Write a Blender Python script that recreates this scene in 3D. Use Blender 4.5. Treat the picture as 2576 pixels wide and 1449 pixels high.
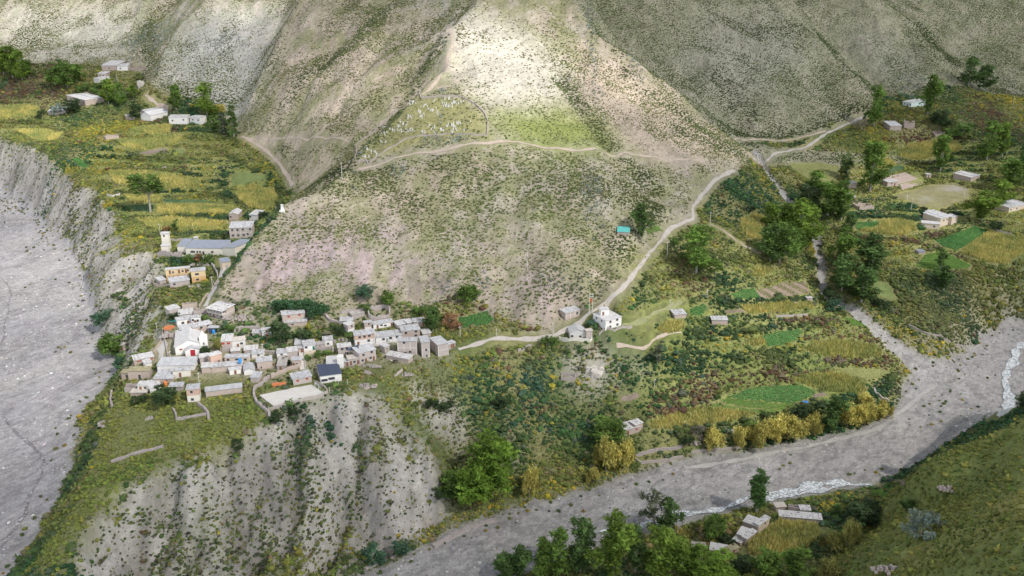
import bpy, bmesh, math, random
import numpy as np
from mathutils import Vector, Matrix
from mathutils.geometry import delaunay_2d_cdt
R = math.radians
rng = np.random.default_rng(7)
random.seed(7)
for o in list(bpy.data.objects):
    bpy.data.objects.remove(o)
S = bpy.context.scene
COL = S.collection

# ------------------------------------------------------------------ camera
# Pixel pairs below are measured in the photograph at 2576 x 1449.
F, PITCH, H, CX, CY = 2300.0, R(20.0), 215.0, 1288.0, 724.5
SP, CP = math.sin(PITCH), math.cos(PITCH)
cam_data = bpy.data.cameras.new('camera')
cam = bpy.data.objects.new('camera', cam_data)
COL.objects.link(cam)
cam_data.sensor_width = 36.0
cam_data.lens = 36.0 * F / 2576.0
cam_data.clip_end = 8000.0
cam.location = (0, 0, H)
cam.rotation_euler = (R(90) - PITCH, 0, 0)
S.camera = cam

# ------------------------------------------------------------------ daylight
SUN_EL, SUN_AZ = R(47), R(128)          # azimuth from +Y clockwise: sun behind the camera, to the right
world = bpy.data.worlds.new('World')
S.world = world
world.use_nodes = True
wn = world.node_tree.nodes
sky = wn.new('ShaderNodeTexSky')
sky.sky_type = 'NISHITA'
sky.sun_disc = False
sky.sun_elevation = SUN_EL
sky.sun_rotation = SUN_AZ
sky.air_density = 1.0
sky.dust_density = 3.0
sky.altitude = 2500
bg = wn['Background']
hsv = wn.new('ShaderNodeHueSaturation')                  # high overcast: the sky light is nearly grey
hsv.inputs['Saturation'].default_value = .35
world.node_tree.links.new(sky.outputs[0], hsv.inputs['Color'])
world.node_tree.links.new(hsv.outputs[0], bg.inputs['Color'])
bg.inputs['Strength'].default_value = 0.12
sun_data = bpy.data.lights.new('sun', 'SUN')
sun_data.energy = 4.6
sun_data.angle = R(0.6)
sun_data.color = (1.0, 0.96, 0.9)
sun = bpy.data.objects.new('sun', sun_data)
COL.objects.link(sun)
SUNDIR = Vector((math.sin(SUN_AZ) * math.cos(SUN_EL), math.cos(SUN_AZ) * math.cos(SUN_EL), math.sin(SUN_EL)))
sun.rotation_euler = SUNDIR.to_track_quat('Z', 'Y').to_euler()
sun.location = SUNDIR * 1500
S.view_settings.view_transform = 'Standard'
S.view_settings.look = 'None'
S.view_settings.gamma = 1.0
S.view_settings.exposure = 1.5
S.cycles.max_bounces = 4
S.cycles.transparent_max_bounces = 8

# ------------------------------------------------------------------ terrain survey
def rate(py):
    return SP + CP * (py - CY) / F
def P(px, py, z):
    d = (H - z) / rate(py)
    return D(px, py, d)
def D(px, py, d):
    return ((px - CX) / F * d, d * (CP + SP * (CY - py) / F), H - d * rate(py))
def proj(x, y, z):
    d = y * CP - (z - H) * SP
    up = y * SP + (z - H) * CP
    return CX + F * x / d, CY - F * up / d

lines = []      # break lines, points (px, py, z)
def Lz(*pts): lines.append([P(*p) for p in pts])
def Ld(*pts): lines.append([D(*p) for p in pts])
single = []
def Sz(*pts): single.extend(P(*p) for p in pts)
def Sd(*pts): single.extend(D(*p) for p in pts)

# west riverbed: middle and right edge
Sz((0,1449,16),(0,1200,22),(0,1000,26),(0,900,29),(0,800,32),(0,700,36),(0,600,41),(0,520,46),(0,480,50))
WESTEDGE = [(30,1449,15),(130,1290,19),(185,1180,22),(200,1060,25),(240,1010,26),(290,945,27),(300,900,28),(265,860,29),(240,780,32),(225,700,35),(170,620,40),(100,540,46),(20,480,51),(-60,440,55)]
Lz(*WESTEDGE)
# southern tongue
Lz((300,975,34),(255,1060,36),(240,1150,37),(205,1240,37),(150,1340,34),(90,1449,30))
Lz((190,1449,33),(200,1370,35),(250,1290,37),(330,1225,38),(400,1190,39),(520,1145,41),(600,1110,42),(670,1060,44),(690,1030,44.5),(760,1012,45),(830,992,45.5),(870,985,46),(900,990,45))
Sz((400,1100,41),(500,1050,43),(350,1010,41.5),(420,1000,44),(600,1000,45),(660,1000,45.4),(783,968,45.6))
# south cliff face
Sz((400,1250,33),(400,1350,24),(400,1449,14),(250,1380,28),(300,1449,19),(550,1200,33),(550,1300,24),(550,1449,11),
   (700,1200,31),(700,1300,22),(700,1400,13),(700,1449,8),(850,1100,37),(850,1200,26),(850,1300,15),(850,1400,5),(850,1449,1.5),
   (960,1300,9),(960,1200,20),(960,1100,30))
Lz((900,990,45),(970,1015,40),(1000,1040,36),(1040,1090,31),(1085,1150,25),(1102,1200,18.5),(1108,1250,11),(1110,1290,4))
Lz((860,1449,1),(900,1400,1.5),(940,1385,1.5),(990,1395,1),(1030,1360,1.5),(1080,1310,2.5),(1110,1290,4))
Sz((1050,1200,18.5),(1050,1280,8.5),(1130,1240,8),(1180,1100,19),(1070,1000,35),(1150,1000,32),(1000,950,44.5),(930,960,46),
   (1200,950,37),(1200,1000,30),(1200,1100,20),(1200,1200,10),(1150,1180,12))
# village terrace
Lz((318,928,40),(335,905,44),(400,890,46),(415,860,47.5),(410,800,51),(412,770,54),(420,745,57.0))
Sz((650,950,46),(850,950,46.5),(500,950,46),(400,950,45.5),(330,960,43),(500,900,47.6),(700,900,48),(900,900,48.6),(1050,900,47.5),
   (500,850,50.5),(700,850,51),(900,850,51),(1060,850,50.5),(500,800,54),(620,800,55),(800,810,54),(950,810,54),(1100,810,52),
   (440,780,56),(1150,880,47),(1240,850,47.5),(1400,847,45.5),(1190,800,51),(1190,835,48.5),(1130,850,49.5))
Lz((510,770,56.5),(530,740,58.2),(550,690,61),(575,668,62.4))
Sz((410,700,55.5),(470,700,57.5),(520,720,58),(450,740,57))
# school bench
Lz((395,655,63),(470,664,63),(540,668,62.6),(575,668,62.4))
Lz((400,640,64),(500,645,64),(600,645,64.3),(640,610,65.5))
Sz((400,610,65),(500,600,66),(610,600,66.5))
Lz((222,664,47),(300,662,56.5),(390,664,58.5))
Sz((300,720,46.5),(300,800,38.5),(300,870,32),(380,720,54),(380,800,46),(380,860,43),(350,760,44))
# left cliff top
LCT = [(-150,330),(0,345),(100,380),(180,450),(250,485),(300,545),(325,600),(390,640)]
Ld((-150,330,712),(0,345,690),(100,380,652),(180,450,609),(250,485,586),(300,545,551),(325,600,520),(390,640,492))
Sd((100,340,688),(50,280,728),(0,290,722),(200,350,672),(380,360,655),(380,325,680),(250,420,628),(430,490,588),(430,430,616),(430,540,552),(430,588,531),
   (300,500,573),(560,500,588),(560,440,612),(560,380,640),(640,490,584),(640,440,608),(600,540,552),(520,620,513))
Sd((285,175,775),(210,250,735),(0,200,768),(120,210,762),(370,290,708),(460,300,700),(550,300,700),(300,240,742),(450,240,722))
# far left hills
Ld((350,-60,890),(350,100,822),(300,155,788))
Sd((200,-60,900),(200,100,828),(0,-60,905),(0,100,835),(100,160,795),(350,20,850),(200,20,865),(0,20,870))
Ld((535,-30,790),(520,0,783),(440,90,760),(385,205,738),(375,235,728))
Ld((450,-10,850),(415,60,812),(365,180,775),(355,215,765))
Ld((760,-30,728),(755,10,724),(690,130,705),(640,240,686),(615,325,672))
Ld((735,-30,790),(690,90,752),(630,200,728),(590,300,703))
Sd((600,100,756),(550,200,733),(500,250,720),(620,0,792),(560,50,772))
# left mountain face
Sd((1000,0,698),(1000,-60,730),(900,100,665),(800,0,716),(800,-60,745),(800,200,645),(700,200,672),(700,330,648),(800,330,612),(900,200,628),(750,400,602),(900,0,708),(1000,100,655))
Ld((605,340,668),(650,365,652),(700,410,626),(740,480,588),(735,500,578))
# central hill: left crest, its gully, and the spur
Ld((1230,-60,660),(1200,0,640),(1122,80,612),(1130,170,585),(1040,245,560),(960,320,542),(890,400,520),(870,450,503),(820,490,488),(712,522,478),(650,600,464),(590,690,452),(548,752,441))
Ld((1130,20,668),(1085,120,630),(1010,270,592),(930,355,572),(860,420,560),(790,470,560))
Sd((1080,250,551),(1150,252,549),(1215,300,533),(1228,350,521),(1080,320,536),(1000,370,524),(950,420,510),(1100,400,510))
Ld((1400,-120,662),(1300,-60,656),(1350,0,650),(1400,30,646),(1480,85,641),(1600,168,633),(1700,240,628),(1800,325,622),(1850,365,619),(1890,400,616))
Sd((1700,300,602),(1700,400,562),(1600,300,577),(1600,400,542),(1600,500,506),(1600,600,476),(1500,200,602),(1500,300,562),(1500,400,522),(1500,500,490),(1500,600,464),(1500,700,444),
   (1400,800,435),(1300,200,577),(1300,300,542),(1300,400,512),(1300,500,487),(1300,600,465),(1300,700,446),(1300,780,437),(1300,100,611),(1300,0,641),
   (1200,100,603),(1200,200,571),(1400,200,588),(1400,100,618),
   (1100,500,488),(1100,600,465),(1100,700,446),(900,500,486),(900,600,464),(900,700,446),(750,600,462),(750,700,446),(1000,450,500))
Sd((1780,380,592),(1840,385,604))
# hill toe above the village
Lz((548,752,58.8),(620,763,59.5),(700,773,58.5),(790,788,57.5),(850,786,58),(1000,760,60),(1130,745,60),(1220,760,57.5),(1260,800,53),(1400,825,48),(1425,800,51.5),(1480,775,55.5))
# road up the valley
ROADPX = [(1150,880,47),(1240,851,47.3),(1400,845,45.8),(1425,829,47.6),(1480,790,54.5),(1560,735,62.4),(1600,680,67),(1650,620,71.5),(1690,572,75.8),(1745,553,77),(1742,520,78.5),(1765,490,80.5),(1800,452,84.4),(1850,430,85.4),(1880,412,85.6),(1890,400,86),(1950,385,84.5),(2030,370,85),(2080,335,89.5),(2160,300,94.5),(2210,282,97)]
Lz(*ROADPX[3:16])
Lz(*ROADPX[16:])
# stream
STREAM = [(1905,395,82.5),(1925,425,79.5),(1980,500,69.5),(2050,580,57.5),(2065,660,47.8),(2070,740,39.8),(2120,772,36.3),(2250,860,24.3),(2370,940,14.5)]
Lz(*STREAM)
# hills on the right
Ld((1480,-40,716),(1490,40,700),(1560,118,684),(1622,163,670),(1760,272,650),(1860,352,641))
Ld((1945,-30,790),(1960,0,778),(2060,110,760),(2200,240,745))
Ld((1990,-10,820),(2050,60,803),(2110,130,788),(2218,235,762))
Ld((2170,-30,835),(2190,0,822),(2300,110,800),(2430,230,765))
Ld((2220,-20,862),(2330,95,832),(2450,215,780))
Sd((1600,0,722),(1750,0,752),(1600,-60,750),(1800,-60,790),(1800,100,722),(1900,100,742),(1900,200,704),(2000,200,720),(1800,200,690),(1700,100,704),(1950,300,680),(2080,250,718),(1850,300,668),
   (2150,50,806),(2200,150,778),(2300,190,772),(2250,225,762),(2100,-50,850),(2400,0,885),(2576,0,895),(2400,-60,920),(2576,-60,930),(2450,100,850),(2576,120,845),(2500,200,800),(2576,230,790))
Ld((1850,350,643),(1950,352,668),(2050,330,684),(2180,286,722),(2205,250,742))
Sz((2250,330,91),(2400,300,97),(2290,270,101),(2300,243,104.5),(2420,245,105),(2576,252,103),(2576,330,88),(2450,370,82.5),(2576,420,74),(2576,500,65),
   (1990,430,78),(2150,470,68),(2100,430,74),(2150,560,60),(2200,400,77),(2300,380,79),(2250,490,65),(2350,460,66.5),(2450,500,63),(2350,555,57.5),
   (2100,640,52),(2250,620,53),(2130,720,44),(2400,660,47.5),(2576,600,53),(2500,560,57))
Lz((2160,765,38.5),(2200,720,42.5),(2300,730,39.5),(2450,695,43.5),(2576,645,48))
Sz((2350,850,26),(2420,800,28.5),(2500,740,34),(2576,695,38),(2250,790,32))
Lz((2150,790,34.5),(2250,848,25.5),(2350,900,17.5),(2420,890,15.5),(2442,860,16),(2500,817,16.3),(2576,792,16.5))
Sz((2400,900,15),(2576,850,13),(2576,950,10),(2500,1000,9),(2400,1050,8.5),(2576,1030,9))
# right-centre terraces
Sz((1540,790,56.5),(1700,800,50),(1800,640,66),(1900,620,63),(2000,650,53),(2035,700,46.5),(1900,700,53),(1950,760,46.5),(2080,800,36.5),(1800,750,52.5),(1700,720,58.5),(1650,760,55),
   (1690,820,48.2),(1810,810,46.5),(1850,860,39),(2100,880,27),(2200,900,20),(2150,940,18.5),(1750,900,35),(1600,900,38.5),(1450,862,44.5),(1400,900,38.5),(1400,1000,26),(1400,1100,15),(1400,1200,6),
   (1600,1000,25.5),(1600,1080,16),(1580,1130,9),(1700,1060,17.2),(2000,980,19),(1900,980,21),(1900,1030,15),(1900,1080,9.5),(2150,1000,14.5),(2080,1050,10),(1700,1120,8),
   (1800,560,73),(1900,500,75),(1850,560,69),(1950,560,63),(1990,600,57),(1900,560,67.5),(1500,1150,9),(1300,1150,13),(1300,1000,27.5))
Lz((2085,745,39),(2140,790,35),(2190,832,28.5),(2250,890,20),(2280,930,15.5),(2280,970,12.2),(2240,1030,10))
# main riverbed left edge
MAINL = [(900,1449,1),(1000,1402,1),(1100,1350,1.6),(1200,1300,2.2),(1400,1250,3),(1500,1222,3.5),(1600,1187,4.1),(1750,1152,5),(1900,1130,5.6),(2050,1103,6.5),(2180,1072,7.8),(2250,1025,9)]
Lz(*MAINL)
MAINR = [(1250,1475,0.6),(1400,1415,1.3),(1500,1380,1.9),(1600,1345,2.4),(1750,1312,3),(1950,1262,4),(2100,1236,4.8),(2200,1216,5.4),(2290,1182,6.6)]
Lz(*MAINR)
Sz((1700,1449,3.5),(1900,1400,6),(1900,1300,6.5),(2050,1300,7.5),(1500,1449,2.5),(2100,1240,6.2),(1700,1230,3.5),(1900,1190,4.5),(2150,1130,6.5),(2000,1350,8))
# near hill
Ld((2700,1000,325),(2576,1045,330),(2400,1120,334),(2300,1165,338),(2250,1193,345))
Lz((2235,1222,7.5),(2260,1270,10),(2200,1330,11),(2100,1400,10.5),(2050,1449,10))
Sd((2400,1250,317),(2576,1200,293),(2576,1449,236),(2400,1449,262),(2250,1449,290),(2350,1350,295),(2576,1320,262))
# below and around the frame
Sz((0,1650,12),(100,1650,26),(190,1650,27),(400,1650,2),(850,1650,-2),(1300,1650,0),(1700,1650,2),(2050,1650,8))
Sd((2300,1650,245),(2576,1650,200),(2900,1400,230))
single.extend([(-520,1150,330),(-250,1150,340),(0,1120,330),(250,1150,340),(620,1150,340),(0,900,250),(-150,900,240),(150,900,255),(-60,760,215),(60,745,222),
               (-520,180,14),(-200,130,12),(0,130,0),(200,130,100),(700,150,110),(0,200,-3),(100,200,6)])
extra = []
for L in lines + [single]:
    for p in L:
        q = proj(*p)
        if q[0] < 6 and q[0] > -5: extra.append((p[0] - 130, p[1], p[2] + 2))
        if 2570 < q[0] < 2580: extra.append((p[0] + 140, p[1], p[2] + 6))
single.extend(extra)

verts2, zs, edges = [], [], []
keymap = {}
def addv(p):
    k = (round(p[0], 1), round(p[1], 1))
    if k not in keymap:
        keymap[k] = len(verts2); verts2.append(Vector((p[0], p[1]))); zs.append(p[2])
    return keymap[k]
for L in lines:
    ids = [addv(p) for p in L]
    edges += [(a, b) for a, b in zip(ids, ids[1:]) if a != b]
for p in single: addv(p)
vo, eo, fo, ov, oe, of = delaunay_2d_cdt(verts2, edges, [], 0, 1e-3)
V = np.array([[v.x, v.y] for v in vo])
Z = np.zeros(len(V))
for i, src in enumerate(ov):
    if src: Z[i] = np.mean([zs[j] for j in src])
    else:                                   # crossing of two break lines
        dd = [(verts2[j] - vo[i]).length for j in range(len(verts2))]
        k = np.argsort(dd)[:3]; w = 1 / (np.array([dd[j] for j in k]) + .01)
        Z[i] = float((np.array([zs[j] for j in k]) * w).sum() / w.sum())
GX0, GX1, GY0, GY1, GS = -540.0, 640.0, 140.0, 1120.0, 1.5
NX, NY = int((GX1 - GX0) / GS) + 1, int((GY1 - GY0) / GS) + 1
gx = GX0 + np.arange(NX) * GS
gy = GY0 + np.arange(NY) * GS
HF = np.full((NY, NX), np.nan)
for f in fo:
    a, b, c = (V[i] for i in f[:3]); za, zb, zc = (Z[i] for i in f[:3])
    x0, x1 = min(a[0], b[0], c[0]), max(a[0], b[0], c[0]); y0, y1 = min(a[1], b[1], c[1]), max(a[1], b[1], c[1])
    i0, i1 = max(0, int((x0 - GX0) / GS)), min(NX - 1, int((x1 - GX0) / GS) + 1)
    j0, j1 = max(0, int((y0 - GY0) / GS)), min(NY - 1, int((y1 - GY0) / GS) + 1)
    if i1 < i0 or j1 < j0: continue
    X, Y = np.meshgrid(gx[i0:i1 + 1], gy[j0:j1 + 1])
    den = (b[1] - c[1]) * (a[0] - c[0]) + (c[0] - b[0]) * (a[1] - c[1])
    if abs(den) < 1e-9: continue
    l1 = ((b[1] - c[1]) * (X - c[0]) + (c[0] - b[0]) * (Y - c[1])) / den
    l2 = ((c[1] - a[1]) * (X - c[0]) + (a[0] - c[0]) * (Y - c[1])) / den
    l3 = 1 - l1 - l2
    m = (l1 >= -1e-6) & (l2 >= -1e-6) & (l3 >= -1e-6)
    sub = HF[j0:j1 + 1, i0:i1 + 1]
    sub[m] = (l1 * za + l2 * zb + l3 * zc)[m]
while np.isnan(HF).any():                   # fill the border outwards
    for ax in (0, 1):
        for s in (1, -1):
            r = np.roll(HF, s, ax)
            if ax == 0: r[0 if s == 1 else -1, :] = np.nan
            else: r[:, 0 if s == 1 else -1] = np.nan
            m = np.isnan(HF) & ~np.isnan(r); HF[m] = r[m]

def blur(A, sig):
    n = int(3 * sig) + 1
    k = np.exp(-np.arange(-n, n + 1) ** 2 / (2 * sig * sig)); k /= k.sum()
    for ax in (0, 1):
        Pd = np.pad(A, [(n, n) if i == ax else (0, 0) for i in (0, 1)], mode='edge')
        A = sum(w * (Pd[i:i + A.shape[0], :] if ax == 0 else Pd[:, i:i + A.shape[1]]) for i, w in enumerate(k))
    return A
HF = blur(HF, 1.6)
XX, YY = np.meshgrid(gx, gy)

def vnoise(x, y, scale, seed):
    r = np.random.default_rng(seed).random((256, 256))
    u, v = np.asarray(x) / scale + 1000, np.asarray(y) / scale + 1000
    iu, iv = np.floor(u).astype(int), np.floor(v).astype(int)
    fu, fv = u - iu, v - iv
    fu, fv = fu * fu * (3 - 2 * fu), fv * fv * (3 - 2 * fv)
    g = lambda a, b: r[(iv + b) % 256, (iu + a) % 256]
    return (g(0, 0) * (1 - fu) + g(1, 0) * fu) * (1 - fv) + (g(0, 1) * (1 - fu) + g(1, 1) * fu) * fv
def fbm(x, y, scale, seed, octs=4):
    t, a, s = 0, 1.0, 0
    for o in range(octs):
        t = t + a * (vnoise(x, y, scale / 2 ** o, seed + o) - .5); s += a; a *= .55
    return t / s * 2

def hz(x, y):
    u, v = (np.asarray(x, float) - GX0) / GS, (np.asarray(y, float) - GY0) / GS
    iu, iv = np.clip(np.floor(u).astype(int), 0, NX - 2), np.clip(np.floor(v).astype(int), 0, NY - 2)
    fu, fv = np.clip(u - iu, 0, 1), np.clip(v - iv, 0, 1)
    return (HF[iv, iu] * (1 - fu) + HF[iv, iu + 1] * fu) * (1 - fv) + (HF[iv + 1, iu] * (1 - fu) + HF[iv + 1, iu + 1] * fu) * fv
def cast(px, py):
    """where the camera's ray through photo pixel (px, py) meets the ground"""
    px, py = np.atleast_1d(np.asarray(px, float)), np.atleast_1d(np.asarray(py, float))
    ux, uy, uz = (px - CX) / F, CP + SP * (CY - py) / F, -(SP + CP * (py - CY) / F)
    t = np.full(len(px), 1500.0); done = np.zeros(len(px), bool)
    for d in np.arange(180, 1150, 1.0):
        hit = ~done & (H + uz * d < hz(ux * d, uy * d))
        t[hit] = d; done |= hit
    lo, hi = t - 1.0, t.copy()
    for _ in range(10):
        m = (lo + hi) / 2; b = H + uz * m < hz(ux * m, uy * m)
        hi = np.where(b, m, hi); lo = np.where(b, lo, m)
    return np.stack([ux * hi, uy * hi, H + uz * hi], 1)
def inpoly(x, y, poly):
    x, y = np.asarray(x), np.asarray(y); r = np.zeros(x.shape, bool)
    n = len(poly)
    for i in range(n):
        x0, y0 = poly[i][0], poly[i][1]; x1, y1 = poly[(i + 1) % n][0], poly[(i + 1) % n][1]
        if y0 == y1: continue
        r ^= ((y0 > y) != (y1 > y)) & (x < (x1 - x0) * (y - y0) / (y1 - y0) + x0)
    return r

# ------------------------------------------------------------------ where things lie (crop tables: photo detail -> 2576 px)
CR = {'A': (301.9, 735.8, .15625), 'B': (628.9, 735.8, .15625), 'C': (817.6, 767.3, .15625), 'D': (301.9, 855.3, .15625),
      'E': (603.8, 855.3, .15625), 'F': (377.3, 503.1, .15625), '1': (0, 0, .3335), '2': (859.1, 0, .3335), '3': (1718.2, 0, .3335),
      '4': (0, 483, .3335), '5': (859.1, 483, .3335), '6': (1718.2, 483, .3335), '7': (0, 966, .3335), '8': (859.1, 966, .3335), '9': (1718.2, 966, .3335), '0': (0, 0, 1)}
def c2p(c, x, y):
    a = CR[c]; return a[0] + x * a[2], a[1] + y * a[2]
def wpoly(c, pts):
    q = [c2p(c, x, y) for x, y in pts]
    w = cast([a for a, b in q], [b for a, b in q])
    return [(p[0], p[1]) for p in w]
def grow(poly, k):
    cx, cy = np.mean([p[0] for p in poly]), np.mean([p[1] for p in poly])
    return [(cx + (x - cx) * k, cy + (y - cy) * k) for x, y in poly]

# riverbeds straight from the survey lines
w_edge = [P(*p)[:2] for p in WESTEDGE]
WESTBED = w_edge + [(-560, w_edge[-1][1] + 20), (-560, 120), (w_edge[0][0] + 25, 120)]
upper = [P(*p)[:2] for p in [(2280,970,12.2),(2281,930,15.5),(2245,888,20),(2225,853,26),(2262,853,25),(2350,903,17),(2420,895,15),(2443,866,16),(2500,821,16.3),(2576,796,16.5)]]
MAINBED = [P(*p)[:2] for p in MAINL] + upper + [(upper[-1][0] + 180, upper[-1][1] + 10), (upper[-1][0] + 180, 330), (200, 345)] + [P(*p)[:2] for p in reversed(MAINR)] + [(0, 120), (-60, 120)]

n1 = fbm(XX, YY, 9, 11, 3) * 3.2
n2 = fbm(XX, YY, 9, 21, 3) * 3.2
def mask(poly, rag=1.0, soft=1.2):
    return blur(inpoly(XX + n1 * rag, YY + n2 * rag, poly).astype(float), soft)
M_west, M_main = mask(WESTBED), mask(MAINBED)
def dist_line(pts):
    best = np.full(XX.shape, 1e9)
    for a, b in zip(pts, pts[1:]):
        dx, dy = b[0] - a[0], b[1] - a[1]; L2 = dx * dx + dy * dy + 1e-9
        t = np.clip(((XX - a[0]) * dx + (YY - a[1]) * dy) / L2, 0, 1)
        best = np.minimum(best, np.hypot(XX - a[0] - t * dx, YY - a[1] - t * dy))
    return best
stream_w = [P(*p)[:2] for p in STREAM]
DS = dist_line(stream_w) + n1 * .5
M_stream = np.clip((3.4 + np.clip((470 - YY) / 14, 0, 3.5) - DS) / 1.2, 0, 1)
M_bed = np.clip(np.maximum(np.maximum(M_west, M_main), M_stream), 0, 1)

# slope of the smooth ground
def slope_of(A):
    gy_, gx_ = np.gradient(A, GS)
    return np.hypot(gx_, gy_), gx_, gy_
SL, SGX, SGY = slope_of(HF)
hillpoly = [wpoly('0', [(548,752),(640,762),(700,772),(790,788),(850,786),(1000,760),(1130,745),(1220,760),(1260,800),(1400,825),(1425,805),(1480,775),(1560,735),(1600,680),(1650,620),(1690,572),(1745,553),(1742,520),(1765,490),(1800,452),(1850,430),(1886,403)])]
hp = hillpoly[0]
HILL = hp + [(250, 640), (330, 668)] + [D(*p)[:2] for p in [(1850,352,645),(1950,354,667),(2050,332,684),(2180,288,722),(2205,250,742),(2300,235,766),(2430,230,768),(2576,240,760)]] + [(640, 770), (640, 1130), (-560, 1130), (-560, 795)] + \
       [D(*p)[:2] for p in [(0,150,800),(110,170,795),(230,165,785),(345,170,780),(385,235,735),(560,265,705),(600,330,672),(606,345,664),(650,370,650),(700,415,624),(738,490,582),(712,524,476),(650,602,464),(590,692,452)]]
M_hill = blur(inpoly(XX + n1, YY + n2, HILL).astype(float), 2)
NEAR = [D(*p)[:2] for p in [(2700,1000,325),(2576,1045,331),(2400,1120,336),(2300,1165,340),(2243,1200,348)]] + [P(*p)[:2] for p in [(2245,1228,7.5),(2268,1275,10),(2200,1335,11),(2100,1405,10.5),(2040,1460,10)]] + [(90, 120), (640, 120), (640, 330)]
M_near = blur(inpoly(XX, YY, NEAR).astype(float), 1.5)

def crest(pts, hgt, wid):
    global HF
    D_ = dist_line([D(*p)[:2] for p in pts]); HF = HF + hgt * np.exp(-(D_ / wid) ** 2)
crest([(870,450,503),(820,490,488),(712,522,477),(650,600,463),(590,690,451),(560,735,443)], 3.6, 6)
crest([(1480,85,641),(1600,168,633),(1700,240,628),(1800,325,622),(1850,365,619),(1880,395,616)], 2.6, 6)
crest([(1122,80,612),(1130,170,585),(1040,245,560),(960,320,542),(890,400,520)], 2.0, 5)
crest([(2060,110,760),(2200,235,745)], 3, 7); crest([(2300,110,800),(2430,225,765)], 3, 7); crest([(755,10,724),(690,130,705),(640,240,686)], 3, 6); crest([(520,0,783),(440,90,760),(385,205,738)], 3, 6)
# relief: eroded ribs on the hills, fluted cliffs, cobbles in the river beds
amp = np.clip((SL - .25) / .5, 0, 1)
gn = np.hypot(SGX, SGY) + 1e-6
across = (-SGY * XX + SGX * YY) / gn
rib = 1 - np.abs(fbm(XX, YY, 42, 31, 4)) * 2.2
HF = HF + M_hill * (rib - .6) * 4.6 * amp + fbm(XX, YY, 13, 41, 4) * (.9 * M_hill + .5) * (1 - M_bed)
def zone(pts, soft=2.5): return mask(wpoly('0', pts), 1.0, soft)
Z_SOUTH = zone([(185,1449),(198,1372),(248,1292),(330,1227),(400,1193),(520,1148),(600,1113),(672,1062),(700,1032),(830,995),(905,992),(970,1018),(1040,1085),(1100,1190),(1112,1300),(1000,1405),(880,1460)])
Z_WEST = zone([(-150,330),(0,350),(100,385),(178,452),(248,487),(298,548),(322,603),(388,645),(405,700),(408,860),(320,925),(300,935),(262,865),(238,785),(222,705),(165,625),(95,545),(10,490),(-150,440)])
Z_EAST = zone([(2285,840),(2400,790),(2500,735),(2600,700),(2600,800),(2450,860),(2420,895),(2340,890)]) * .18
Z_MID = np.clip(zone([(1040,960),(1110,985),(1200,1090),(1190,1130),(1100,1090),(1050,1050)]) * .9 + zone([(1240,1120),(1300,1090),(1320,1190),(1250,1190)]) * .8 + zone([(1420,900),(1500,885),(1560,940),(1500,975),(1430,950)]) * .6 + zone([(1580,900),(1640,920),(1600,950)]) * .5, 0, 1)
CZ = np.clip(Z_SOUTH + Z_WEST + Z_EAST + Z_MID, 0, 1)
cl = np.clip((SL - .6) / .4, 0, 1) * CZ
WSIDE = np.clip((-150 - XX) / 40, 0, 1) * (YY > 430)         # the west cliff runs the other way
flx, fly = XX * (1 - WSIDE) + YY * WSIDE, YY * (1 - WSIDE) + XX * WSIDE
flute = np.abs(fbm(flx + 6 * fbm(XX, YY, 30, 50, 2), fly * .22, 15, 51, 4))
HF = HF + CZ * (1 - np.abs(fbm(flx + 3 * fbm(XX, YY, 12, 55, 2), fly * .3, 7, 56, 3)) * 2.4) * 1.5 * np.clip((SL - .4) / .3, 0, 1)
Z_ROCK = zone([(560,740),(640,610),(715,540),(800,500),(860,560),(1000,640),(1150,700),(1420,740),(1440,815),(1300,800),(1130,735),(850,780),(700,765)], 4)
HF = HF + Z_ROCK * ((1 - np.abs(fbm(XX + 4 * fbm(XX, YY, 16, 57, 2), YY * .35, 12, 58, 4)) * 2.2) * 2.6 - 1.2)
HF = HF + cl * (flute * -24 * (1 - .55 * WSIDE) + fbm(XX, YY, 4.5, 52, 3) * 1.8 + 4.2)
def trench(pts, depth, width):
    global HF
    w = cast([p[0] for p in pts], [p[1] for p in pts]); D_ = dist_line([(a, b) for a, b, c in w]); HF = HF - depth * np.exp(-(D_ / width) ** 2)
for g in ([(1120,90),(1060,180),(1000,290),(930,360),(860,430)], [(1410,200),(1450,260),(1500,330),(1560,400),(1640,470)], [(1000,560),(985,640),(975,720),(965,760)], [(1300,470),(1290,560),(1330,650)],
          [(760,570),(720,640),(700,700)], [(1700,100),(1780,180),(1850,250)], [(1500,560),(1520,640),(1500,720)], [(880,60),(820,160),(740,290)], [(980,80),(920,170),(840,290)]): trench(g, 2.6, 5)
for g in ([(905,1010),(890,1100),(905,1230),(960,1370)], [(1000,1060),(1050,1160),(1075,1260)], [(740,1050),(730,1150),(760,1300)], [(560,1140),(580,1250),(640,1400)], [(420,1200),(440,1300),(520,1440)], [(300,1260),(330,1400)], [(820,1010),(830,1120),(850,1280)], [(640,1110),(660,1230),(700,1350)]): trench(g, 7.5, 4.5)
HF = HF + M_bed * (fbm(XX, YY, 22, 61, 3) * .55 + fbm(XX, YY, 5, 62, 3) * .35) - M_stream * 1.6
HF = HF + M_near * fbm(XX, YY, 18, 71, 4) * 2.2

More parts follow.
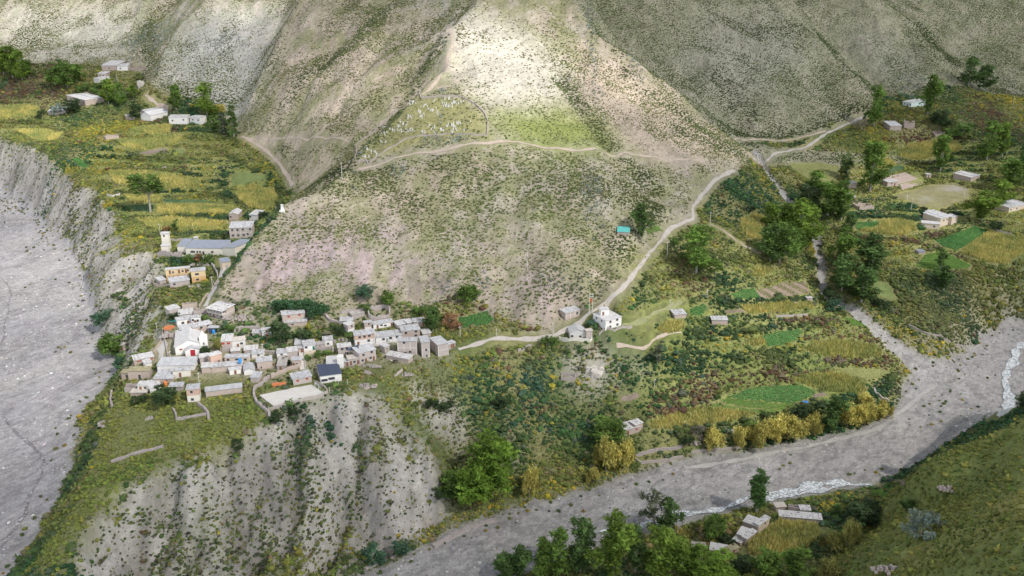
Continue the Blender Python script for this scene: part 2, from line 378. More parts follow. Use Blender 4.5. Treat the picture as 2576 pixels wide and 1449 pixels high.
# farmed terraces: flat treads and short steep banks
TZ = np.clip(zone([(1560,640),(1700,600),(1850,610),(2040,640),(2050,740),(2120,790),(2240,890),(2275,960),(2230,1030),(2050,1090),(1880,1110),(1700,1105),(1600,1075),(1640,1000),(1600,930),(1660,850),(1560,830),(1640,760)], 3)
     + zone([(210,400),(320,320),(560,310),(600,360),(700,440),(720,520),(640,590),(560,610),(330,610),(300,540)], 3)
     + zone([(2120,400),(2250,340),(2500,340),(2600,400),(2600,640),(2440,690),(2250,680),(2110,640),(2110,520)], 3) + zone([(0,250),(120,250),(180,340),(100,360),(0,330)], 3), 0, 1)
TSTEP = 2.6
zt = HF + 1.1 * fbm(XX, YY, 45, 77, 3); fr = zt / TSTEP - np.floor(zt / TSTEP)
tread = np.clip((fr - .72) / .28, 0, 1); newz = (np.floor(zt / TSTEP) + tread ** 1.0 * .8 + np.clip(fr / .72, 0, 1) * .2) * TSTEP - (zt - HF)
HF = HF * (1 - TZ) + newz * TZ
BANK = blur((fr > .66).astype(float), .5) * TZ; TREAD = np.clip(TZ - BANK * 1.6, 0, 1)
# ------------------------------------------------------------------ fields (kind, crop, outline, label)
FIELDS = [
 ('corn','0',[(0,268),(60,262),(100,272),(98,290),(50,297),(0,298)],'ripening maize field at the left edge of the photo below the far houses'),
 ('corn','0',[(35,325),(120,328),(160,335),(140,352),(90,355)],'narrow maize field on top of the pale left cliff'),
 ('corn','0',[(325,330),(360,318),(430,314),(425,332),(380,338)],'small maize patch under the white walled far houses'),
 ('corn','0',[(300,365),(380,348),(455,340),(460,350),(440,362),(370,378),(330,377)],'long curved maize terrace above a bare brown strip'),
 ('corn','0',[(272,432),(360,432),(498,450),(497,478),(420,478),(290,462)],'wide maize field behind the round topped tree on the left terraces'),
 ('corn','0',[(598,474),(640,462),(690,478),(700,500),(690,525),(665,532),(630,525),(595,498)],'oval maize field beside the footpath at the spur foot'),
 ('grass','0',[(580,440),(610,432),(668,440),(670,452),(600,465),(585,470)],'pale green grass plot above the oval maize field'),
 ('corn','0',[(310,492),(410,495),(405,510),(330,512)],'short maize strip left of the tall bare trunk tree'),
 ('teal','0',[(410,500),(500,502),(560,513),(420,515)],'blue green crop strip between two maize terraces'),
 ('teal','0',[(325,515),(385,513),(385,532),(335,530)],'small blue green plot at the foot of the round topped tree'),
 ('corn','0',[(395,516),(500,515),(590,521),(585,541),(480,539),(395,536)],'maize terrace second above the long blue roofed school'),
 ('corn','0',[(345,550),(430,546),(500,552),(572,558),(578,575),(480,586),(400,582),(370,570)],'maize terrace directly behind the long blue roofed school'),
 ('green','0',[(180,400),(200,395),(222,420),(205,422)],'tiny green plot near the edge of the left cliff'),
 ('grass','0',[(440,375),(465,373),(462,388),(443,388)],'little pale lawn in the middle of yellow broom on the left terraces'),
 ('soil','0',[(345,386),(415,371),(422,378),(370,391)],'bare brown strip below the long curved maize terrace'),
 ('green','0',[(1155,796),(1225,779),(1240,800),(1238,812),(1155,823)],'dark green potato field between village and rock face'),
 ('green','6',[(360,765),(540,735),(590,803),(400,818)],'green plot at the left end of the striped terrace'),
 ('strips','6',[(540,735),(720,690),(920,665),(960,765),(830,790),(600,803)],'terrace of brown and green strips left of the stream'),
 ('corn','6',[(430,862),(640,840),(830,836),(980,852),(990,882),(760,910),(500,925)],'long thin maize field left of the small ruin by the stream'),
 ('soil','6',[(310,890),(440,884),(480,915),(320,920)],'bare brown plot at the left end of the long thin maize field'),
 ('corn','6',[(520,572),(640,550),(690,590),(610,636),(530,636)],'small yellow maize plot above the striped terrace'),
 ('corn','6',[(440,205),(540,165),(610,190),(620,280),(590,362),(500,350),(440,280)],'upright oval maize field left of the big poplar grove'),
 ('green','6',[(50,885),(150,842),(180,880),(140,932),(60,932)],'small green plot beside the low hut on the centre terraces'),
 ('corn','0',[(1655,826),(1680,808),(1720,810),(1722,825),(1690,842),(1665,840)],'small round maize field beside the curved footpath'),
 ('green','6',[(590,1090),(700,1050),(890,1030),(900,1055),(850,1120),(740,1160),(640,1165)],'leaf shaped green field on the middle terraces'),
 ('corn','6',[(460,1132),(588,1088),(636,1150),(540,1176)],'bright yellow maize wedge left of the leaf shaped green field'),
 ('corn','6',[(920,1180),(1000,1130),(1200,1120),(1400,1150),(1490,1190),(1500,1240),(1400,1256),(1100,1256),(970,1210)],'large oval maize field inside the bend of the stream'),
 ('pale','6',[(1100,1316),(1300,1320),(1550,1340),(1540,1382),(1400,1420),(1300,1390)],'pale mown plot on the lowest tip of the terraces'),
 ('corn','0',[(1990,950),(2050,938),(2120,940),(2175,965),(2178,990),(2150,993),(2080,985),(2010,962)],'maize field with upper edge of brown hedge right of the dark green field'),
 ('green','9',[(330,100),(500,30),(700,5),(900,10),(1000,60),(960,100),(820,150),(600,130)],'large dark green field on the lower terraces'),
 ('light','9',[(262,122),(330,106),(600,136),(820,156),(760,186),(500,182)],'middle strip of light green crop below the large dark green field'),
 ('light','9',[(150,162),(260,148),(480,184),(760,190),(640,228),(400,197)],'lowest bright green strip next to the long lower maize field'),
 ('corn','0',[(1632,1072),(1660,1050),(1718,1035),(1768,1024),(1851,1034),(1905,1039),(1865,1056),(1800,1068),(1738,1073),(1660,1083)],'long lower maize field ending at the lone house above the river'),
 ('soil','0',[(2040,990),(2070,985),(2085,995),(2045,1003)],'small brown plot with weeds beside the blue tarpaulin'),
 ('soil','0',[(1560,997),(1605,986),(1612,1000),(1585,1013),(1560,1009)],'bare round earth patch on the slope above the lone house'),
 ('pitch','0',[(2250,490),(2300,478),(2341,464),(2400,464),(2441,476),(2439,501),(2361,527),(2300,512)],'worn grass football pitch below the stepped stands'),
 ('corn','0',[(2255,380),(2290,362),(2350,352),(2410,358),(2420,375),(2370,392),(2310,402),(2270,398)],'maize field above the football pitch on the right bank'),
 ('pale','0',[(1985,408),(2060,408),(2110,415),(2110,440),(2080,465),(2040,455),(2000,430)],'thin yellow green crop beside the upper stream'),
 ('corn','0',[(2205,402),(2235,398),(2253,413),(2220,425),(2207,422)],'small maize patch right of the tall poplars above the pitch'),
 ('teal','0',[(2222,432),(2260,415),(2280,422),(2240,436)],'small blue green patch below the small maize patch'),
 ('green','6',[(1285,232),(1470,220),(1478,262),(1320,290)],'green plot at the foot of the streamside poplars'),
 ('corn','6',[(1480,220),(1620,205),(1740,230),(1760,290),(1650,330),(1500,320),(1330,292),(1480,266)],'maize field left of the beige farmhouse compound'),
 ('green','6',[(1900,365),(2200,256),(2310,290),(2250,340),(2060,440),(1960,410)],'long slanting green field below the beige farmhouse compound'),
 ('corn','6',[(2080,455),(2300,296),(2590,350),(2590,470),(2440,560),(2300,530)],'big maize field at the right edge of the photo'),
 ('light','6',[(1750,560),(1830,470),(1960,445),(2170,552),(2150,580),(1900,590)],'wedge of bright green crop beside the tiny blue roofed shed'),
 ('grass','6',[(1430,662),(1550,690),(1610,820),(1500,800),(1430,740)],'steep grass patch right of the dark streamside trees'),
 ('light','6',[(1190,940),(1290,955),(1400,1022),(1290,1012)],'light green wedge beside the stream mouth'),
 ('corn','9',[(720,1032),(1000,1062),(1040,1130),(960,1220),(880,1290),(780,1320),(500,1290),(480,1200)],'maize field beside the walled farm at the bottom of the photo'),
 ('light','9',[(1420,806),(1490,786),(1580,830),(1490,852)],'bright lime plot by the river at the foot of the near hill'),
 ('green','9',[(1510,762),(1560,735),(1680,800),(1680,842),(1590,826)],'dark green plot beside the lime plot'),
 ('soil','9',[(1592,722),(1680,726),(1680,772),(1620,752)],'dark bare plot at the foot of the near hill'),
 ('corn','0',[(1700,1332),(1735,1336),(1745,1350),(1715,1360)],'small maize patch among the riverside trees'),
 ('light','0',[(1620,574),(1655,566),(1665,580),(1630,588)],'small striped vegetable plot by the turquoise roofed hut'),
]
for f in FIELDS:
    f_w = wpoly(f[1], f[2])
    m = inpoly(XX, YY, grow(f_w, 1.02))
    if m.sum() > 6:                          # level the field a little, as its terrace does
        A = np.stack([XX[m], YY[m], np.ones(m.sum())], 1)
        c, *_ = np.linalg.lstsq(A, HF[m], rcond=None)
        zc = HF[m].mean(); pl = zc + .75 * (c[0] * (XX - XX[m].mean()) + c[1] * (YY - YY[m].mean()))
        w = np.clip(blur(m.astype(float), 1.6) * 1.6, 0, 1)
        HF = HF * (1 - w) + pl * w
def level(c, pts, k=1.15, keep=0.0):
    global HF
    w_ = wpoly(c, pts); m = inpoly(XX, YY, grow(w_, k))
    if m.sum() < 3: return
    w = np.clip(blur(m.astype(float), 1.0) * 1.4, 0, 1)
    HF = HF * (1 - w) + HF[m].mean() * w
level('E', [(310,890),(1140,712),(1340,850),(535,1060)], 1.1)
level('F', [(190,900),(450,850),(1200,890),(1390,910),(1300,690),(470,690)], 1.02)

# ------------------------------------------------------------------ houses: photo base line, wall height, roof depth, looks, label
HS = [
# c, xl,yl,xr,yr,h,rd, wall, roof, label, extra
('A',606,1262,1200,1250,78,115,'white','zinc','long white barn with pale metal roof below the church',dict(wins=[(.62,.4)],stones=False)),
('A',549,1452,850,1452,62,125,'adobe','zinc','shed with zinc roof dotted with stones in front of the white barn',dict(wins=[(.66,.5)])),
('A',862,1372,1138,1345,98,30,'cream','zinc','tall cream courtyard wall house right of the stone dotted roof',dict(doors=[.4])),
('A',142,1400,480,1392,125,60,'mud','grass','grass roofed adobe ruin at the west village corner',dict(doors=[.53],stones=False,dm='dark')),
('A',28,1385,138,1392,95,40,'mud','grass','small crumbling annex left of the grass roofed ruin',dict(doors=[.8],stones=False,dm='dark')),
('A',235,1150,548,1088,55,72,'adobe','white','low house with red shutters at the top of the west village edge',dict(wins=[(.25,.5,2.2),(.9,.5)],pm_='red')),
('A',412,1205,515,1180,55,60,'white','white','little white annex with round roof edge by the ramp',{}),
('A',0,930,55,932,75,12,'block','white','tiny hut beside the tree at the cliff foot',dict(doors=[.8])),
('A',803,372,975,328,78,60,'block','white','white roofed grey house at the north west village edge',{}),
('A',1002,258,1240,240,65,42,'mud','mud','roofless adobe shell behind the north west houses',dict(ruin=True)),
('A',950,412,1180,385,25,75,'block','white','long flat pale roof behind the dark shrub',{}),
('A',1190,372,1415,332,80,26,'stone','mud','roofless stone walled yard left of the loggia house',dict(ruin=True)),
('A',930,552,1150,512,88,48,'white','zinc','left wing of the long white L shaped house',dict(wins=[(.4,.5)],doors=[.78])),
('A',1152,514,1303,508,108,22,'white','zinc','right wing of the long white L shaped house',dict(wins=[(.2,.6),(.7,.5)],doors=[.42])),
('A',985,695,1190,660,85,62,'adobe','zinc','adobe house with bluish roof above the church',dict(wins=[(.5,.55)],pm_='red')),
('A',1193,672,1490,604,98,56,'adobe','zinc','longer adobe house with bluish roof above the church tower',dict(wins=[(.42,.75),(.8,.8)],doors=[.32])),
('A',1640,952,1812,940,152,115,'adobe','white','house with red shutters on a stone base right of the church lawn',dict(wins=[(.18,.78,1.6),(.7,.78,1.6)],pm_='red',low='stone',split=.62,style='flat')),
('A',1812,905,2028,876,112,50,'grey','mud','grey house with a brick panel beside the red shutter house',dict(wins=[(.7,.55)],doors=[.42],side=[])),
('A',1792,1002,1930,990,48,46,'stone','white','stone shed below the brick panel',{}),
('A',2135,712,2290,705,55,46,'adobe','zinc','small adobe annex left of the square grey house',dict(wins=[(.6,.5)])),
('A',2293,722,2445,706,106,30,'grey','zinc','square grey house next to the large dark village tree',dict(wins=[(.5,.75),(.5,.2)],pm_='red')),
('A',2005,985,2215,968,42,62,'block','white','low white roofed house behind the long beige one',{}),
('A',2122,1052,2306,1046,62,56,'white','zinc','white house with zinc roof at the end of the long beige one',dict(wins=[(.6,.6)])),
('A',1692,1135,2078,1128,82,45,'beige','zinc','long beige house with blue strip roof and white windows',dict(wins=[(.14,.6),(.5,.6),(.86,.6)])),
('A',1292,1148,1422,1132,88,56,'block','white','narrow block house with a roof hatch left of the brick one',dict(side=[])),
('A',1478,1196,1648,1142,155,46,'brick','white','tall narrow brick house with a roof hatch in the village middle',dict(low='adobe',split=.45,doors=[.7])),
('A',1322,1302,1482,1290,88,66,'adobe','white','adobe house at the left end of the long low one',{}),
('A',1484,1292,1970,1250,80,62,'adobe','zinc','long low adobe house with a blue barrel on its roof',{}),
('A',1768,1326,1952,1300,72,36,'white','white','little white hut with a wide pink door on the village green',dict(doors=[.5])),
('A',2002,1332,2172,1312,62,110,'white','zinc','white gabled chapel house beside the village green',dict(style='gy',stones=False)),
('A',2106,1448,2236,1452,78,78,'block','zinc','low front part joined to the gabled chapel house',{}),
('A',2217,1242,2457,1212,112,66,'adobe','zinc','big plain adobe block house in the village middle',dict(wins=[(.25,.15,.6)])),
('B',440,1245,577,1240,62,170,'stone','old','long corrugated shed right of the big adobe block house',dict(doors=[.4])),
('B',562,552,918,526,58,46,'adobe','zinc','lean-to annex in front of the house under the spreading tree',dict(wins=[(.35,.5)])),
('B',530,490,890,445,112,60,'adobe','zinc','two storey adobe house under the dark spreading tree',dict(wins=[(.28,.75),(.76,.82)],pm_='red')),
('B',872,950,1058,926,82,76,'white','zinc','white house with a green door above the stone stairs',dict(wins=[(.2,.7)],doors=[.84],dm='green')),
('B',722,892,862,885,45,95,'adobe','zinc','adobe house with a tilted roof left of the green door',{}),
('B',745,972,862,965,70,26,'adobe','zinc','small adobe porch below the tilted roof',dict(doors=[.85])),
('B',1072,922,1210,902,76,36,'stone','old','stone house between the green door house and the white cube',dict(wins=[(.4,.6)])),
('B',1186,866,1336,852,82,58,'white','zinc','white cube house above the rubble terrace',dict(wins=[(.5,.4)])),
('B',438,1070,610,1060,86,60,'white','zinc','white house left of the grey one behind the round dark bush',dict(wins=[(.45,.7)])),
('B',616,1052,768,1032,86,66,'block','white','grey flat house left of the stone stairs',dict(left=[])),
('B',682,1202,823,1192,104,46,'adobe','zinc','adobe house with sagging porch at the foot of the stairs',dict(wins=[(.55,.4)],doors=[.15])),
('B',1582,662,1686,622,122,42,'block','white','tall narrow house with white lower storey above the street',dict(wins=[(.6,.75)],low='white',split=.45)),
('B',1696,866,2020,828,158,66,'brick','zinc','brick upper storey house with a white ground floor on the street',dict(wins=[(.24,.8),(.48,.82),(.72,.84),(.68,.4)],doors=[.16],low='white',split=.56)),
('C',822,622,1240,575,88,76,'white','zinc','long white street house with four windows',dict(wins=[(.29,.62),(.57,.68),(.82,.74)],doors=[.43],dm='grey')),
('C',1242,540,1532,508,108,76,'adobe','zinc','two storey adobe house at the upper end of the street',dict(wins=[(.22,.72),(.78,.78),(.76,.16)])),
('C',1172,378,1342,342,30,60,'block','white','tilted white roof behind the street houses',dict(stones=False)),
('C',1332,345,1422,325,34,52,'block','white','smaller white roof right of the tilted one',dict(stones=False)),
('C',1426,348,1610,332,68,50,'adobe','zinc','adobe house with a red door near the tall dark tree',dict(wins=[(.25,.5)],doors=[.86])),
('C',786,388,1096,336,66,42,'white','zinc','whitewashed house with a blue painted end below the stone ring',dict(wins=[(.4,.6),(.6,.4)],doors=[.2,.95])),
('C',642,392,756,376,96,20,'adobe','zinc','narrow two storey adobe house left of the blue painted one',dict(wins=[(.6,.75)],low='white',split=.3)),
('C',246,312,446,302,44,56,'stone','zinc','zinc roofed house at the top left of the upper quarter',{}),
('C',440,208,640,168,20,42,'stone','old','tumbledown corrugated shed in front of the ring wall',dict(stones=False)),
('C',1582,522,1706,506,52,60,'adobe','white','small adobe house right of the two storey one on the street',{}),
('C',1172,800,1482,800,205,58,'block','zinc','tall blank grey apartment block with concrete frame',dict(wins=[(.35,.9),(.4,.12),(.65,.22)],pillars=3,style='flat')),
('C',1562,852,1692,838,232,100,'block','zinc','tall narrow block house attached to the blank one',dict(wins=[(.55,.5),(.6,.06)],style='flat',pillars=1)),
('C',1822,838,1990,800,180,128,'block','zinc','big square unplastered block house at the east village end',dict(pillars=1,style='flat',stones=False,side=[('l',.4,.6)])),
('C',1997,702,2102,664,62,36,'adobe','zinc','open fronted shed at the east village end',dict(doors=[.4,.7])),
('C',966,776,1040,748,92,52,'block','white','small cube house between street and blank block',dict(wins=[(.45,.6)])),
('C',986,872,1345,942,66,58,'adobe','white','low stepped stable with slanting white roof panels',dict()),
('C',560,956,826,882,162,95,'block','zinc','two storey house with brown doors beside the small meadow',dict(wins=[(.25,.78),(.75,.84),(.18,.3),(.66,.34)],doors=[.38,.85])),
('C',380,978,558,952,96,60,'block','mud','terrace wing with a dark shade net beside the brown door house',dict(doors=[.22,.9],wins=[(.55,.5)],style='flat')),
('C',300,975,384,978,62,36,'block','white','tiny white roofed lean-to at the left of the terrace wing',dict(doors=[.85])),
('C',216,812,426,790,116,56,'block','white','flat two storey house with a balcony above the white flat roof',dict(wins=[(.32,.78),(.68,.82),(.62,.15)])),
('E',1302,702,1640,656,112,188,'white','navy','large white house with dark blue roof beside the court',dict(style='flat',stones=False,wins=[(.18,.4,2.6),(.52,.5,2.6)],side=[('l',.35,.6),('l',.7,.75)])),
('E',1402,470,1606,455,80,120,'white','white','white flat roofed rear block behind the dark blue roof',dict(style='flat',stones=False)),
('E',862,732,1160,674,92,88,'block','zinc','long low grey house above the concrete court',dict(wins=[(.24,.65),(.74,.7)],pm_='red')),
('D',1386,915,1968,842,78,62,'adobe','zinc','long shed along the south side of the village green',dict(stones=False)),
('D',1092,1002,1290,986,190,74,'brick','zinc','two storey brick house at the south edge of the village',dict(low='cream',split=.52,wins=[(.4,.8),(.4,.2)],side=[('l',.5,.75)])),
('D',792,822,1000,820,66,60,'stone','zinc','stone shed with zinc roof left of the south brick house',dict()),
('D',290,826,482,822,86,62,'cream','white','cream house with a brown door in the south west corner',dict(wins=[(.65,.6)],doors=[.25])),
('D',490,838,665,802,45,118,'white','white','low white roofed building behind the big dark tree',{}),
('D',76,832,262,822,74,60,'stone','mud','broken stone house shell at the south west corner',dict(ruin=True)),
('D',172,902,432,900,26,60,'mud','mud','low mud roofed pen at the south west corner',dict(style='flat')),
('F',585,882,1200,888,100,104,'cream','blue','long school building with ribbed blue grey roof',dict(stones=False,wins=[(.16,.45,1.6),(.215,.45,.9),(.30,.45,.9),(.37,.45,.9),(.69,.45,1.2)],doors=[.455],dm='dark',name='school')),
('F',450,856,582,857,104,96,'cream','blue','left wing of the school with no windows',dict(stones=False,name='school')),
('F',1186,888,1382,918,122,138,'cream','blue','school hall with a slanting blue roof at the spur',dict(stones=False,style='shedl',name='school')),
('F',206,792,326,790,225,22,'cream','white','tall cream water tower block left of the school',dict(stones=False,wins=[(.4,.86)],name='tower',cat='tower')),
('F',190,852,308,848,100,26,'cream','white','low cream block at the foot of the water tower',dict(stones=False)),
('F',706,668,764,668,52,10,'cream','white','small cream roof box behind the school roof',dict(stones=False)),
('F',1170,1120,1308,1098,102,58,'beige','blue','beige annex with blue roof and dark pergola on the school ramp',dict(stones=False,doors=[.5],dm='grey')),
('F',1292,618,1650,606,148,80,'block','zinc','grey two storey house with concrete grid at the spur',dict(wins=[(.13,.8),(.36,.8),(.60,.82),(.95,.82),(.14,.28),(.38,.28),(.62,.3),(.8,.38)],pillars=4)),
('F',1277,322,1424,320,76,74,'adobe','white','white gabled house above the grey two storey one',dict(style='gy',stones=False,wins=[(.18,.6)],side=[('r',.4,.6)])),
('F',1602,302,1730,312,62,60,'grey','white','smaller white roofed house right of the gabled one',dict(wins=[(.1,.5)])),
('F',1242,402,1740,374,42,22,'mud','mud','roofless low adobe walls below the gabled house',dict(ruin=True)),
('F',268,1275,655,1240,135,25,'yellow','white','long two storey orange house with balcony doors',dict(low='orange',split=.38,wins=[(.3,.68,.9),(.7,.72,.9),(.92,.75,.8),(.12,.14,.7),(.3,.14,.7),(.5,.2,.7),(.7,.18,.8)],doors=[(.17,.5),(.55,.5),(.84,.5)],stones=False)),
('F',680,1322,906,1300,152,46,'yellow','zinc','orange house with a porch right of the long orange one',dict(low='orange',split=.45,wins=[(.4,.72,1.8),(.4,.2,1.3)])),
('F',330,1415,645,1372,76,70,'block','zinc','long low grey house in front of the long orange one',dict(wins=[(.22,.6)])),
('F',166,1372,266,1350,62,56,'block','zinc','small grey shed at the corner of the long orange house',{}),
('1',770,532,882,532,32,22,'adobe','white','far pale house at the very top of the upper left hamlet',dict(wins=[(.5,.5)])),
('1',886,533,966,531,28,12,'white','white','white house beside the topmost pale one of the far hamlet',dict(wins=[(.3,.5)])),
('1',968,530,1055,536,18,10,'adobe','mud','ruined wall yard right of the topmost far houses',dict(ruin=True)),
('1',740,586,802,586,26,10,'adobe','white','two window adobe house halfway down the far hamlet',dict(wins=[(.3,.5),(.7,.5)])),
('1',710,626,755,630,30,12,'white','white','small white house lowest of the left part of the far hamlet',{}),
('1',646,796,790,776,34,35,'adobe','white','long pale far house with adobe front between trees',{}),
('1',597,800,648,798,26,26,'block','white','small pale annex at the left of the long far house',{}),
('1',365,866,498,862,22,24,'block','zinc','low grey hut behind the silver blue tree',{}),
('1',957,911,1020,906,30,9,'adobe','zinc','small adobe cube left of the dark round far tree',dict(wins=[(.7,.5)])),
('1',1065,908,1140,915,38,30,'white','white','white gabled far house behind the dark round tree',dict(style='gy',stones=False)),
('1',1146,882,1270,862,24,22,'white','zinc','long white far house right of the gabled one',{}),
('1',1277,936,1415,936,46,12,'white','white','white walled far house above the curved maize',dict(wins=[(.2,.5),(.8,.6)])),
('1',1434,930,1515,938,42,11,'white','white','white walled far house right of the yellow slim tree',dict(wins=[(.3,.6),(.8,.6)])),
('1',800,1052,900,1042,20,15,'adobe','mud','broken white hut at the edge of the left terraces',dict(ruin=True)),
('3',1655,794,1718,806,26,22,'mint','white','far white house with mint tint and a roof tank',dict(wins=[(.25,.5),(.9,.5)],doors=[.6],stones=False)),
('3',1560,986,1645,986,32,25,'adobe','zinc','adobe house with pale roof in the far right hamlet',{}),
('3',1665,966,1745,970,50,12,'adobe','mud','tall roofless adobe house in the far right hamlet',dict(ruin=True)),
('3',1900,1030,1972,1030,26,20,'adobe','mud','broken adobe hut among russet bushes far right',dict(ruin=True)),
('3',1540,1408,1620,1401,30,13,'adobe','white','little beige hut left of the stepped stands',dict(wins=[(.4,.6)],doors=[.7])),
('3',1838,1341,1870,1339,22,6,'adobe','white','tiny square hut right of the stepped stands',dict(doors=[.4],dmin=2)),
('3',2060,1346,2165,1370,26,25,'adobe','zinc','left zinc roofed house above the football pitch',{}),
('3',2168,1370,2226,1350,27,30,'adobe','white','right pale roofed house above the football pitch',{}),
('3',1246,1421,1306,1416,32,14,'adobe','zinc','hut half hidden left of the tall stream poplars',{}),
('6',1250,60,1302,54,18,25,'adobe','zinc','pale roofed hut behind the stream bank poplar',{}),
('6',1330,136,1440,130,28,26,'adobe','mud','crumbling adobe house below the football pitch',dict(ruin=True)),
('6',1935,262,2018,240,54,40,'beige','zinc','main block of the beige farmhouse compound',dict(wins=[(.3,.7),(.6,.7),(.9,.72)])),
('6',1798,272,1932,282,34,16,'beige','white','low front wing of the beige farmhouse compound',dict(wins=[(.7,.5)],stones=False)),
('6',1840,205,1930,205,40,14,'beige','zinc','rear wing of the beige farmhouse compound',{}),
('6',1850,180,1898,178,32,6,'white','white','white water tower box on the beige farmhouse compound',dict(stones=False,name='tower',cat='tower')),
('6',2022,240,2066,228,42,15,'beige','zinc','right annex of the beige farmhouse compound',{}),
('6',2456,152,2600,122,28,30,'beige','zinc','beige house cut by the right photo edge',dict(wins=[(.1,.5),(.4,.5)])),
('6',1777,470,1822,468,16,12,'block','blue','tiny blue roofed shed in the bright green field corner',dict(stones=False)),
('6',823,852,866,853,22,7,'adobe','white','small roofless hut at the right end of the thin maize field',dict(ruin=True)),
('6',935,822,975,820,16,8,'adobe','white','tiny pale hut near the stream bank bushes',{}),
('6',217,1000,335,1001,32,25,'adobe','zinc','adobe hut with bluish roof on the centre terraces',{}),
('5',2512,955,2600,948,26,32,'adobe','zinc','low pale roofed hut right of the white two storey house',{}),
('5',1690,962,1798,936,44,28,'adobe','zinc','house with concrete posts by the village road bend',dict(wins=[(.8,.6)],pillars=3)),
('5',1990,1038,2110,1008,62,60,'white','white','white two storey house beside the valley road',dict(stones=False,style='flat',wins=[(.3,.75),(.72,.8),(.3,.2),(.75,.25)],side=[('l',.3,.75),('l',.7,.75)])),
('5',1956,936,2015,930,44,15,'white','white','small white cube house above the white two storey one',dict(stones=False,style='flat',doors=[.3])),
('5',1724,1112,1842,1108,46,42,'grey','zinc','grey gabled house by the white wall on the road bend',dict(stones=False,style='gy',wins=[(.12,.5),(.65,.4)])),
('5',1846,1106,1892,1100,52,14,'block','mud','unfinished block room beside the grey gabled house',dict(style='flat')),
('5',2080,322,2168,326,20,32,'adobe','turq','hut with a bright turquoise roof on the mountain foot',dict(stones=False)),
('5',1655,1420,1765,1425,30,30,'stone','mud','roofless adobe shell on the scrub slope',dict(ruin=True)),
('8',2132,392,2246,362,42,44,'adobe','white','lone adobe house above the river',dict(wins=[(.8,.6)],doors=[.25],pm_='red')),
('8',2216,342,2272,322,30,30,'adobe','white','rear wing of the lone house above the river',{}),
('9',700,962,775,957,32,30,'mud','mud','domed mud store behind the long farm shed',dict(style='flat')),
('9',792,962,880,975,42,32,'stone','grass','round stone pen with a grassy rim at the farm',dict(ruin=True)),
('9',885,976,960,979,20,32,'adobe','white','small white roofed shed right of the stone pen',dict()),
('9',726,1022,1044,1050,26,40,'stone','white','long farm shed with a white roof in three panels',dict()),
('9',452,1086,566,1130,52,52,'adobe','white','highest house of the walled farm at the bottom',dict()),
('9',566,1122,648,1066,58,22,'beige','white','beige fronted block at the upper corner of the walled farm',dict(wins=[(.6,.7,.7)])),
('9',404,1180,474,1205,52,58,'adobe','white','middle house of the walled farm',dict()),
('9',476,1208,552,1150,40,18,'adobe','white','narrow annex between the two upper farm houses',dict()),
('9',372,1200,432,1226,22,40,'adobe','white','lower white roof of the walled farm',dict()),
('9',200,1280,322,1302,32,50,'adobe','white','white panelled roof at the lower end of the farm',dict(stones=False)),
('9',66,1266,166,1276,30,42,'adobe','old','separate shed left of the walled farm',dict()),
('9',330,1300,420,1262,30,30,'mud','grass','grassy roofed store at the lower end of the farm',dict(doors=[.6],stones=False)),
]

def front(c, xl, yl, xr, yr):
    a, b = c2p(c, xl, yl), c2p(c, xr, yr); mid = cast((a[0] + b[0]) / 2, (a[1] + b[1]) / 2)[0]
    z = mid[2]; pa, pb = P(a[0], a[1], z), P(b[0], b[1], z)
    d = (H - z) / rate((a[1] + b[1]) / 2)
    return np.array(pa[:2]), np.array(pb[:2]), z, d, rate((a[1] + b[1]) / 2)
PADS = {}
def depth_m(c, rd, d, rt, dmin=2.0): return max(dmin, 1.08 * rd * CR[c][2] * d * 4.0856e-4 / rt)
for h in HS: PADS[h[:5]] = front(*h[:5])
for k_, rd_ in ((('A', 900, 1008, 1300, 962), 230), (('A', 1426, 372, 1670, 428), 60)): PADS[k_] = front(*k_)
for key, (a, b, z, d, rt) in sorted(PADS.items(), key=lambda t: -t[1][3]):
    rd_ = next((h[6] for h in HS if h[:5] == key), 110); D_ = depth_m(key[0], rd_, d, rt); t = (b - a) / np.hypot(*(b - a)); n = np.array((-t[1], t[0]))
    q = [a - t * 1.0 - n * 1.8, b + t * 1.0 - n * 1.8, b + t * 1.0 + n * (D_ + .5), a - t * 1.0 + n * (D_ + .5)]
    x0, x1 = min(p[0] for p in q) - 6, max(p[0] for p in q) + 6; y0, y1 = min(p[1] for p in q) - 6, max(p[1] for p in q) + 6
    i0, i1, j0, j1 = int((x0 - GX0) / GS), int((x1 - GX0) / GS) + 1, int((y0 - GY0) / GS), int((y1 - GY0) / GS) + 1
    m = inpoly(XX[j0:j1, i0:i1], YY[j0:j1, i0:i1], q).astype(float); w = np.clip(blur(m, .9) * 1.3, 0, 1)
    HF[j0:j1, i0:i1] = HF[j0:j1, i0:i1] * (1 - w) + (z - .06) * w

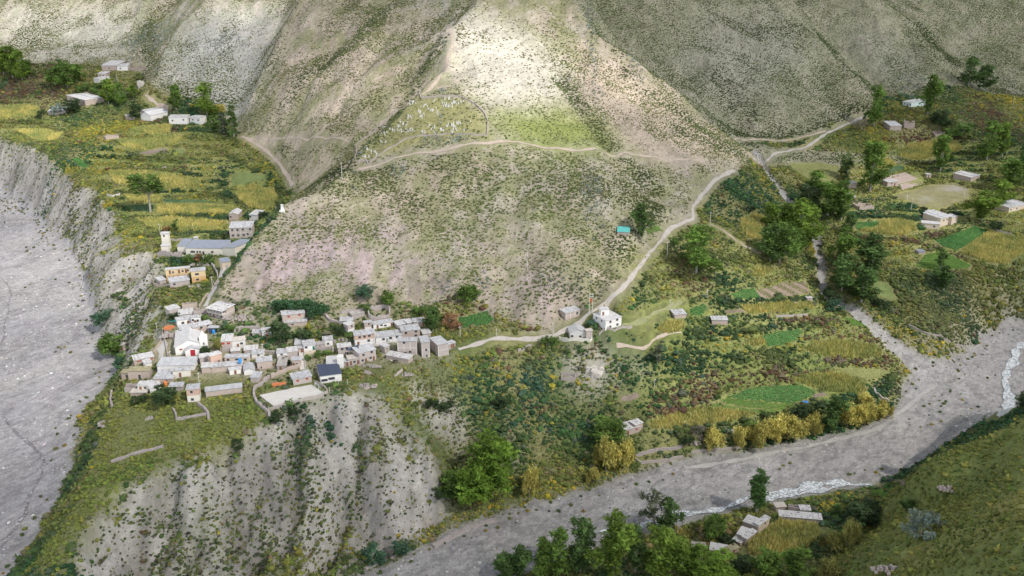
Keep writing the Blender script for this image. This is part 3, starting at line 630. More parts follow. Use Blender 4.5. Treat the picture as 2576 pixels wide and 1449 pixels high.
# ------------------------------------------------------------------ materials
def new_mat(name):
    m = bpy.data.materials.new(name); m.use_nodes = True
    nt = m.node_tree; b = nt.nodes['Principled BSDF']
    b.inputs['Roughness'].default_value = .9
    b.inputs['Specular IOR Level'].default_value = .15
    return m, nt, b
def add_noise(nt, scale, detail=4, rough=.6):
    tc = nt.nodes.get('TC') or nt.nodes.new('ShaderNodeTexCoord'); tc.name = 'TC'
    n = nt.nodes.new('ShaderNodeTexNoise'); n.inputs['Scale'].default_value = scale
    n.inputs['Detail'].default_value = detail; n.inputs['Roughness'].default_value = rough
    nt.links.new(tc.outputs['Object'], n.inputs['Vector']); return n
def mat(name, col, var=.12, scale=.8, rough=.9, bump=0.0, metal=0.0, spec=.15):
    m, nt, b = new_mat(name)
    n = add_noise(nt, scale)
    r = nt.nodes.new('ShaderNodeValToRGB')
    r.color_ramp.elements[0].position, r.color_ramp.elements[1].position = .3, .7
    r.color_ramp.elements[0].color = (*[c * (1 - var) for c in col], 1)
    r.color_ramp.elements[1].color = (*[min(1, c * (1 + var)) for c in col], 1)
    nt.links.new(n.outputs['Fac'], r.inputs['Fac']); nt.links.new(r.outputs['Color'], b.inputs['Base Color'])
    b.inputs['Roughness'].default_value = rough; b.inputs['Metallic'].default_value = metal
    b.inputs['Specular IOR Level'].default_value = spec
    if bump:
        bp = nt.nodes.new('ShaderNodeBump'); bp.inputs['Distance'].default_value = bump
        nt.links.new(n.outputs['Fac'], bp.inputs['Height']); nt.links.new(bp.outputs['Normal'], b.inputs['Normal'])
    return m
def attr_mat(name, rough=.9, nscale=0, nvar=.25, bump=0, transl=0.0):
    """colour from the mesh's own Col attribute, broken up by fine noise"""
    m, nt, b = new_mat(name); L = nt.links.new
    a = nt.nodes.new('ShaderNodeAttribute'); a.attribute_name = 'Col'
    out = a.outputs['Color']
    if nscale:
        n = add_noise(nt, nscale, 6, .7); n2_ = add_noise(nt, nscale * 5.3, 3, .7)
        mx = nt.nodes.new('ShaderNodeMath'); mx.operation = 'ADD'
        L(n.outputs['Fac'], mx.inputs[0]); L(n2_.outputs['Fac'], mx.inputs[1])
        mr = nt.nodes.new('ShaderNodeMapRange'); mr.inputs['From Min'].default_value = .65; mr.inputs['From Max'].default_value = 1.35
        mr.inputs['To Min'].default_value = 1 - nvar; mr.inputs['To Max'].default_value = 1 + nvar
        L(mx.outputs[0], mr.inputs['Value'])
        vm = nt.nodes.new('ShaderNodeVectorMath'); vm.operation = 'SCALE'
        L(out, vm.inputs[0]); L(mr.outputs[0], vm.inputs['Scale']); out = vm.outputs[0]
        if bump:
            bp = nt.nodes.new('ShaderNodeBump'); bp.inputs['Distance'].default_value = bump; bp.inputs['Strength'].default_value = .8
            L(mx.outputs[0], bp.inputs['Height']); L(bp.outputs['Normal'], b.inputs['Normal'])
    L(out, b.inputs['Base Color']); b.inputs['Roughness'].default_value = rough
    if transl:
        t = nt.nodes.new('ShaderNodeBsdfTranslucent'); L(out, t.inputs['Color'])
        ms = nt.nodes.new('ShaderNodeMixShader'); ms.inputs[0].default_value = transl
        L(b.outputs[0], ms.inputs[1]); L(t.outputs[0], ms.inputs[2]); L(ms.outputs[0], nt.nodes['Material Output'].inputs['Surface'])
    return m

def mesh_np(name, vs, faces, material, col=None, parent=None, smooth=False):
    """faces: (n,3) or (n,4) index array, or a list of such arrays; col: per-vertex rgb"""
    me = bpy.data.meshes.new(name)
    fl = faces if isinstance(faces, list) else [faces]
    me.vertices.add(len(vs)); me.vertices.foreach_set('co', np.asarray(vs, np.float32).ravel())
    lv = np.concatenate([f.ravel() for f in fl]); tot = np.concatenate([np.full(len(f), f.shape[1]) for f in fl])
    st = np.concatenate([[0], np.cumsum(tot)[:-1]])
    me.loops.add(len(lv)); me.loops.foreach_set('vertex_index', lv.astype(np.int32))
    me.polygons.add(len(tot)); me.polygons.foreach_set('loop_start', st.astype(np.int32)); me.polygons.foreach_set('loop_total', tot.astype(np.int32))
    me.polygons.foreach_set('use_smooth', np.full(len(tot), smooth))
    me.update()
    if col is not None:
        at = me.color_attributes.new('Col', 'FLOAT_COLOR', 'POINT')
        c4 = np.ones((len(vs), 4), np.float32); c4[:, :3] = col; at.data.foreach_set('color', c4.ravel())
    me.materials.append(material)
    o = bpy.data.objects.new(name, me); COL.objects.link(o)
    if parent: o.parent = parent
    return o
def tag(o, label=None, cat=None, group=None, kind=None):
    if label: o['label'] = label
    if cat: o['category'] = cat
    if group: o['group'] = group
    if kind: o['kind'] = kind
    return o

# ------------------------------------------------------------------ ground colour by region
def blobmap(lst, c='0'):
    A = np.zeros((NY, NX))
    for px, py, rx, ry in lst:
        p = cast(px, py)[0]; d = (H - p[2]) / rate(py); wx = rx * d / F; wy = ry * d * 4.0856e-4 / rate(py)
        A = np.maximum(A, np.exp(-(((XX - p[0] + n1) / wx) ** 2 + ((YY - p[1] + n2) / wy) ** 2) * .9))
    return A
GREENCLIFF = np.clip(blobmap([(600,1390,260,75),(900,1190,14,80),(960,1120,20,40),(780,1360,110,70),(750,1180,60,60),(800,1290,50,60),(450,1420,120,30),(380,760,40,30),(180,560,30,60),(1200,1000,200,70),(230,560,30,50),(1500,1000,230,90),(380,590,40,30),(1000,970,60,30),(2350,760,170,50),(1350,1130,200,50),(1600,1060,200,60),(1700,930,260,70),(1450,900,200,40),(1250,1180,80,40),(1900,900,250,60),(2200,800,80,60),(330,800,30,60)]), 0, 1)
def pm(c, pts, rag=1.0, soft=3.0): return mask(wpoly(c, pts), rag, soft)
C = np.zeros((NY, NX, 3)); C[:] = (.25, .235, .11)                       # valley earth and dry grass
gnz = fbm(XX, YY, 14, 81, 4)[..., None]; gn2 = fbm(XX, YY, 34, 91, 4)[..., None]
def lay(m, col):
    global C
    m = m[..., None] if m.ndim == 2 else m; C = C * (1 - m) + np.array(col) * m
lay(np.clip(.45 + gn2[..., 0] * 1.3, 0, 1), (.11, .14, .045))
hillc = np.array((.39, .33, .255)) + gnz * .05
C = C * (1 - M_hill[..., None]) + hillc * M_hill[..., None]
lay(M_hill * np.clip(fbm(XX, YY, 60, 101, 3) * 2.2 + .1, 0, .7), (.33, .31, .25))
lay(M_hill * np.clip(.5 + fbm(XX, YY, 7, 103, 4) * 1.6, 0, .8), (.225, .23, .115))
# grey scree of the north-west hills, the middle of the east hills, purple rock above the village
lay(M_hill * pm('0', [(380,200),(440,90),(520,5),(720,5),(640,230),(600,310),(480,280)], 2, 8) * .8, (.46, .45, .42))
lay(M_hill * pm('0', [(5,150),(5,5),(350,5),(360,160)], 2, 8) * .7, (.45, .43, .37))
lay(M_hill * pm('0', [(1640,150),(1800,10),(1950,40),(2050,180),(1950,240),(1800,260)], 2, 10) * .75, (.36, .34, .31))
lay(M_hill * pm('0', [(2080,60),(2200,40),(2300,150),(2330,220),(2200,215)], 2, 8) * .6, (.33, .31, .29))
pr = M_hill * pm('0', [(600,700),(710,530),(830,500),(1000,560),(1400,700),(1420,820),(1000,760),(700,770)], 2, 8)
lay(pr * np.clip(.35 + fbm(XX, YY, 16, 111, 3) * 2, 0, .9), (.40, .325, .33))
lay(Z_ROCK * np.clip(fbm(XX, YY * .3, 8, 117, 4) * 3.2 - .1, 0, .85), (.43, .34, .335)); lay(Z_ROCK * np.clip(-fbm(XX, YY * .3, 8, 118, 4) * 3.2 - .3, 0, .8), (.22, .19, .155))
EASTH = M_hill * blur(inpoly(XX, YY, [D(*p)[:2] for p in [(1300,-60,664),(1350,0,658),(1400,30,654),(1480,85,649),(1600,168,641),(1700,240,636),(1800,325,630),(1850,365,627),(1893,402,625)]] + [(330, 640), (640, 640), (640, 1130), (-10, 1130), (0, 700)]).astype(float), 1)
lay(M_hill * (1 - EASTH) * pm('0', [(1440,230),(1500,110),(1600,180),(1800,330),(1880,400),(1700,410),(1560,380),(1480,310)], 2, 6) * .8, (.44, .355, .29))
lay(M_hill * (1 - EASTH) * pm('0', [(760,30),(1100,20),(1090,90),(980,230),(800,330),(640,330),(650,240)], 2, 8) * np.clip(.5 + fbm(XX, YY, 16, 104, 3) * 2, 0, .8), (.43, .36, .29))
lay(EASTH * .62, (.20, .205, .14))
# sunlit patch on the peak, painted in as paler soil colour
lay(M_hill * pm('0', [(1130,60),(1180,30),(1320,60),(1420,180),(1440,240),(1300,300),(1180,230),(1130,170)], 2, 6) * .8, (.52, .485, .42))
lay(pm('0', [(1230,270),(1500,290),(1560,350),(1500,390),(1330,370),(1240,330)], 2, 6) * .85, (.23, .27, .07))
cem = wpoly('0', [(1080,247),(1150,250),(1195,275),(1222,300),(1228,345),(1150,352),(1040,368),(960,395),(900,408),(905,385),(985,310),(1030,265)])
lay(mask(cem, .2, 1.5) * .9, (.27, .26, .115))
# pale clay cliffs wherever the ground is steep
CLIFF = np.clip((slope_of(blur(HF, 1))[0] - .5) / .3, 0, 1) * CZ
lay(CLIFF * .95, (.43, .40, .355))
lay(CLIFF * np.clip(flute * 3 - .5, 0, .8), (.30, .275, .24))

lay(CLIFF * np.clip(1 - (HF - 3) / 7, 0, 1) * pm('0', [(960,1240),(1110,1240),(1110,1330),(1000,1390),(960,1330)], 1, 4), (.45, .34, .31))
lay(pm('0', [(240,1290),(330,1225),(400,1190),(520,1150),(600,1115),(680,1062),(830,1000),(900,1000),(1085,1160),(1108,1300),(1000,1400),(880,1449),(180,1449)], 1, 3) * .85 * (1 - .5 * GREENCLIFF), (.39, .37, .345))
lay(Z_SOUTH * GREENCLIFF * .5, (.16, .18, .08))
lay(pm('0', [(1420,900),(1500,880),(1560,950),(1480,985),(1420,960)], 1.5, 3) * .5, (.46, .42, .37))
lay(pm('0', [(2290,830),(2420,790),(2440,860),(2350,895)], 1.5, 3) * .25, (.43, .38, .32))
st = fbm(flx, fly * .12, 5, 123, 4)
lay(CZ * np.clip(st * 2.6, 0, .8), (.27, .25, .225)); lay(CZ * np.clip(-st * 2.2, 0, .6), (.47, .44, .405))
lay(pm('0', [(600,860),(1130,870),(1140,930),(860,930),(700,960),(340,960),(330,900),(420,860),(430,770),(560,770),(900,790),(1090,800)], 1, 2) * .5, (.36, .32, .26))
lay(TREAD * .8, (.25, .28, .085)); lay(TREAD * np.clip(fbm(XX, YY, 18, 127, 3) * 2, 0, .6), (.33, .30, .13))
# south tongue and near hill: short green growth
lay(pm('0', [(310,975),(650,1010),(668,1058),(600,1105),(520,1140),(400,1186),(330,1220),(250,1285),(190,1380),(175,1445),(60,1445),(150,1330),(210,1230),(250,1060)], .8, 2) * .85, (.20, .215, .08))
lay(M_near, (.16, .19, .06)); lay(M_near * np.clip(gn2[..., 0] * 2, 0, 1), (.27, .25, .085))
lay(np.clip(M_west, 0, 1), (.42, .40, .405)); lay(np.clip(np.maximum(M_main, M_stream), 0, 1), (.375, .36, .345))
lay(M_bed * np.clip(fbm(XX, YY, 26, 131, 4) * 2.2, 0, .6), (.40, .375, .35))
bx, by = XX * .78 + YY * .62, YY * .78 - XX * .62           # bars and old channels run with the flow
wx_, wy_ = YY * .9 + XX * .43, XX * .9 - YY * .43
for (mm, u_, v_) in ((M_main, bx, by), (M_west, wx_, wy_)):
    ch = np.abs(fbm(u_ * .16 + 5 * fbm(XX, YY, 30, 150, 2), v_, 7, 151, 4))
    lay(mm * np.clip(1 - ch * 11, 0, .5), (.25, .24, .235)); lay(mm * np.clip(fbm(u_ * .3, v_, 9, 161, 4) * 2.0, 0, .45), (.43, .415, .40))
    HF = HF - mm * np.clip(1 - ch * 7, 0, 1) * .5
lay(np.clip(M_main, 0, 1) * np.clip(fbm(XX, YY, 3.2, 171, 2) * 2 - .2, 0, .5), (.20, .195, .19)); lay(M_west * np.clip(fbm(XX, YY, 3.2, 172, 2) * 2.4 - .1, 0, .5), (.27, .255, .26)); lay(M_west * np.clip(fbm(wx_ * .25, wy_, 22, 173, 4) * 2.6, 0, .5), (.50, .475, .46))
C = np.clip(C * (1 + .16 * gnz + .10 * rng.standard_normal((NY, NX, 1))), .02, .8)

# ------------------------------------------------------------------ ground meshes (one grid, split where the ground changes)
g_mat = attr_mat('earth_and_rock', nscale=.55, nvar=.30, bump=.5)
r_mat = attr_mat('river_gravel', nscale=1.1, nvar=.55, bump=.6)
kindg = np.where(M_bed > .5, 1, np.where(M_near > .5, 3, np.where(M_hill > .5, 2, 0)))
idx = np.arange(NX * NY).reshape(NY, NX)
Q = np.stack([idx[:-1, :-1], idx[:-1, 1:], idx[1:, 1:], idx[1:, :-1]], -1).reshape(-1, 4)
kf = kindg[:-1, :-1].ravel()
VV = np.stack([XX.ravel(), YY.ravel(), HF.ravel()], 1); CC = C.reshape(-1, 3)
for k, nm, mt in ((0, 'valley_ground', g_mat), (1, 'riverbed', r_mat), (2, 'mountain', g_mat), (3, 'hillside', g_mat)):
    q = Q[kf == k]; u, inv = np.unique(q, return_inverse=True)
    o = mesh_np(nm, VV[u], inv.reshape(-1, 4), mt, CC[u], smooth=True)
    tag(o, {'valley_ground': 'green and ochre terraced valley ground', 'riverbed': 'wide beds of pale grey cobbles and gravel', 'mountain': 'steep dry mountain flanks of pinkish earth', 'hillside': 'near green slope in the lower right corner'}[nm],
        {'valley_ground': 'ground', 'riverbed': 'riverbed', 'mountain': 'mountain', 'hillside': 'hill'}[nm], kind='structure')

# no-plant map: fields, beds, roads, houses
BLOCK = np.zeros((NY, NX), bool)
def block_poly(w): BLOCK[inpoly(XX, YY, w)] = True
FW = []
for f in FIELDS:
    w = wpoly(f[1], f[2]); FW.append(w); block_poly(grow(w, 1.03)); cf_ = np.mean(w, 0); rr_ = max(np.ptp([p[0] for p in w]), np.ptp([p[1] for p in w])); block_poly(grow(w, 1 + 2.6 / rr_ + .02))

def strip(name, c, pts, width, col, label, cat, lift=.14, kind='structure', jit=.6, z_extra=None):
    q = [c2p(c, x, y) for x, y in pts]; w = cast([a for a, b in q], [b for a, b in q])[:, :2]
    return strip_w(name, w, width, col, label, cat, lift, kind, jit)
def strip_w(name, w, width, mtl, label, cat, lift=.14, kind='structure', jit=.6):
    w = np.asarray(w, float); seg = np.hypot(*np.diff(w, axis=0).T); s = np.concatenate([[0], np.cumsum(seg)])
    n = max(3, int(s[-1] / 1.0)); t = np.linspace(0, s[-1], n)
    x, y = np.interp(t, s, w[:, 0]), np.interp(t, s, w[:, 1])
    k = np.ones(7) / 7
    if n > 12:
        x = np.convolve(np.pad(x, 3, 'edge'), k, 'valid'); y = np.convolve(np.pad(y, 3, 'edge'), k, 'valid')
    tx, ty = np.gradient(x), np.gradient(y); L = np.hypot(tx, ty) + 1e-6; nx_, ny_ = -ty / L, tx / L
    wd = width if np.ndim(width) else np.full(2, width)
    wd = np.interp(t, np.linspace(0, s[-1], len(wd)), wd) * (1 + jit * fbm(t, t * 0, 6, 5, 2))
    vs, m = [], 5
    for j in range(m):
        o = (j / (m - 1) - .5) * wd
        X, Y = x + nx_ * o, y + ny_ * o
        vs.append(np.stack([X, Y, np.maximum(hz(X, Y), hz(X, Y)) + lift], 1))
    vs = np.stack(vs, 1).reshape(-1, 3); i = np.arange((n - 1) * m).reshape(n - 1, m)[:, :-1].ravel()
    q = np.stack([i, i + m, i + m + 1, i + 1], 1)
    o = mesh_np(name, vs, q, mtl, smooth=True); tag(o, label, cat, kind=kind)
    # keep plants off
    wl = list(zip(x, y)); hw = wd / 2 + .6
    for X, Y, h_ in zip(x, y, hw):
        i0, i1 = int((X - h_ - GX0) / GS), int((X + h_ - GX0) / GS) + 1; j0, j1 = int((Y - h_ - GY0) / GS), int((Y + h_ - GY0) / GS) + 1
        BLOCK[max(0, j0):j1 + 1, max(0, i0):i1 + 1] = True
    return o
road_mat = mat('dusty_road', (.40, .365, .33), .12, .5, bump=.1)
path_mat = mat('trodden_earth', (.42, .345, .285), .12, .6, bump=.1)
cobble_mat = mat('cobbled_lane', (.44, .42, .39), .14, 1.2, bump=.1)
strip('road', '0', [(x, y) for x, y, z in ROADPX if x < 1880], 1.9, road_mat, 'dusty grey road climbing along the mountain foot', 'road')
strip('road', '0', [(1893,400),(1950,386),(2030,370),(2080,335),(2160,300),(2208,284)], 2.0, road_mat, 'dusty grey road continuing up the valley beyond the stream', 'road')
strip('footpath', '3', [(185,1215),(0,1205),(-200,1190),(-500,1170)], 1.2, path_mat, 'thin path crossing the lower mountain flank to the road', 'path')
strip('footpath', '2', [(2130,1160),(1800,1140),(1500,1110),(1240,1065),(1100,1085),(800,1130),(500,1170),(300,1240),(120,1280)], 1.7, path_mat, 'pink earth path below the walled cemetery', 'path')
strip('footpath', '2', [(600,720),(720,620),(790,480),(840,350),(800,200)], 1.8, path_mat, 'pale trail climbing from the cemetery towards the peak', 'path')
strip('footpath', '0', [(605,342),(640,360),(672,380),(700,408),(722,440),(736,470)], 1.9, path_mat, 'earth path descending behind the dark spur', 'path')
strip('footpath', '0', [(610,343),(700,348),(800,345),(880,358)], 1.0, path_mat, 'faint level path across the north mountain face', 'path')
strip('footpath', '0', [(365,238),(385,255),(405,268),(425,272)], 2.5, path_mat, 'short pale path between poplars near the far houses', 'path')
strip('footpath', '3', [(380,1055),(600,1052),(850,1050),(1080,990)], 1.8, path_mat, 'faint path along the foot of the east hills', 'path')
strip('lane', '0', [(515,775),(530,745),(545,715),(556,690),(570,672),(560,655)], 3.4, cobble_mat, 'cobbled lane with a low wall climbing to the school', 'lane')
strip('lane', 'A', [(650,1075),(680,900),(705,760),(700,640)], 3.6, cobble_mat, 'broad cobbled ramp along the west edge of the village', 'lane')
strip('lane', 'C', [(430,680),(700,650),(1000,600),(1240,590)], 3.0, cobble_mat, 'village street in front of the brick and white houses', 'lane')
strip('footpath', '6', [(200,240),(330,310),(430,390),(520,430),(600,480)], 1.3, path_mat, 'stony track running down to the poplar grove', 'path')
strip('footpath', '5', [(2576,1060),(2400,1090),(2330,1130),(2300,1190),(2060,1160)], 1.0, path_mat, 'curved footpath around the small round maize field', 'path')
strip('footpath', '5', [(2100,1010),(2300,960),(2450,880),(2576,820)], 1.8, mat('grassy_track', (.25, .255, .13), .15, .5), 'grassy track running from the white two storey house to the terraces', 'path')
strip('footpath', '8', [(180,40),(270,5)], 1.6, path_mat, 'thin path on the crest above the pale cliff', 'path')
strip('dirt_track', '9', [(0,640),(500,560),(1000,460),(1500,330),(1750,120),(1900,0)], 2.6, mat('packed_gravel', (.37, .355, .335), .14, .5), 'vehicle track of packed gravel along the river bank', 'track', jit=.6)

# ------------------------------------------------------------------ running water
def water_mat(name, foam):
    m, nt, b = new_mat(name); n = add_noise(nt, .9, 6, .75)
    r = nt.nodes.new('ShaderNodeValToRGB'); r.color_ramp.elements[0].position = foam; r.color_ramp.elements[1].position = foam + .16
    r.color_ramp.elements[0].color = (.20, .22, .22, 1); r.color_ramp.elements[1].color = (.75, .77, .78, 1)
    nt.links.new(n.outputs['Fac'], r.inputs['Fac']); nt.links.new(r.outputs['Color'], b.inputs['Base Color'])
    b.inputs['Roughness'].default_value = .35; b.inputs['Specular IOR Level'].default_value = .4
    bp = nt.nodes.new('ShaderNodeBump'); bp.inputs['Distance'].default_value = .25
    nt.links.new(n.outputs['Fac'], bp.inputs['Height']); nt.links.new(bp.outputs['Normal'], b.inputs['Normal'])
    return m
wm = water_mat('white_water', .42); wm2 = water_mat('shallow_water', .50); wm2.node_tree.nodes['Color Ramp'].color_ramp.elements[0].color = (.15, .13, .125, 1)
strip('river', '9', [(-700,1130),(-400,1080),(-200,1060),(0,985),(150,970),(330,935),(480,860),(640,850),(840,815),(950,775),(1080,750),(1200,745),(1330,765),(1440,760)], [3.5, 4, 4.5, 3.5, 5, 4.5, 3], wm, 'shallow foaming river running through the gravel bed', 'river', lift=.3, jit=1.2)
strip('river', '9', [(850,850),(900,825),(1000,800),(1100,800),(1180,755),(1230,745)], [3, 4, 3.5, 3], wm, 'second braid of white water beside the river', 'river', lift=.34, jit=1.0)
strip('river', '0', [(2590,855),(2556,880),(2552,910),(2536,925),(2527,960),(2535,985),(2540,1005),(2533,1030),(2522,1048)], [3, 4, 4, 5, 5, 4], wm, 'white rapids at the right edge of the photo', 'river', lift=.3, jit=.8)
strip('brook', '7', [(0,200),(60,300),(150,400),(250,470),(330,560),(330,640),(260,780),(200,880),(200,980),(120,1080),(60,1160),(0,1250)], [.7, 1.0, 1.2, 1.1, .9], wm2, 'narrow brook trickling down the west riverbed', 'brook', lift=.2, jit=1.2)
strip('brook', '4', [(0,640),(60,700),(90,780),(60,830),(70,900),(30,1000),(40,1080),(0,1160)], [.6, 1.0, .7], wm2, 'dark upper trickle of the west riverbed brook', 'brook', lift=.18, jit=1.2)

# ------------------------------------------------------------------ plant and stone shapes
def ico(sub=0):
    bm = bmesh.new(); bmesh.ops.create_icosphere(bm, subdivisions=sub + 1, radius=1.0)
    v = np.array([x.co[:] for x in bm.verts]); f = np.array([[l.index for l in p.verts] for p in bm.faces]); bm.free(); return v, f
ICO_V, ICO_F = ico(0)
def bush_proto(seed, jit=.38, squash=.8, spikes=10):
    r = np.random.default_rng(seed)
    v = ICO_V * (1 + r.uniform(-jit, jit, (len(ICO_V), 1))); v[:, 2] *= squash; v[:, 2] += .35
    vs, fs, sh = [v], [ICO_F], [r.uniform(.75, 1.2, len(v))]
    n = len(v)
    for _ in range(spikes):                 # loose sprays of leaf that break the outline
        d = r.normal(size=3); d[2] = abs(d[2]) * .8; d /= np.linalg.norm(d)
        c = d * r.uniform(.75, 1.2) * (1, 1, squash); c[2] += .3
        t = r.normal(size=(3, 3)) * .27
        vs.append(c + t); fs.append(np.array([[n, n + 1, n + 2]])); sh.append(np.full(3, r.uniform(.7, 1.4))); n += 3
    return np.concatenate(vs), np.concatenate(fs), np.concatenate(sh)
BUSH = [bush_proto(s) for s in range(8)]
LOWBUSH = [bush_proto(s, spikes=5) for s in range(20, 26)]
STONE = [(ICO_V * (1 + np.random.default_rng(s).uniform(-.3, .3, (12, 1))) * (1, .8, .6), ICO_F, np.random.default_rng(s).uniform(.9, 1.1, 12)) for s in range(30, 35)]
TUFT = []
for s in range(6):
    r = np.random.default_rng(60 + s); vs, fs, sh = [], [], []
    for k in range(7):
        a = r.uniform(0, 6.28); c = np.array([math.cos(a), math.sin(a), 0]) * r.uniform(0, .5)
        tip = c * 2.2 + (0, 0, r.uniform(.7, 1.2)); sd = np.array([-math.sin(a), math.cos(a), 0]) * .28
        vs += [c - sd, c + sd, tip]; fs.append([3 * k, 3 * k + 1, 3 * k + 2]); sh += [r.uniform(.7, 1.3)] * 3
    TUFT.append((np.array(vs), np.array(fs), np.array(sh)))

def merge(name, protos, x, y, size, col, material, label, cat, kind='stuff', sink=.15, hscale=1.0, zoff=None, parent=None):
    x, y, size = np.asarray(x), np.asarray(y), np.asarray(size)
    if len(x) == 0: return None
    z = hz(x, y) - size * sink
    if zoff is not None: z = z + zoff
    pick = rng.integers(0, len(protos), len(x)); rot = rng.uniform(0, 6.283, len(x))
    AV, AF, AC = [], [], []; base = 0
    for k, (pv, pf, ps) in enumerate(protos):
        m = np.nonzero(pick == k)[0]
        if len(m) == 0: continue
        c, s = np.cos(rot[m])[:, None], np.sin(rot[m])[:, None]
        st = rng.uniform(.8, 1.25, (len(m), 1))
        X = (pv[None, :, 0] * c - pv[None, :, 1] * s * st) * size[m, None] + x[m, None]
        Y = (pv[None, :, 0] * s + pv[None, :, 1] * c * st) * size[m, None] + y[m, None]
        Zz = pv[None, :, 2] * size[m, None] * hscale + z[m, None]
        AV.append(np.stack([X, Y, Zz], -1).reshape(-1, 3))
        AF.append((pf[None] + (np.arange(len(m)) * len(pv))[:, None, None] + base).reshape(-1, pf.shape[1]))
        AC.append((col[m][:, None, :] * ps[None, :, None] * rng.uniform(.9, 1.1, (len(m), len(pv), 1))).reshape(-1, 3))
        base += len(m) * len(pv)
    o = mesh_np(name, np.concatenate(AV), np.concatenate(AF), material, np.clip(np.concatenate(AC), .005, .9), parent)
    return tag(o, label, cat, kind=kind)

def grid_pts(s, x0=GX0 + 5, x1=GX1 - 5, y0=GY0 + 5, y1=1000):
    X, Y = np.meshgrid(np.arange(x0, x1, s), np.arange(y0, y1, s))
    X = X.ravel() + rng.uniform(-.5, .5, X.size) * s; Y = Y.ravel() + rng.uniform(-.5, .5, Y.size) * s
    px, py = proj(X, Y, hz(X, Y)); m = (px > -160) & (px < 2740) & (py > -60) & (py < 1560)
    return X[m], Y[m]
def samp(M, x, y): return M[np.clip(((y - GY0) / GS + .5).astype(int), 0, NY - 1), np.clip(((x - GX0) / GS + .5).astype(int), 0, NX - 1)]
YEL = blobmap([(270,410,40,25),(330,345,30,12),(410,358,50,8),(480,470,40,20),(510,440,30,20),(330,482,70,8),(250,560,30,40),(310,600,45,30),(150,500,30,30),(130,570,25,30),(450,540,90,6),(540,540,40,6),(300,320,40,15),(230,330,50,12),(690,455,20,20),(660,425,30,8),
   (1835,862,55,10),(1790,855,20,12),(2265,635,50,18),(2050,640,14,30),(2240,825,30,14),(2290,850,30,14),(2350,870,50,14),(2420,892,25,10),(2420,925,35,20),(2265,920,14,35),(560,1000,50,14),(1140,910,60,14),(890,1375,30,20),(1050,1340,40,18),(1130,1310,50,18),
   (2060,1240,60,14),(2120,1270,70,20),(2190,1300,50,25),(2150,430,40,20),(2500,230,40,14),(2210,340,40,20),(2540,250,40,15),(2260,270,25,10),(1920,450,10,10),(1450,945,50,12),(1180,855,30,6),(1330,860,60,5),(260,900,0.1,.1),(1560,760,40,14),(1680,860,20,10),(1990,870,40,10),(2560,540,40,20),(600,960,16,12),(1095,840,60,4),
   (220,660,60,4),(330,662,60,4),(1410,795,30,8),(1270,1260,80,14),(1380,1230,90,10),(1550,1190,70,8),(200,1100,20,40),(2180,1340,40,30)])
RUST = blobmap([(80,215,35,20),(25,225,30,20),(140,235,30,14),(100,255,30,10),(410,292,16,8),(430,322,40,5),(310,335,30,6),(2290,345,50,16),(2330,365,40,12),(2190,605,50,8),(2270,615,60,9),(2350,612,30,8),(1800,935,40,14),(1970,942,55,9),(1850,925,30,8),(2110,842,90,6),(2170,912,80,8),(1750,990,40,14),(1800,975,30,9),(1900,960,40,6),(1690,1045,30,12),
   (500,180,16,6),(470,880,0.1,.1),(350,750,10,8),(2500,290,30,20),(2480,320,30,20),(1500,890,12,12),(1330,800,20,10),(1730,700,50,14),(1640,860,30,10),(400,300,20,8),(1265,885,10,6),(2250,560,0.1,.1),(1690,1290,40,12),(2350,590,40,8),(230,860,0.1,.1),(2200,1345,20,10),(2400,640,30,5),(1980,1345,0.1,.1)])
GREYG = blobmap([(240,790,20,20),(860,1060,60,20),(1130,950,60,30),(1330,960,60,20),(2420,750,60,30),(2350,800,60,30),(1550,1200,40,12),(960,1400,50,20),(1180,1340,60,14),(700,350,0.1,.1)])
# pale agave patches
AGA = blobmap([(1150,352,25,8),(1100,355,40,6),(1130,725,26,8),(1220,715,18,5),(1400,700,35,10),(1440,720,40,8),(1370,705,20,8),(900,400,8,20),(895,435,8,18),(2300,232,40,6),(1540,560,0.1,.1),(1490,495,30,25),(400,95,60,4),(350,100,40,4),(560,105,40,3),(1800,700,0.1,.1),(2080,350,0.1,.1),(1260,900,8,6),(1000,430,20,6),(1120,160,4,30),(1480,30,14,20),(1600,160,14,8)])
leaf = attr_mat('leaves', rough=.85, transl=.25)
stone_m = attr_mat('loose_stone', nscale=1.5, nvar=.15)

def pal(n, cols, w, jit=.22):
    c = np.array(cols)[rng.choice(len(cols), n, p=np.array(w) / sum(w))]
    return c * (1 + rng.uniform(-jit, jit, (n, 1))) * (1 + rng.uniform(-.08, .08, (n, 3)))
VALLEY = (1 - M_hill) * (1 - M_near) * (1 - M_bed)
SLF = slope_of(blur(HF, 1))[0]
PEAK = blobmap([(1280,170,140,130)])
LAWN = mask(wpoly('C', [(600,1000),(830,900),(1320,960),(1230,1050),(1130,1190),(850,1200)]), 0, .5) + mask(wpoly('D', [(1330,560),(1950,560),(2030,680),(1960,760),(1340,770)]), 0, .5) + mask(wpoly('A', [(760,820),(870,830),(905,1010),(1090,1010),(1080,1050),(790,1060)]), 0, .5) + mask(wpoly('7', [(950,230),(1200,200),(1180,280),(1000,420),(900,400)]), .4, 1)
LAWN = np.clip(LAWN, 0, 1)

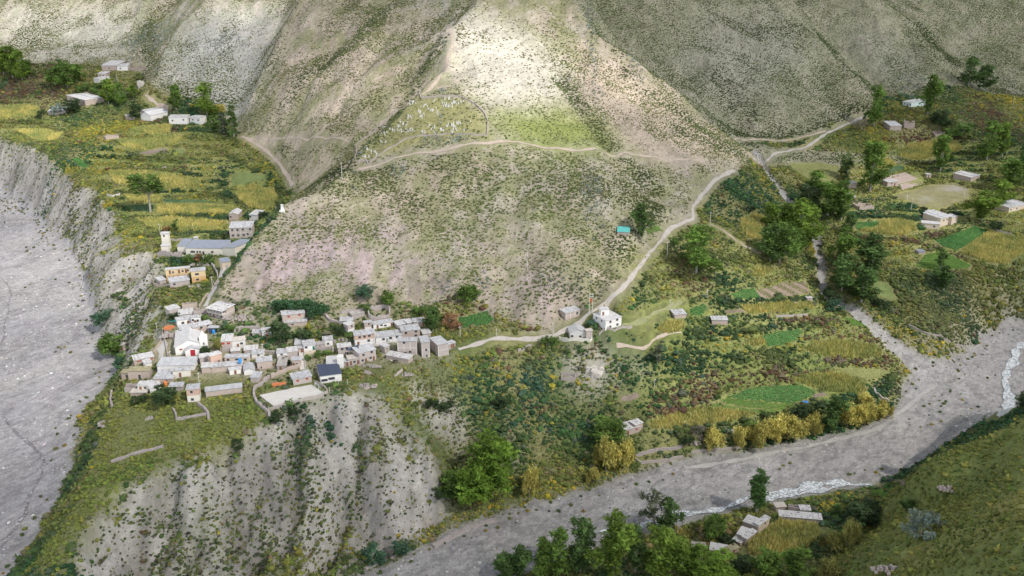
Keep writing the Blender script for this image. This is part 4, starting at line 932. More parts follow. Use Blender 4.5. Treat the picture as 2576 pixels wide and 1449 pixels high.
def n_(x, y): return fbm(x, y, 14, 229, 2)
def tongue_(x, y): return samp(TONGUE, x, y)
def place_scatter():
    # dry mountain shrubs
    x, y = grid_pts(1.3)
    h = samp(M_hill, x, y); nz = fbm(x, y, 18, 201, 4); nz2 = fbm(x, y, 55, 211, 3)
    px, py = proj(x, y, hz(x, y))
    dens = np.clip(.68 + nz * 1.5 + nz2 * .7, .08, 1) * (1 - .88 * samp(PEAK, x, y)) + .3 * samp(EASTH, x, y) - .3 * samp(Z_ROCK, x, y) * np.clip(fbm(x, y * .4, 10, 219, 3) * 4 + .4, 0, 1)
    dens = dens * np.where(inpoly(x, y, cem), .12, 1) + .6 * samp(GULLY, x, y) + .15 * samp(blobmap([(1350,500,300,140),(1000,650,300,80)]), x, y)
    m = (h > .5) & (rng.random(len(x)) < dens) & ~samp(BLOCK, x, y)
    x, y, nz, nz2 = x[m], y[m], nz[m], nz2[m]
    c = pal(len(x), [(.16,.18,.065), (.20,.215,.085), (.12,.15,.05), (.28,.265,.14)], [4, 3.6, 2.4, 1.8])
    gr = np.clip(samp(blobmap([(1380,340,110,40),(1000,720,420,60),(1350,480,200,70)]), x, y), 0, 1)[:, None] * .5
    c = c * (1 - gr) + np.array((.15, .20, .06)) * gr
    gl = samp(GULLY, x, y)[:, None] * .75; c = c * (1 - gl) + np.array((.075, .11, .04)) * gl; c = c * (1 + .5 * nz2[:, None]) * (1 - samp(EASTH, x, y)[:, None] * np.array((.30, .20, .18)))
    merge('mountain_shrubs', LOWBUSH, x, y, rng.uniform(.24, .66, len(x)) * (1 + .5 * nz + .5 * samp(GULLY, x, y)), c, leaf, 'low olive shrubs dotted over the dry mountain flanks', 'shrubs', hscale=.85)
    # pale dry grass between them
    x, y = grid_pts(3.0); m = (samp(M_hill, x, y) > .5) & (rng.random(len(x)) < .5) & ~samp(BLOCK, x, y)
    x, y = x[m], y[m]
    merge('dry_grass', TUFT, x, y, rng.uniform(.5, 1.0, len(x)), pal(len(x), [(.36,.32,.19), (.28,.27,.13), (.42,.39,.30)], [3, 3, 2]), leaf, 'pale dry grass tufts between the mountain shrubs', 'grass')
    # agaves
    x, y = grid_pts(1.7); m = (rng.random(len(x)) < samp(AGA, x, y) * 1.1 - .1) & ~samp(BLOCK, x, y); x, y = x[m], y[m]
    merge('agaves', TUFT, x, y, rng.uniform(.8, 1.4, len(x)), pal(len(x), [(.36,.39,.35), (.28,.32,.28)], [1, 1]), leaf, 'patches of pale silvery agaves on the mountain foot', 'agaves', sink=0)
    # valley thicket
    x, y = grid_pts(1.3)
    v = samp(VALLEY, x, y); cf = samp(CLIFF, x, y); dz = 1 - np.clip(cf + tongue_(x, y), 0, 1); lawn = samp(LAWN, x, y)
    nz = fbm(x, y, 12, 221, 4); nz2 = fbm(x, y, 40, 231, 3); px, py = proj(x, y, hz(x, y))
    tongue = samp(TONGUE, x, y); town = samp(TOWN, x, y)
    dens = np.clip(.92 + nz * .8, .3, 1) * (1 - (.72 - .42 * ((x < -150) & (y > 430))) * cf * (1 - np.clip(samp(GREENCLIFF, x, y), 0, .9))) * (1 - cf * (1 - np.clip(samp(GREENCLIFF, x, y), 0, 1)) * (1 - np.clip(fbm(x + 5 * nz, y * .3, 7, 226, 4) * 5 - .1, 0, 1))) * (1 - .93 * lawn) * (1 - .5 * town) * (1 - tongue)
    tr_ = samp(TREAD, x, y); bk_ = samp(BANK, x, y); dens = dens * (1 - .80 * tr_ * (1 - np.clip(.15 + nz2 * 2.5, 0, .8))) + bk_ * .5; hd_ = np.maximum(samp(HEDGE_DARK, x, y), samp(HEDGE_RUST, x, y)); dens = dens + hd_ * 1.2 + samp(DARKB, x, y) * .8
    m = (v > .5) & (rng.random(len(x)) < dens) & ~samp(BLOCK, x, y)
    x, y, nz, nz2, tr_ = x[m], y[m], nz[m], nz2[m], tr_[m]
    ye, ru, gg = samp(YEL, x, y), samp(RUST, x, y), samp(GREYG, x, y); r = rng.random(len(x))
    base_y = np.clip(fbm(x, y, 10, 241, 3) * 1.1 - .22, 0, .55); base_r = np.clip(fbm(x, y, 16, 251, 3) * 1.0 - .28, 0, .5)
    hdk, hru = np.maximum(samp(HEDGE_DARK, x, y), .6 * samp(DARKB, x, y)), samp(HEDGE_RUST, x, y); ru = np.maximum(ru * (1 - hdk), hru * .8); ye = ye * (1 - .8 * hdk) * (1 - .8 * hru); base_y = base_y * (1 - hdk)
    isy = r < np.maximum(ye * 1.1, base_y); isr = ~isy & (rng.random(len(x)) < np.maximum(ru * 1.1, base_r))
    isg = ~isy & ~isr
    sz = rng.uniform(.35, .8, len(x)) * (1 + .5 * nz) * np.where(rng.random(len(x)) < .14, 1.8, 1) * (1 + .18 * (samp(CLIFF, x, y) < .3)) * (1 - .3 * samp(CLIFF, x, y)) * (1 - .4 * tr_ * (1 - np.maximum(hdk, hru))) * (1 + .55 * np.maximum(hdk, hru))
    n = isg.sum(); c = pal(n, [(.08,.115,.04), (.12,.165,.05), (.18,.22,.06), (.14,.165,.09), (.19,.165,.10)], [4, 4, 3, 1.5, .8])
    g2 = gg[isg][:, None] * .7; c = c * (1 - g2) + np.array((.13, .165, .095)) * g2
    hk = hdk[isg][:, None] * .7; c = c * (1 - hk) + np.array((.075, .095, .035)) * hk * rng.uniform(.7, 1.4, (n, 1))
    tt = np.clip(nz2[isg][:, None] * 1.5, -.45, .45); c = c * (1 + tt * np.array((1.3, .7, .3)))
    merge('green_thicket', LOWBUSH, x[isg], y[isg], sz[isg], c, leaf, 'dense green bushes covering the banks between the terraces', 'bushes')
    n = isy.sum(); merge('yellow_broom', LOWBUSH, x[isy], y[isy], sz[isy] * .8, pal(n, [(.38,.32,.05), (.29,.28,.06), (.20,.23,.055), (.46,.36,.05)], [2.6, 3, 3, .9]), leaf, 'yellow flowering broom along the hedges and banks', 'bushes')
    n = isr.sum(); merge('russet_bushes', LOWBUSH, x[isr], y[isr], sz[isr] * .9, pal(n, [(.15,.09,.055), (.13,.095,.06), (.19,.13,.065), (.15,.13,.09)], [2, 3, 1.5, 2]), leaf, 'russet brown bushes and half bare hedges', 'bushes')
    # shrubs clinging to the clay faces, thick where the gullies hold soil
    x, y = grid_pts(.85); cf = samp(CLIFF, x, y); gc = samp(GREENCLIFF, x, y); nzc = np.clip(fbm(x + 3 * n_(x, y), y * .35, 6, 227, 4) * 4 - .35, 0, 1)
    m = (cf > .4) & (rng.random(len(x)) < np.clip(.05 + .10 * nzc + gc * (.22 + .5 * nzc), 0, 1)) & ~samp(BLOCK, x, y) & (samp(M_bed, x, y) < .4); x, y = x[m], y[m]; gc = gc[m][:, None]
    c = pal(len(x), [(.085,.12,.05), (.13,.16,.065), (.12,.12,.085), (.20,.20,.07), (.075,.07,.05)], [3, 3, 2, 1.2, .8])
    merge('cliff_shrubs', LOWBUSH, x, y, rng.uniform(.22, .62, len(x)) * (1 + .5 * gc[:, 0]), c, leaf, 'shrubs clinging to the pale clay cliffs and gullies', 'shrubs')
    # grass between the bushes
    x, y = grid_pts(1.3); m = (samp(VALLEY, x, y) > .5) & (rng.random(len(x)) < np.clip(1 - 1.1 * samp(CLIFF, x, y), .2, 1) * (1 - .5 * samp(TOWN, x, y))) & ~samp(BLOCK, x, y); x, y = x[m], y[m]
    q = np.clip(.5 + fbm(x, y, 22, 235, 3) * 1.6, 0, 1)[:, None]; c = pal(len(x), [(.17,.21,.06), (.24,.24,.08), (.13,.18,.05)], [3, 2, 2]); c = c * (1 - .5 * q) + np.array((.27, .25, .09)) * .5 * q
    c = c * (1 + .45 * samp(TREAD, x, y)[:, None])
    merge('valley_grass', TUFT, x, y, rng.uniform(.35, .7, len(x)), c, leaf, 'grass growing between bushes on the valley banks', 'grass')
    # south tongue
    x, y = grid_pts(1.35); m = (rng.random(len(x)) < samp(TONGUE, x, y) * np.clip(.62 + fbm(x, y, 9, 261, 3) * 1.0, .1, 1)) & ~samp(BLOCK, x, y) & (samp(LAWN, x, y) < .4); x, y = x[m], y[m]
    q = np.clip(.5 + fbm(x, y, 26, 271, 3) * 1.5, 0, 1)[:, None]
    c = pal(len(x), [(.16,.23,.055), (.22,.27,.06), (.10,.145,.04)], [3, 3, 2]); c = c * (1 - q * .55) + np.array((.30, .29, .07)) * q * .55
    merge('tongue_scrub', LOWBUSH, x, y, rng.uniform(.35, 1.0, len(x)), c, leaf, 'low yellow green scrub in rows on the southern tongue', 'shrubs')
    # near hill
    x, y = grid_pts(1.05); m = (samp(M_near, x, y) > .4) & (rng.random(len(x)) < np.clip(.75 + fbm(x, y, 14, 281, 3), .2, 1)); x, y = x[m], y[m]
    q = np.clip(.45 + fbm(x, y, 20, 291, 4) * 1.8, 0, 1)[:, None]
    c = pal(len(x), [(.115,.165,.04), (.165,.21,.05), (.26,.26,.065), (.07,.10,.03)], [3, 4, 2, 1.5]); c = c * (1 - q * .5) + np.array((.28, .26, .07)) * q * .5
    merge('hill_scrub', LOWBUSH, x, y, rng.uniform(.25, .65, len(x)) * (1 + .4 * q[:, 0]) * np.where(rng.random(len(x)) < .1, 1.8, 1), c, leaf, 'thick grass and scrub on the near slope at lower right', 'shrubs', hscale=.9)
    # river beds: stones, and a few bushes
    x, y = grid_pts(1.25); b = samp(M_bed, x, y); st = np.clip(.55 + fbm(x, y, 16, 301, 4) * 1.6, .1, 1)
    m = (b > .6) & (rng.random(len(x)) < st * .8); x, y = x[m], y[m]
    s = .10 + rng.exponential(.14, len(x)); s = np.clip(s, 0, .95)
    w = samp(M_west, x, y)[:, None]
    c = pal(len(x), [(.33,.325,.33), (.50,.48,.47), (.20,.195,.21), (.40,.36,.33)], [4, 3, 2.5, 1], .15) * (1 + .25 * w)
    merge('river_stones', STONE, x, y, s, c, stone_m, 'scattered pale cobbles and boulders in the riverbeds', 'stones', sink=.1)
    x, y = grid_pts(3.2); b = samp(blur(M_bed, 6), x, y); k = np.clip(fbm(x, y, 28, 311, 3) * 1.6 - .42, 0, 1) * .5 + np.where((b < .85), .20, 0)
    k = k + samp(ISLE, x, y) * .8; m = (samp(M_bed, x, y) > .5) & (rng.random(len(x)) < k) & ~samp(BLOCK, x, y); x, y = x[m], y[m]
    merge('riverbed_bushes', BUSH, x, y, rng.uniform(.35, .95, len(x)), pal(len(x), [(.08,.115,.04), (.16,.17,.05), (.26,.21,.05)], [3, 3, 1]), leaf, 'small lone bushes rooted in the river gravel', 'bushes')
def line_map(lists, wdt):
    A = np.zeros((NY, NX))
    for pts in lists:
        w = cast([p[0] for p in pts], [p[1] for p in pts]); A = np.maximum(A, np.exp(-((dist_line([(a, b) for a, b, c in w]) + n1 * .8) / wdt) ** 2))
    return A
GULLY = np.clip(line_map([[(1110,100),(1060,180),(1000,290),(930,360),(860,430),(780,470)],[(1410,210),(1450,260),(1500,330),(1560,400),(1640,470)],[(1000,5),(880,120),(720,250)],[(1500,80),(1600,200),(1720,290),(1830,370)],[(1700,330),(1850,380)],[(2060,90),(2130,170),(2200,225)],[(2320,70),(2400,160)],[(1560,620),(1620,560),(1650,520)],[(1850,345),(1950,345),(2060,325),(2180,280)],[(380,240),(480,240),(580,260)],[(370,60),(375,170)]], 7) * .9 + blobmap([(1850,330,60,30),(700,430,60,50),(860,440,60,40),(650,620,40,60),(1200,440,260,40),(1450,700,120,40)]) * .6, 0, 1)
DARKB = blobmap([(2450,730,130,40),(2300,760,90,40),(2540,700,60,40),(2380,820,60,25)])
HEDGE_DARK = line_map([[(1690,650),(1800,660),(1900,655),(2000,640)],[(1560,702),(1700,700),(1850,712)],[(1820,764),(1900,759),(2000,752),(2045,752)],[(1840,800),(1960,800),(2080,805)],[(1720,842),(1850,838),(1990,815),(2120,815)],[(1740,880),(1850,902),(1960,890),(2020,870)],
  [(1620,900),(1800,905),(1900,915),(2030,900)],[(1700,930),(1830,925),(2000,912)],[(2180,1000),(2230,975),(2245,950)],[(1640,1088),(1740,1080),(1850,1070),(1950,1045),(2050,1020),(2150,1002)],[(2350,602),(2450,574),(2500,558)],[(2370,638),(2440,672),(2520,685)],[(2150,548),(2250,543),(2310,553)],
  [(2110,645),(2200,665),(2300,692),(2420,692),(2520,685)],[(2230,520),(2340,542),(2450,518)],[(2180,450),(2300,452),(2340,456)],[(2230,398),(2300,412),(2400,402)],[(1990,472),(2080,482),(2140,470)],[(1900,382),(2000,396),(2120,390)],[(270,425),(380,425),(500,442)],[(300,485),(400,484),(500,482),(560,492)],
  [(330,546),(450,544),(580,546)],[(350,592),(450,592),(570,586)],[(562,430),(572,520)],[(250,396),(330,398),(420,398),(520,402)],[(430,322),(560,332),(600,370)],[(520,372),(600,402),(700,462)],[(702,470),(706,530)],[(0,305),(90,306),(180,342)],[(1640,880),(1740,850),(1860,800)]], 1.7)
HEDGE_RUST = line_map([[(2020,850),(2120,844),(2210,856)],[(2080,908),(2180,914),(2240,906)],[(1720,965),(1800,950),(1900,945),(2010,935),(2070,926)],[(1650,1002),(1750,986),(1850,966),(1980,946)],[(1630,1040),(1700,1030),(1790,1000),(1830,980)],[(2140,597),(2220,600),(2300,607),(2350,627)],[(2230,350),(2330,345),(2450,352)],[(1960,800),(2110,806)],[(340,332),(420,334)],[(0,245),(80,225),(140,240)]], 1.7)
TONGUE = mask(wpoly('0', [(310,975),(500,1000),(650,1015),(668,1058),(600,1105),(520,1140),(400,1186),(330,1220),(250,1285),(190,1380),(175,1449),(60,1449),(150,1330),(210,1230),(250,1060)]), .5, 1)
TOWN = pm('0', [(600,860),(1130,870),(1160,900),(860,930),(820,990),(660,1000),(340,1000),(320,900),(420,860),(430,770),(560,770),(900,790),(1090,800)], 1, 2)
ISLE = blobmap([(2420,925,40,22),(2350,1000,60,25),(2290,1060,50,12),(1750,1130,60,8),(1980,1150,20,8),(30,510,40,20),(110,600,20,30),(1100,1340,60,8),(1300,1290,80,7),(2230,830,30,10)])

# ------------------------------------------------------------------ trees
def tube(p0, p1, r0, r1, n=6):
    a, b = np.array(p0, float), np.array(p1, float); d = b - a; d /= np.linalg.norm(d) + 1e-9
    u = np.cross(d, (0, 0, 1)); u = u / np.linalg.norm(u) if np.linalg.norm(u) > .05 else np.array((1., 0, 0)); w = np.cross(d, u)
    t = np.arange(n) / n * 2 * math.pi; c, s = np.cos(t)[:, None], np.sin(t)[:, None]
    v = np.concatenate([a + (u * c + w * s) * r0, b + (u * c + w * s) * r1])
    i = np.arange(n); j = (i + 1) % n
    return v, np.stack([i, j, j + n, i + n], 1)
def crown_mesh(seed, lobes, leaves, lsize, droop=0.0, shell=.55):
    """leaf sprays spread through a set of ellipsoid lobes (centre, radii)"""
    r = np.random.default_rng(seed); vol = np.array([l[1][0] * l[1][1] * l[1][2] for l in lobes]) ** .67; vol /= vol.sum()
    V_, T_ = [], []
    for (c, rad), share in zip(lobes, vol):
        nc = max(6, int(share * leaves * 1.35 / 16)); tint = r.uniform(.62, 1.3)
        for _ in range(nc):
            d = r.normal(size=3); d /= np.linalg.norm(d); q = np.array(c) + d * np.array(rad) * r.uniform(shell, 1.0)
            cs = min(rad) * r.uniform(.22, .4); n = 16
            p = q + r.normal(size=(n, 3)) * cs * (.7, .7, .6 + droop); p[:, 2] -= np.abs(r.normal(size=n)) * cs * droop * 1.6
            tri = r.normal(size=(n, 3, 3)) * lsize * 1.2 * (1, 1, .6 + droop)
            V_.append((p[:, None, :] + tri).reshape(-1, 3)); T_.append(np.full(n * 3, tint * r.uniform(.72, 1.3)))
    v = np.concatenate(V_); f = np.arange(len(v)).reshape(-1, 3); return v, f, np.concatenate(T_)
def lobes_for(kind, r):
    L = []
    if kind == 'column':
        for k in range(7):
            z = .22 + k * .115; w = .085 * (1.15 - abs(k - 2.8) * .13) * (1 if k != 3 else .85)
            L.append(((r.normal() * .012, r.normal() * .012, z), (w, w, .09)))
    elif kind == 'poplar':
        for k in range(12):
            z = r.uniform(.14, .9); w = .23 * (1 - abs(z - .45) * 1.1)
            L.append(((r.normal() * w * .6, r.normal() * w * .6, z), (r.uniform(.09, .14),) * 2 + (r.uniform(.09, .14),)))
        L.append(((0, 0, .48), (.15, .15, .34)))
    elif kind == 'slim':
        for k in range(9):
            z = .18 + k * .088 + r.normal() * .01; w = .09 * (1.1 - abs(k - 4) * .1)
            L.append(((r.normal() * .05, r.normal() * .05, z), (w, w, .08)))
    elif kind == 'broad':
        for k in range(15):
            a = r.uniform(0, 6.28); z = r.uniform(.2, .85); w = .3 * math.sqrt(max(.05, 1 - ((z - .48) / .44) ** 2))
            L.append(((math.cos(a) * w, math.sin(a) * w, z), (r.uniform(.12, .18),) * 2 + (r.uniform(.1, .15),)))
        L.append(((0, 0, .48), (.26, .26, .33)))
    elif kind == 'lollipop':
        for k in range(14):
            a = r.uniform(0, 6.28); z = r.uniform(.5, .92); w = .17 * math.sqrt(max(.05, 1 - ((z - .72) / .26) ** 2))
            L.append(((math.cos(a) * w, math.sin(a) * w, z), (.12, .12, .10)))
        L.append(((0, 0, .72), (.2, .2, .19)))
    elif kind == 'willow':
        for k in range(13):
            a = r.uniform(0, 6.28); w = r.uniform(.1, .36); z = r.uniform(.45, .85) - w * .5
            L.append(((math.cos(a) * w, math.sin(a) * w, z), (r.uniform(.1, .15),) * 2 + (r.uniform(.12, .2),)))
        L.append(((0, 0, .6), (.2, .2, .25)))
    elif kind == 'spread':
        for k in range(18):
            a = r.uniform(0, 6.28); w = r.uniform(.1, 1.0)
            L.append(((math.cos(a) * w, math.sin(a) * w * .6, .62 - w * .18 + r.normal() * .05), (.34, .3, .28)))
    elif kind == 'bushy':
        for k in range(14):
            a = r.uniform(0, 6.28); w = r.uniform(.1, .42); z = r.uniform(.2, .78) - w * .25
            L.append(((math.cos(a) * w, math.sin(a) * w, max(.14, z)), (r.uniform(.15, .23),) * 2 + (r.uniform(.13, .2),)))
    return L
TREEK = {  # shape, leaf colour, leaves, leaf size, droop, width/height of the shape, name
 'poplar': ('poplar', (0.138,0.227,0.047), 2400, .021, 0, .62, 'poplar_tree'), 'poplar_lime': ('poplar', (0.170,0.256,0.044), 2400, .021, 0, .62, 'poplar_tree'),
 'poplar_dark': ('poplar', (0.099,0.170,0.050), 2400, .021, 0, .62, 'poplar_tree'), 'slim': ('slim', (0.122,0.195,0.055), 1300, .017, 0, .34, 'poplar_tree'),
 'column': ('column', (0.081,0.155,0.044), 1700, .013, 0, .22, 'columnar_poplar'), 'broad': ('broad', (0.130,0.212,0.047), 2600, .025, 0, .9, 'broadleaf_tree'),
 'broad_lime': ('broad', (0.156,0.256,0.038), 2600, .025, 0, .9, 'broadleaf_tree'), 'broad_dark': ('broad', (0.065,0.104,0.042), 2400, .024, 0, .9, 'broadleaf_tree'),
 'lollipop': ('lollipop', (0.122,0.203,0.049), 2000, .018, 0, .52, 'broadleaf_tree'), 'willow': ('willow', (.48,.43,.12), 2600, .019, .7, .95, 'willow_tree'),
 'willow_olive': ('willow', (0.260,0.260,0.080), 2600, .019, .7, .95, 'willow_tree'), 'dark': ('bushy', (0.064,0.100,0.042), 1500, .032, 0, 1.1, 'evergreen_shrub'),
 'teal': ('bushy', (0.081,0.163,0.094), 1500, .032, 0, 1.1, 'blue_green_shrub'), 'silver': ('bushy', (0.237,0.300,0.252), 1500, .028, 0, 1.1, 'silver_leaved_shrub'),
 'rust': ('bushy', (0.308,0.179,0.094), 1300, .03, 0, 1.1, 'russet_shrub'), 'greenbush': ('bushy', (0.130,0.212,0.055), 1500, .032, 0, 1.1, 'green_shrub'),
 'goldslim': ('slim', (0.325,0.300,0.036), 900, .018, 0, .34, 'yellow_slim_tree'), 'spread': ('spread', (0.065,0.138,0.062), 3600, .06, 0, 2.3, 'spreading_tree'),
 'thin': ('slim', (0.138,0.163,0.096), 500, .018, 0, .4, 'sparse_tree'), 'bare': ('bushy', (0.200,0.163,0.156), 600, .016, 0, 1.1, 'bare_bush')}
bark = mat('bark', (.30, .27, .23), .2, 3)
bark_pale = mat('pale_bark', (.34, .32, .28), .15, 3)
_cache = {}
def tree_mesh(kind, var):
    key = (kind, var)
    if key in _cache: return _cache[key]
    shape, col, leaves, ls, droop, wh, nm = TREEK[kind]
    r = np.random.default_rng(hash(shape) % 1000 if False else sum(map(ord, shape)) * 7 + var)
    L = lobes_for(shape, r); v, f, t = crown_mesh(var * 31 + 5, L, leaves, ls, droop)
    v[:, 2] = np.maximum(v[:, 2], .01)
    rr = np.random.default_rng(var); c = np.array(col) * t[:, None] * (1 + rr.uniform(-.07, .07, (len(t), 3)))
    crown = bpy.data.meshes.new('crown'); o = mesh_np('crown', v, f, leaf, np.clip(c, .01, .8)); crown = o.data; bpy.data.objects.remove(o)
    top = .5 if shape in ('broad', 'willow', 'bushy', 'spread') else .8
    tv, tf = tube((0, 0, -.06), (.01, 0, top * .45), .019, .013); n = len(tv); VS, FS = [tv], [tf]
    a, b = tube((.01, 0, top * .45), (0, .01, top), .013, .005); VS.append(a); FS.append(b + n); n += len(a)
    for l in L[:7]:
        z0 = max(.06, min(l[0][2] * .6, top * .8)); a, b = tube((0.005, 0, z0), l[0], .008, .003, 5); VS.append(a); FS.append(b + n); n += len(a)
    o = mesh_np('trunk', np.concatenate(VS), np.concatenate(FS), bark_pale if shape in ('poplar', 'slim', 'column', 'lollipop') else bark); trunk = o.data; bpy.data.objects.remove(o)
    _cache[key] = (crown, trunk, wh, nm); return _cache[key]
tree_count = {}
BLOBS = []
def tree(c, x, y, h, w, kind, label, group=None):
    px, py = c2p(c, x, y); p = cast(px, py)[0]; s = CR[c][2]
    d = (H - p[2]) / rate(py); hm = h * s * d / F / .88; wm_ = w * s * d / F
    k = tree_count.get(kind, 0); tree_count[kind] = k + 1
    crown, trunk, wh, nm = tree_mesh(kind, k % 3)
    root = bpy.data.objects.new(nm, None); COL.objects.link(root); root.empty_display_size = 1
    zb = float(hz(p[0], p[1]))
    root.location = (p[0], p[1], zb); root.rotation_euler = (0, 0, (k * 2.399 + 1.0) % 6.283 if kind != 'spread' else (k * .4 - .3))
    wr = min(2.0, 1.34 * wm_ / hm / wh); root.scale = (hm * wr, hm * wr, hm)
    tag(root, label, {'poplar_tree': 'poplar', 'columnar_poplar': 'poplar', 'willow_tree': 'willow'}.get(nm, 'shrub' if 'shrub' in nm or 'bush' in nm else 'tree'), group)
    a = bpy.data.objects.new('crown', crown); b = bpy.data.objects.new('trunk', trunk)
    for q in (a, b): COL.objects.link(q); q.parent = root
    return root
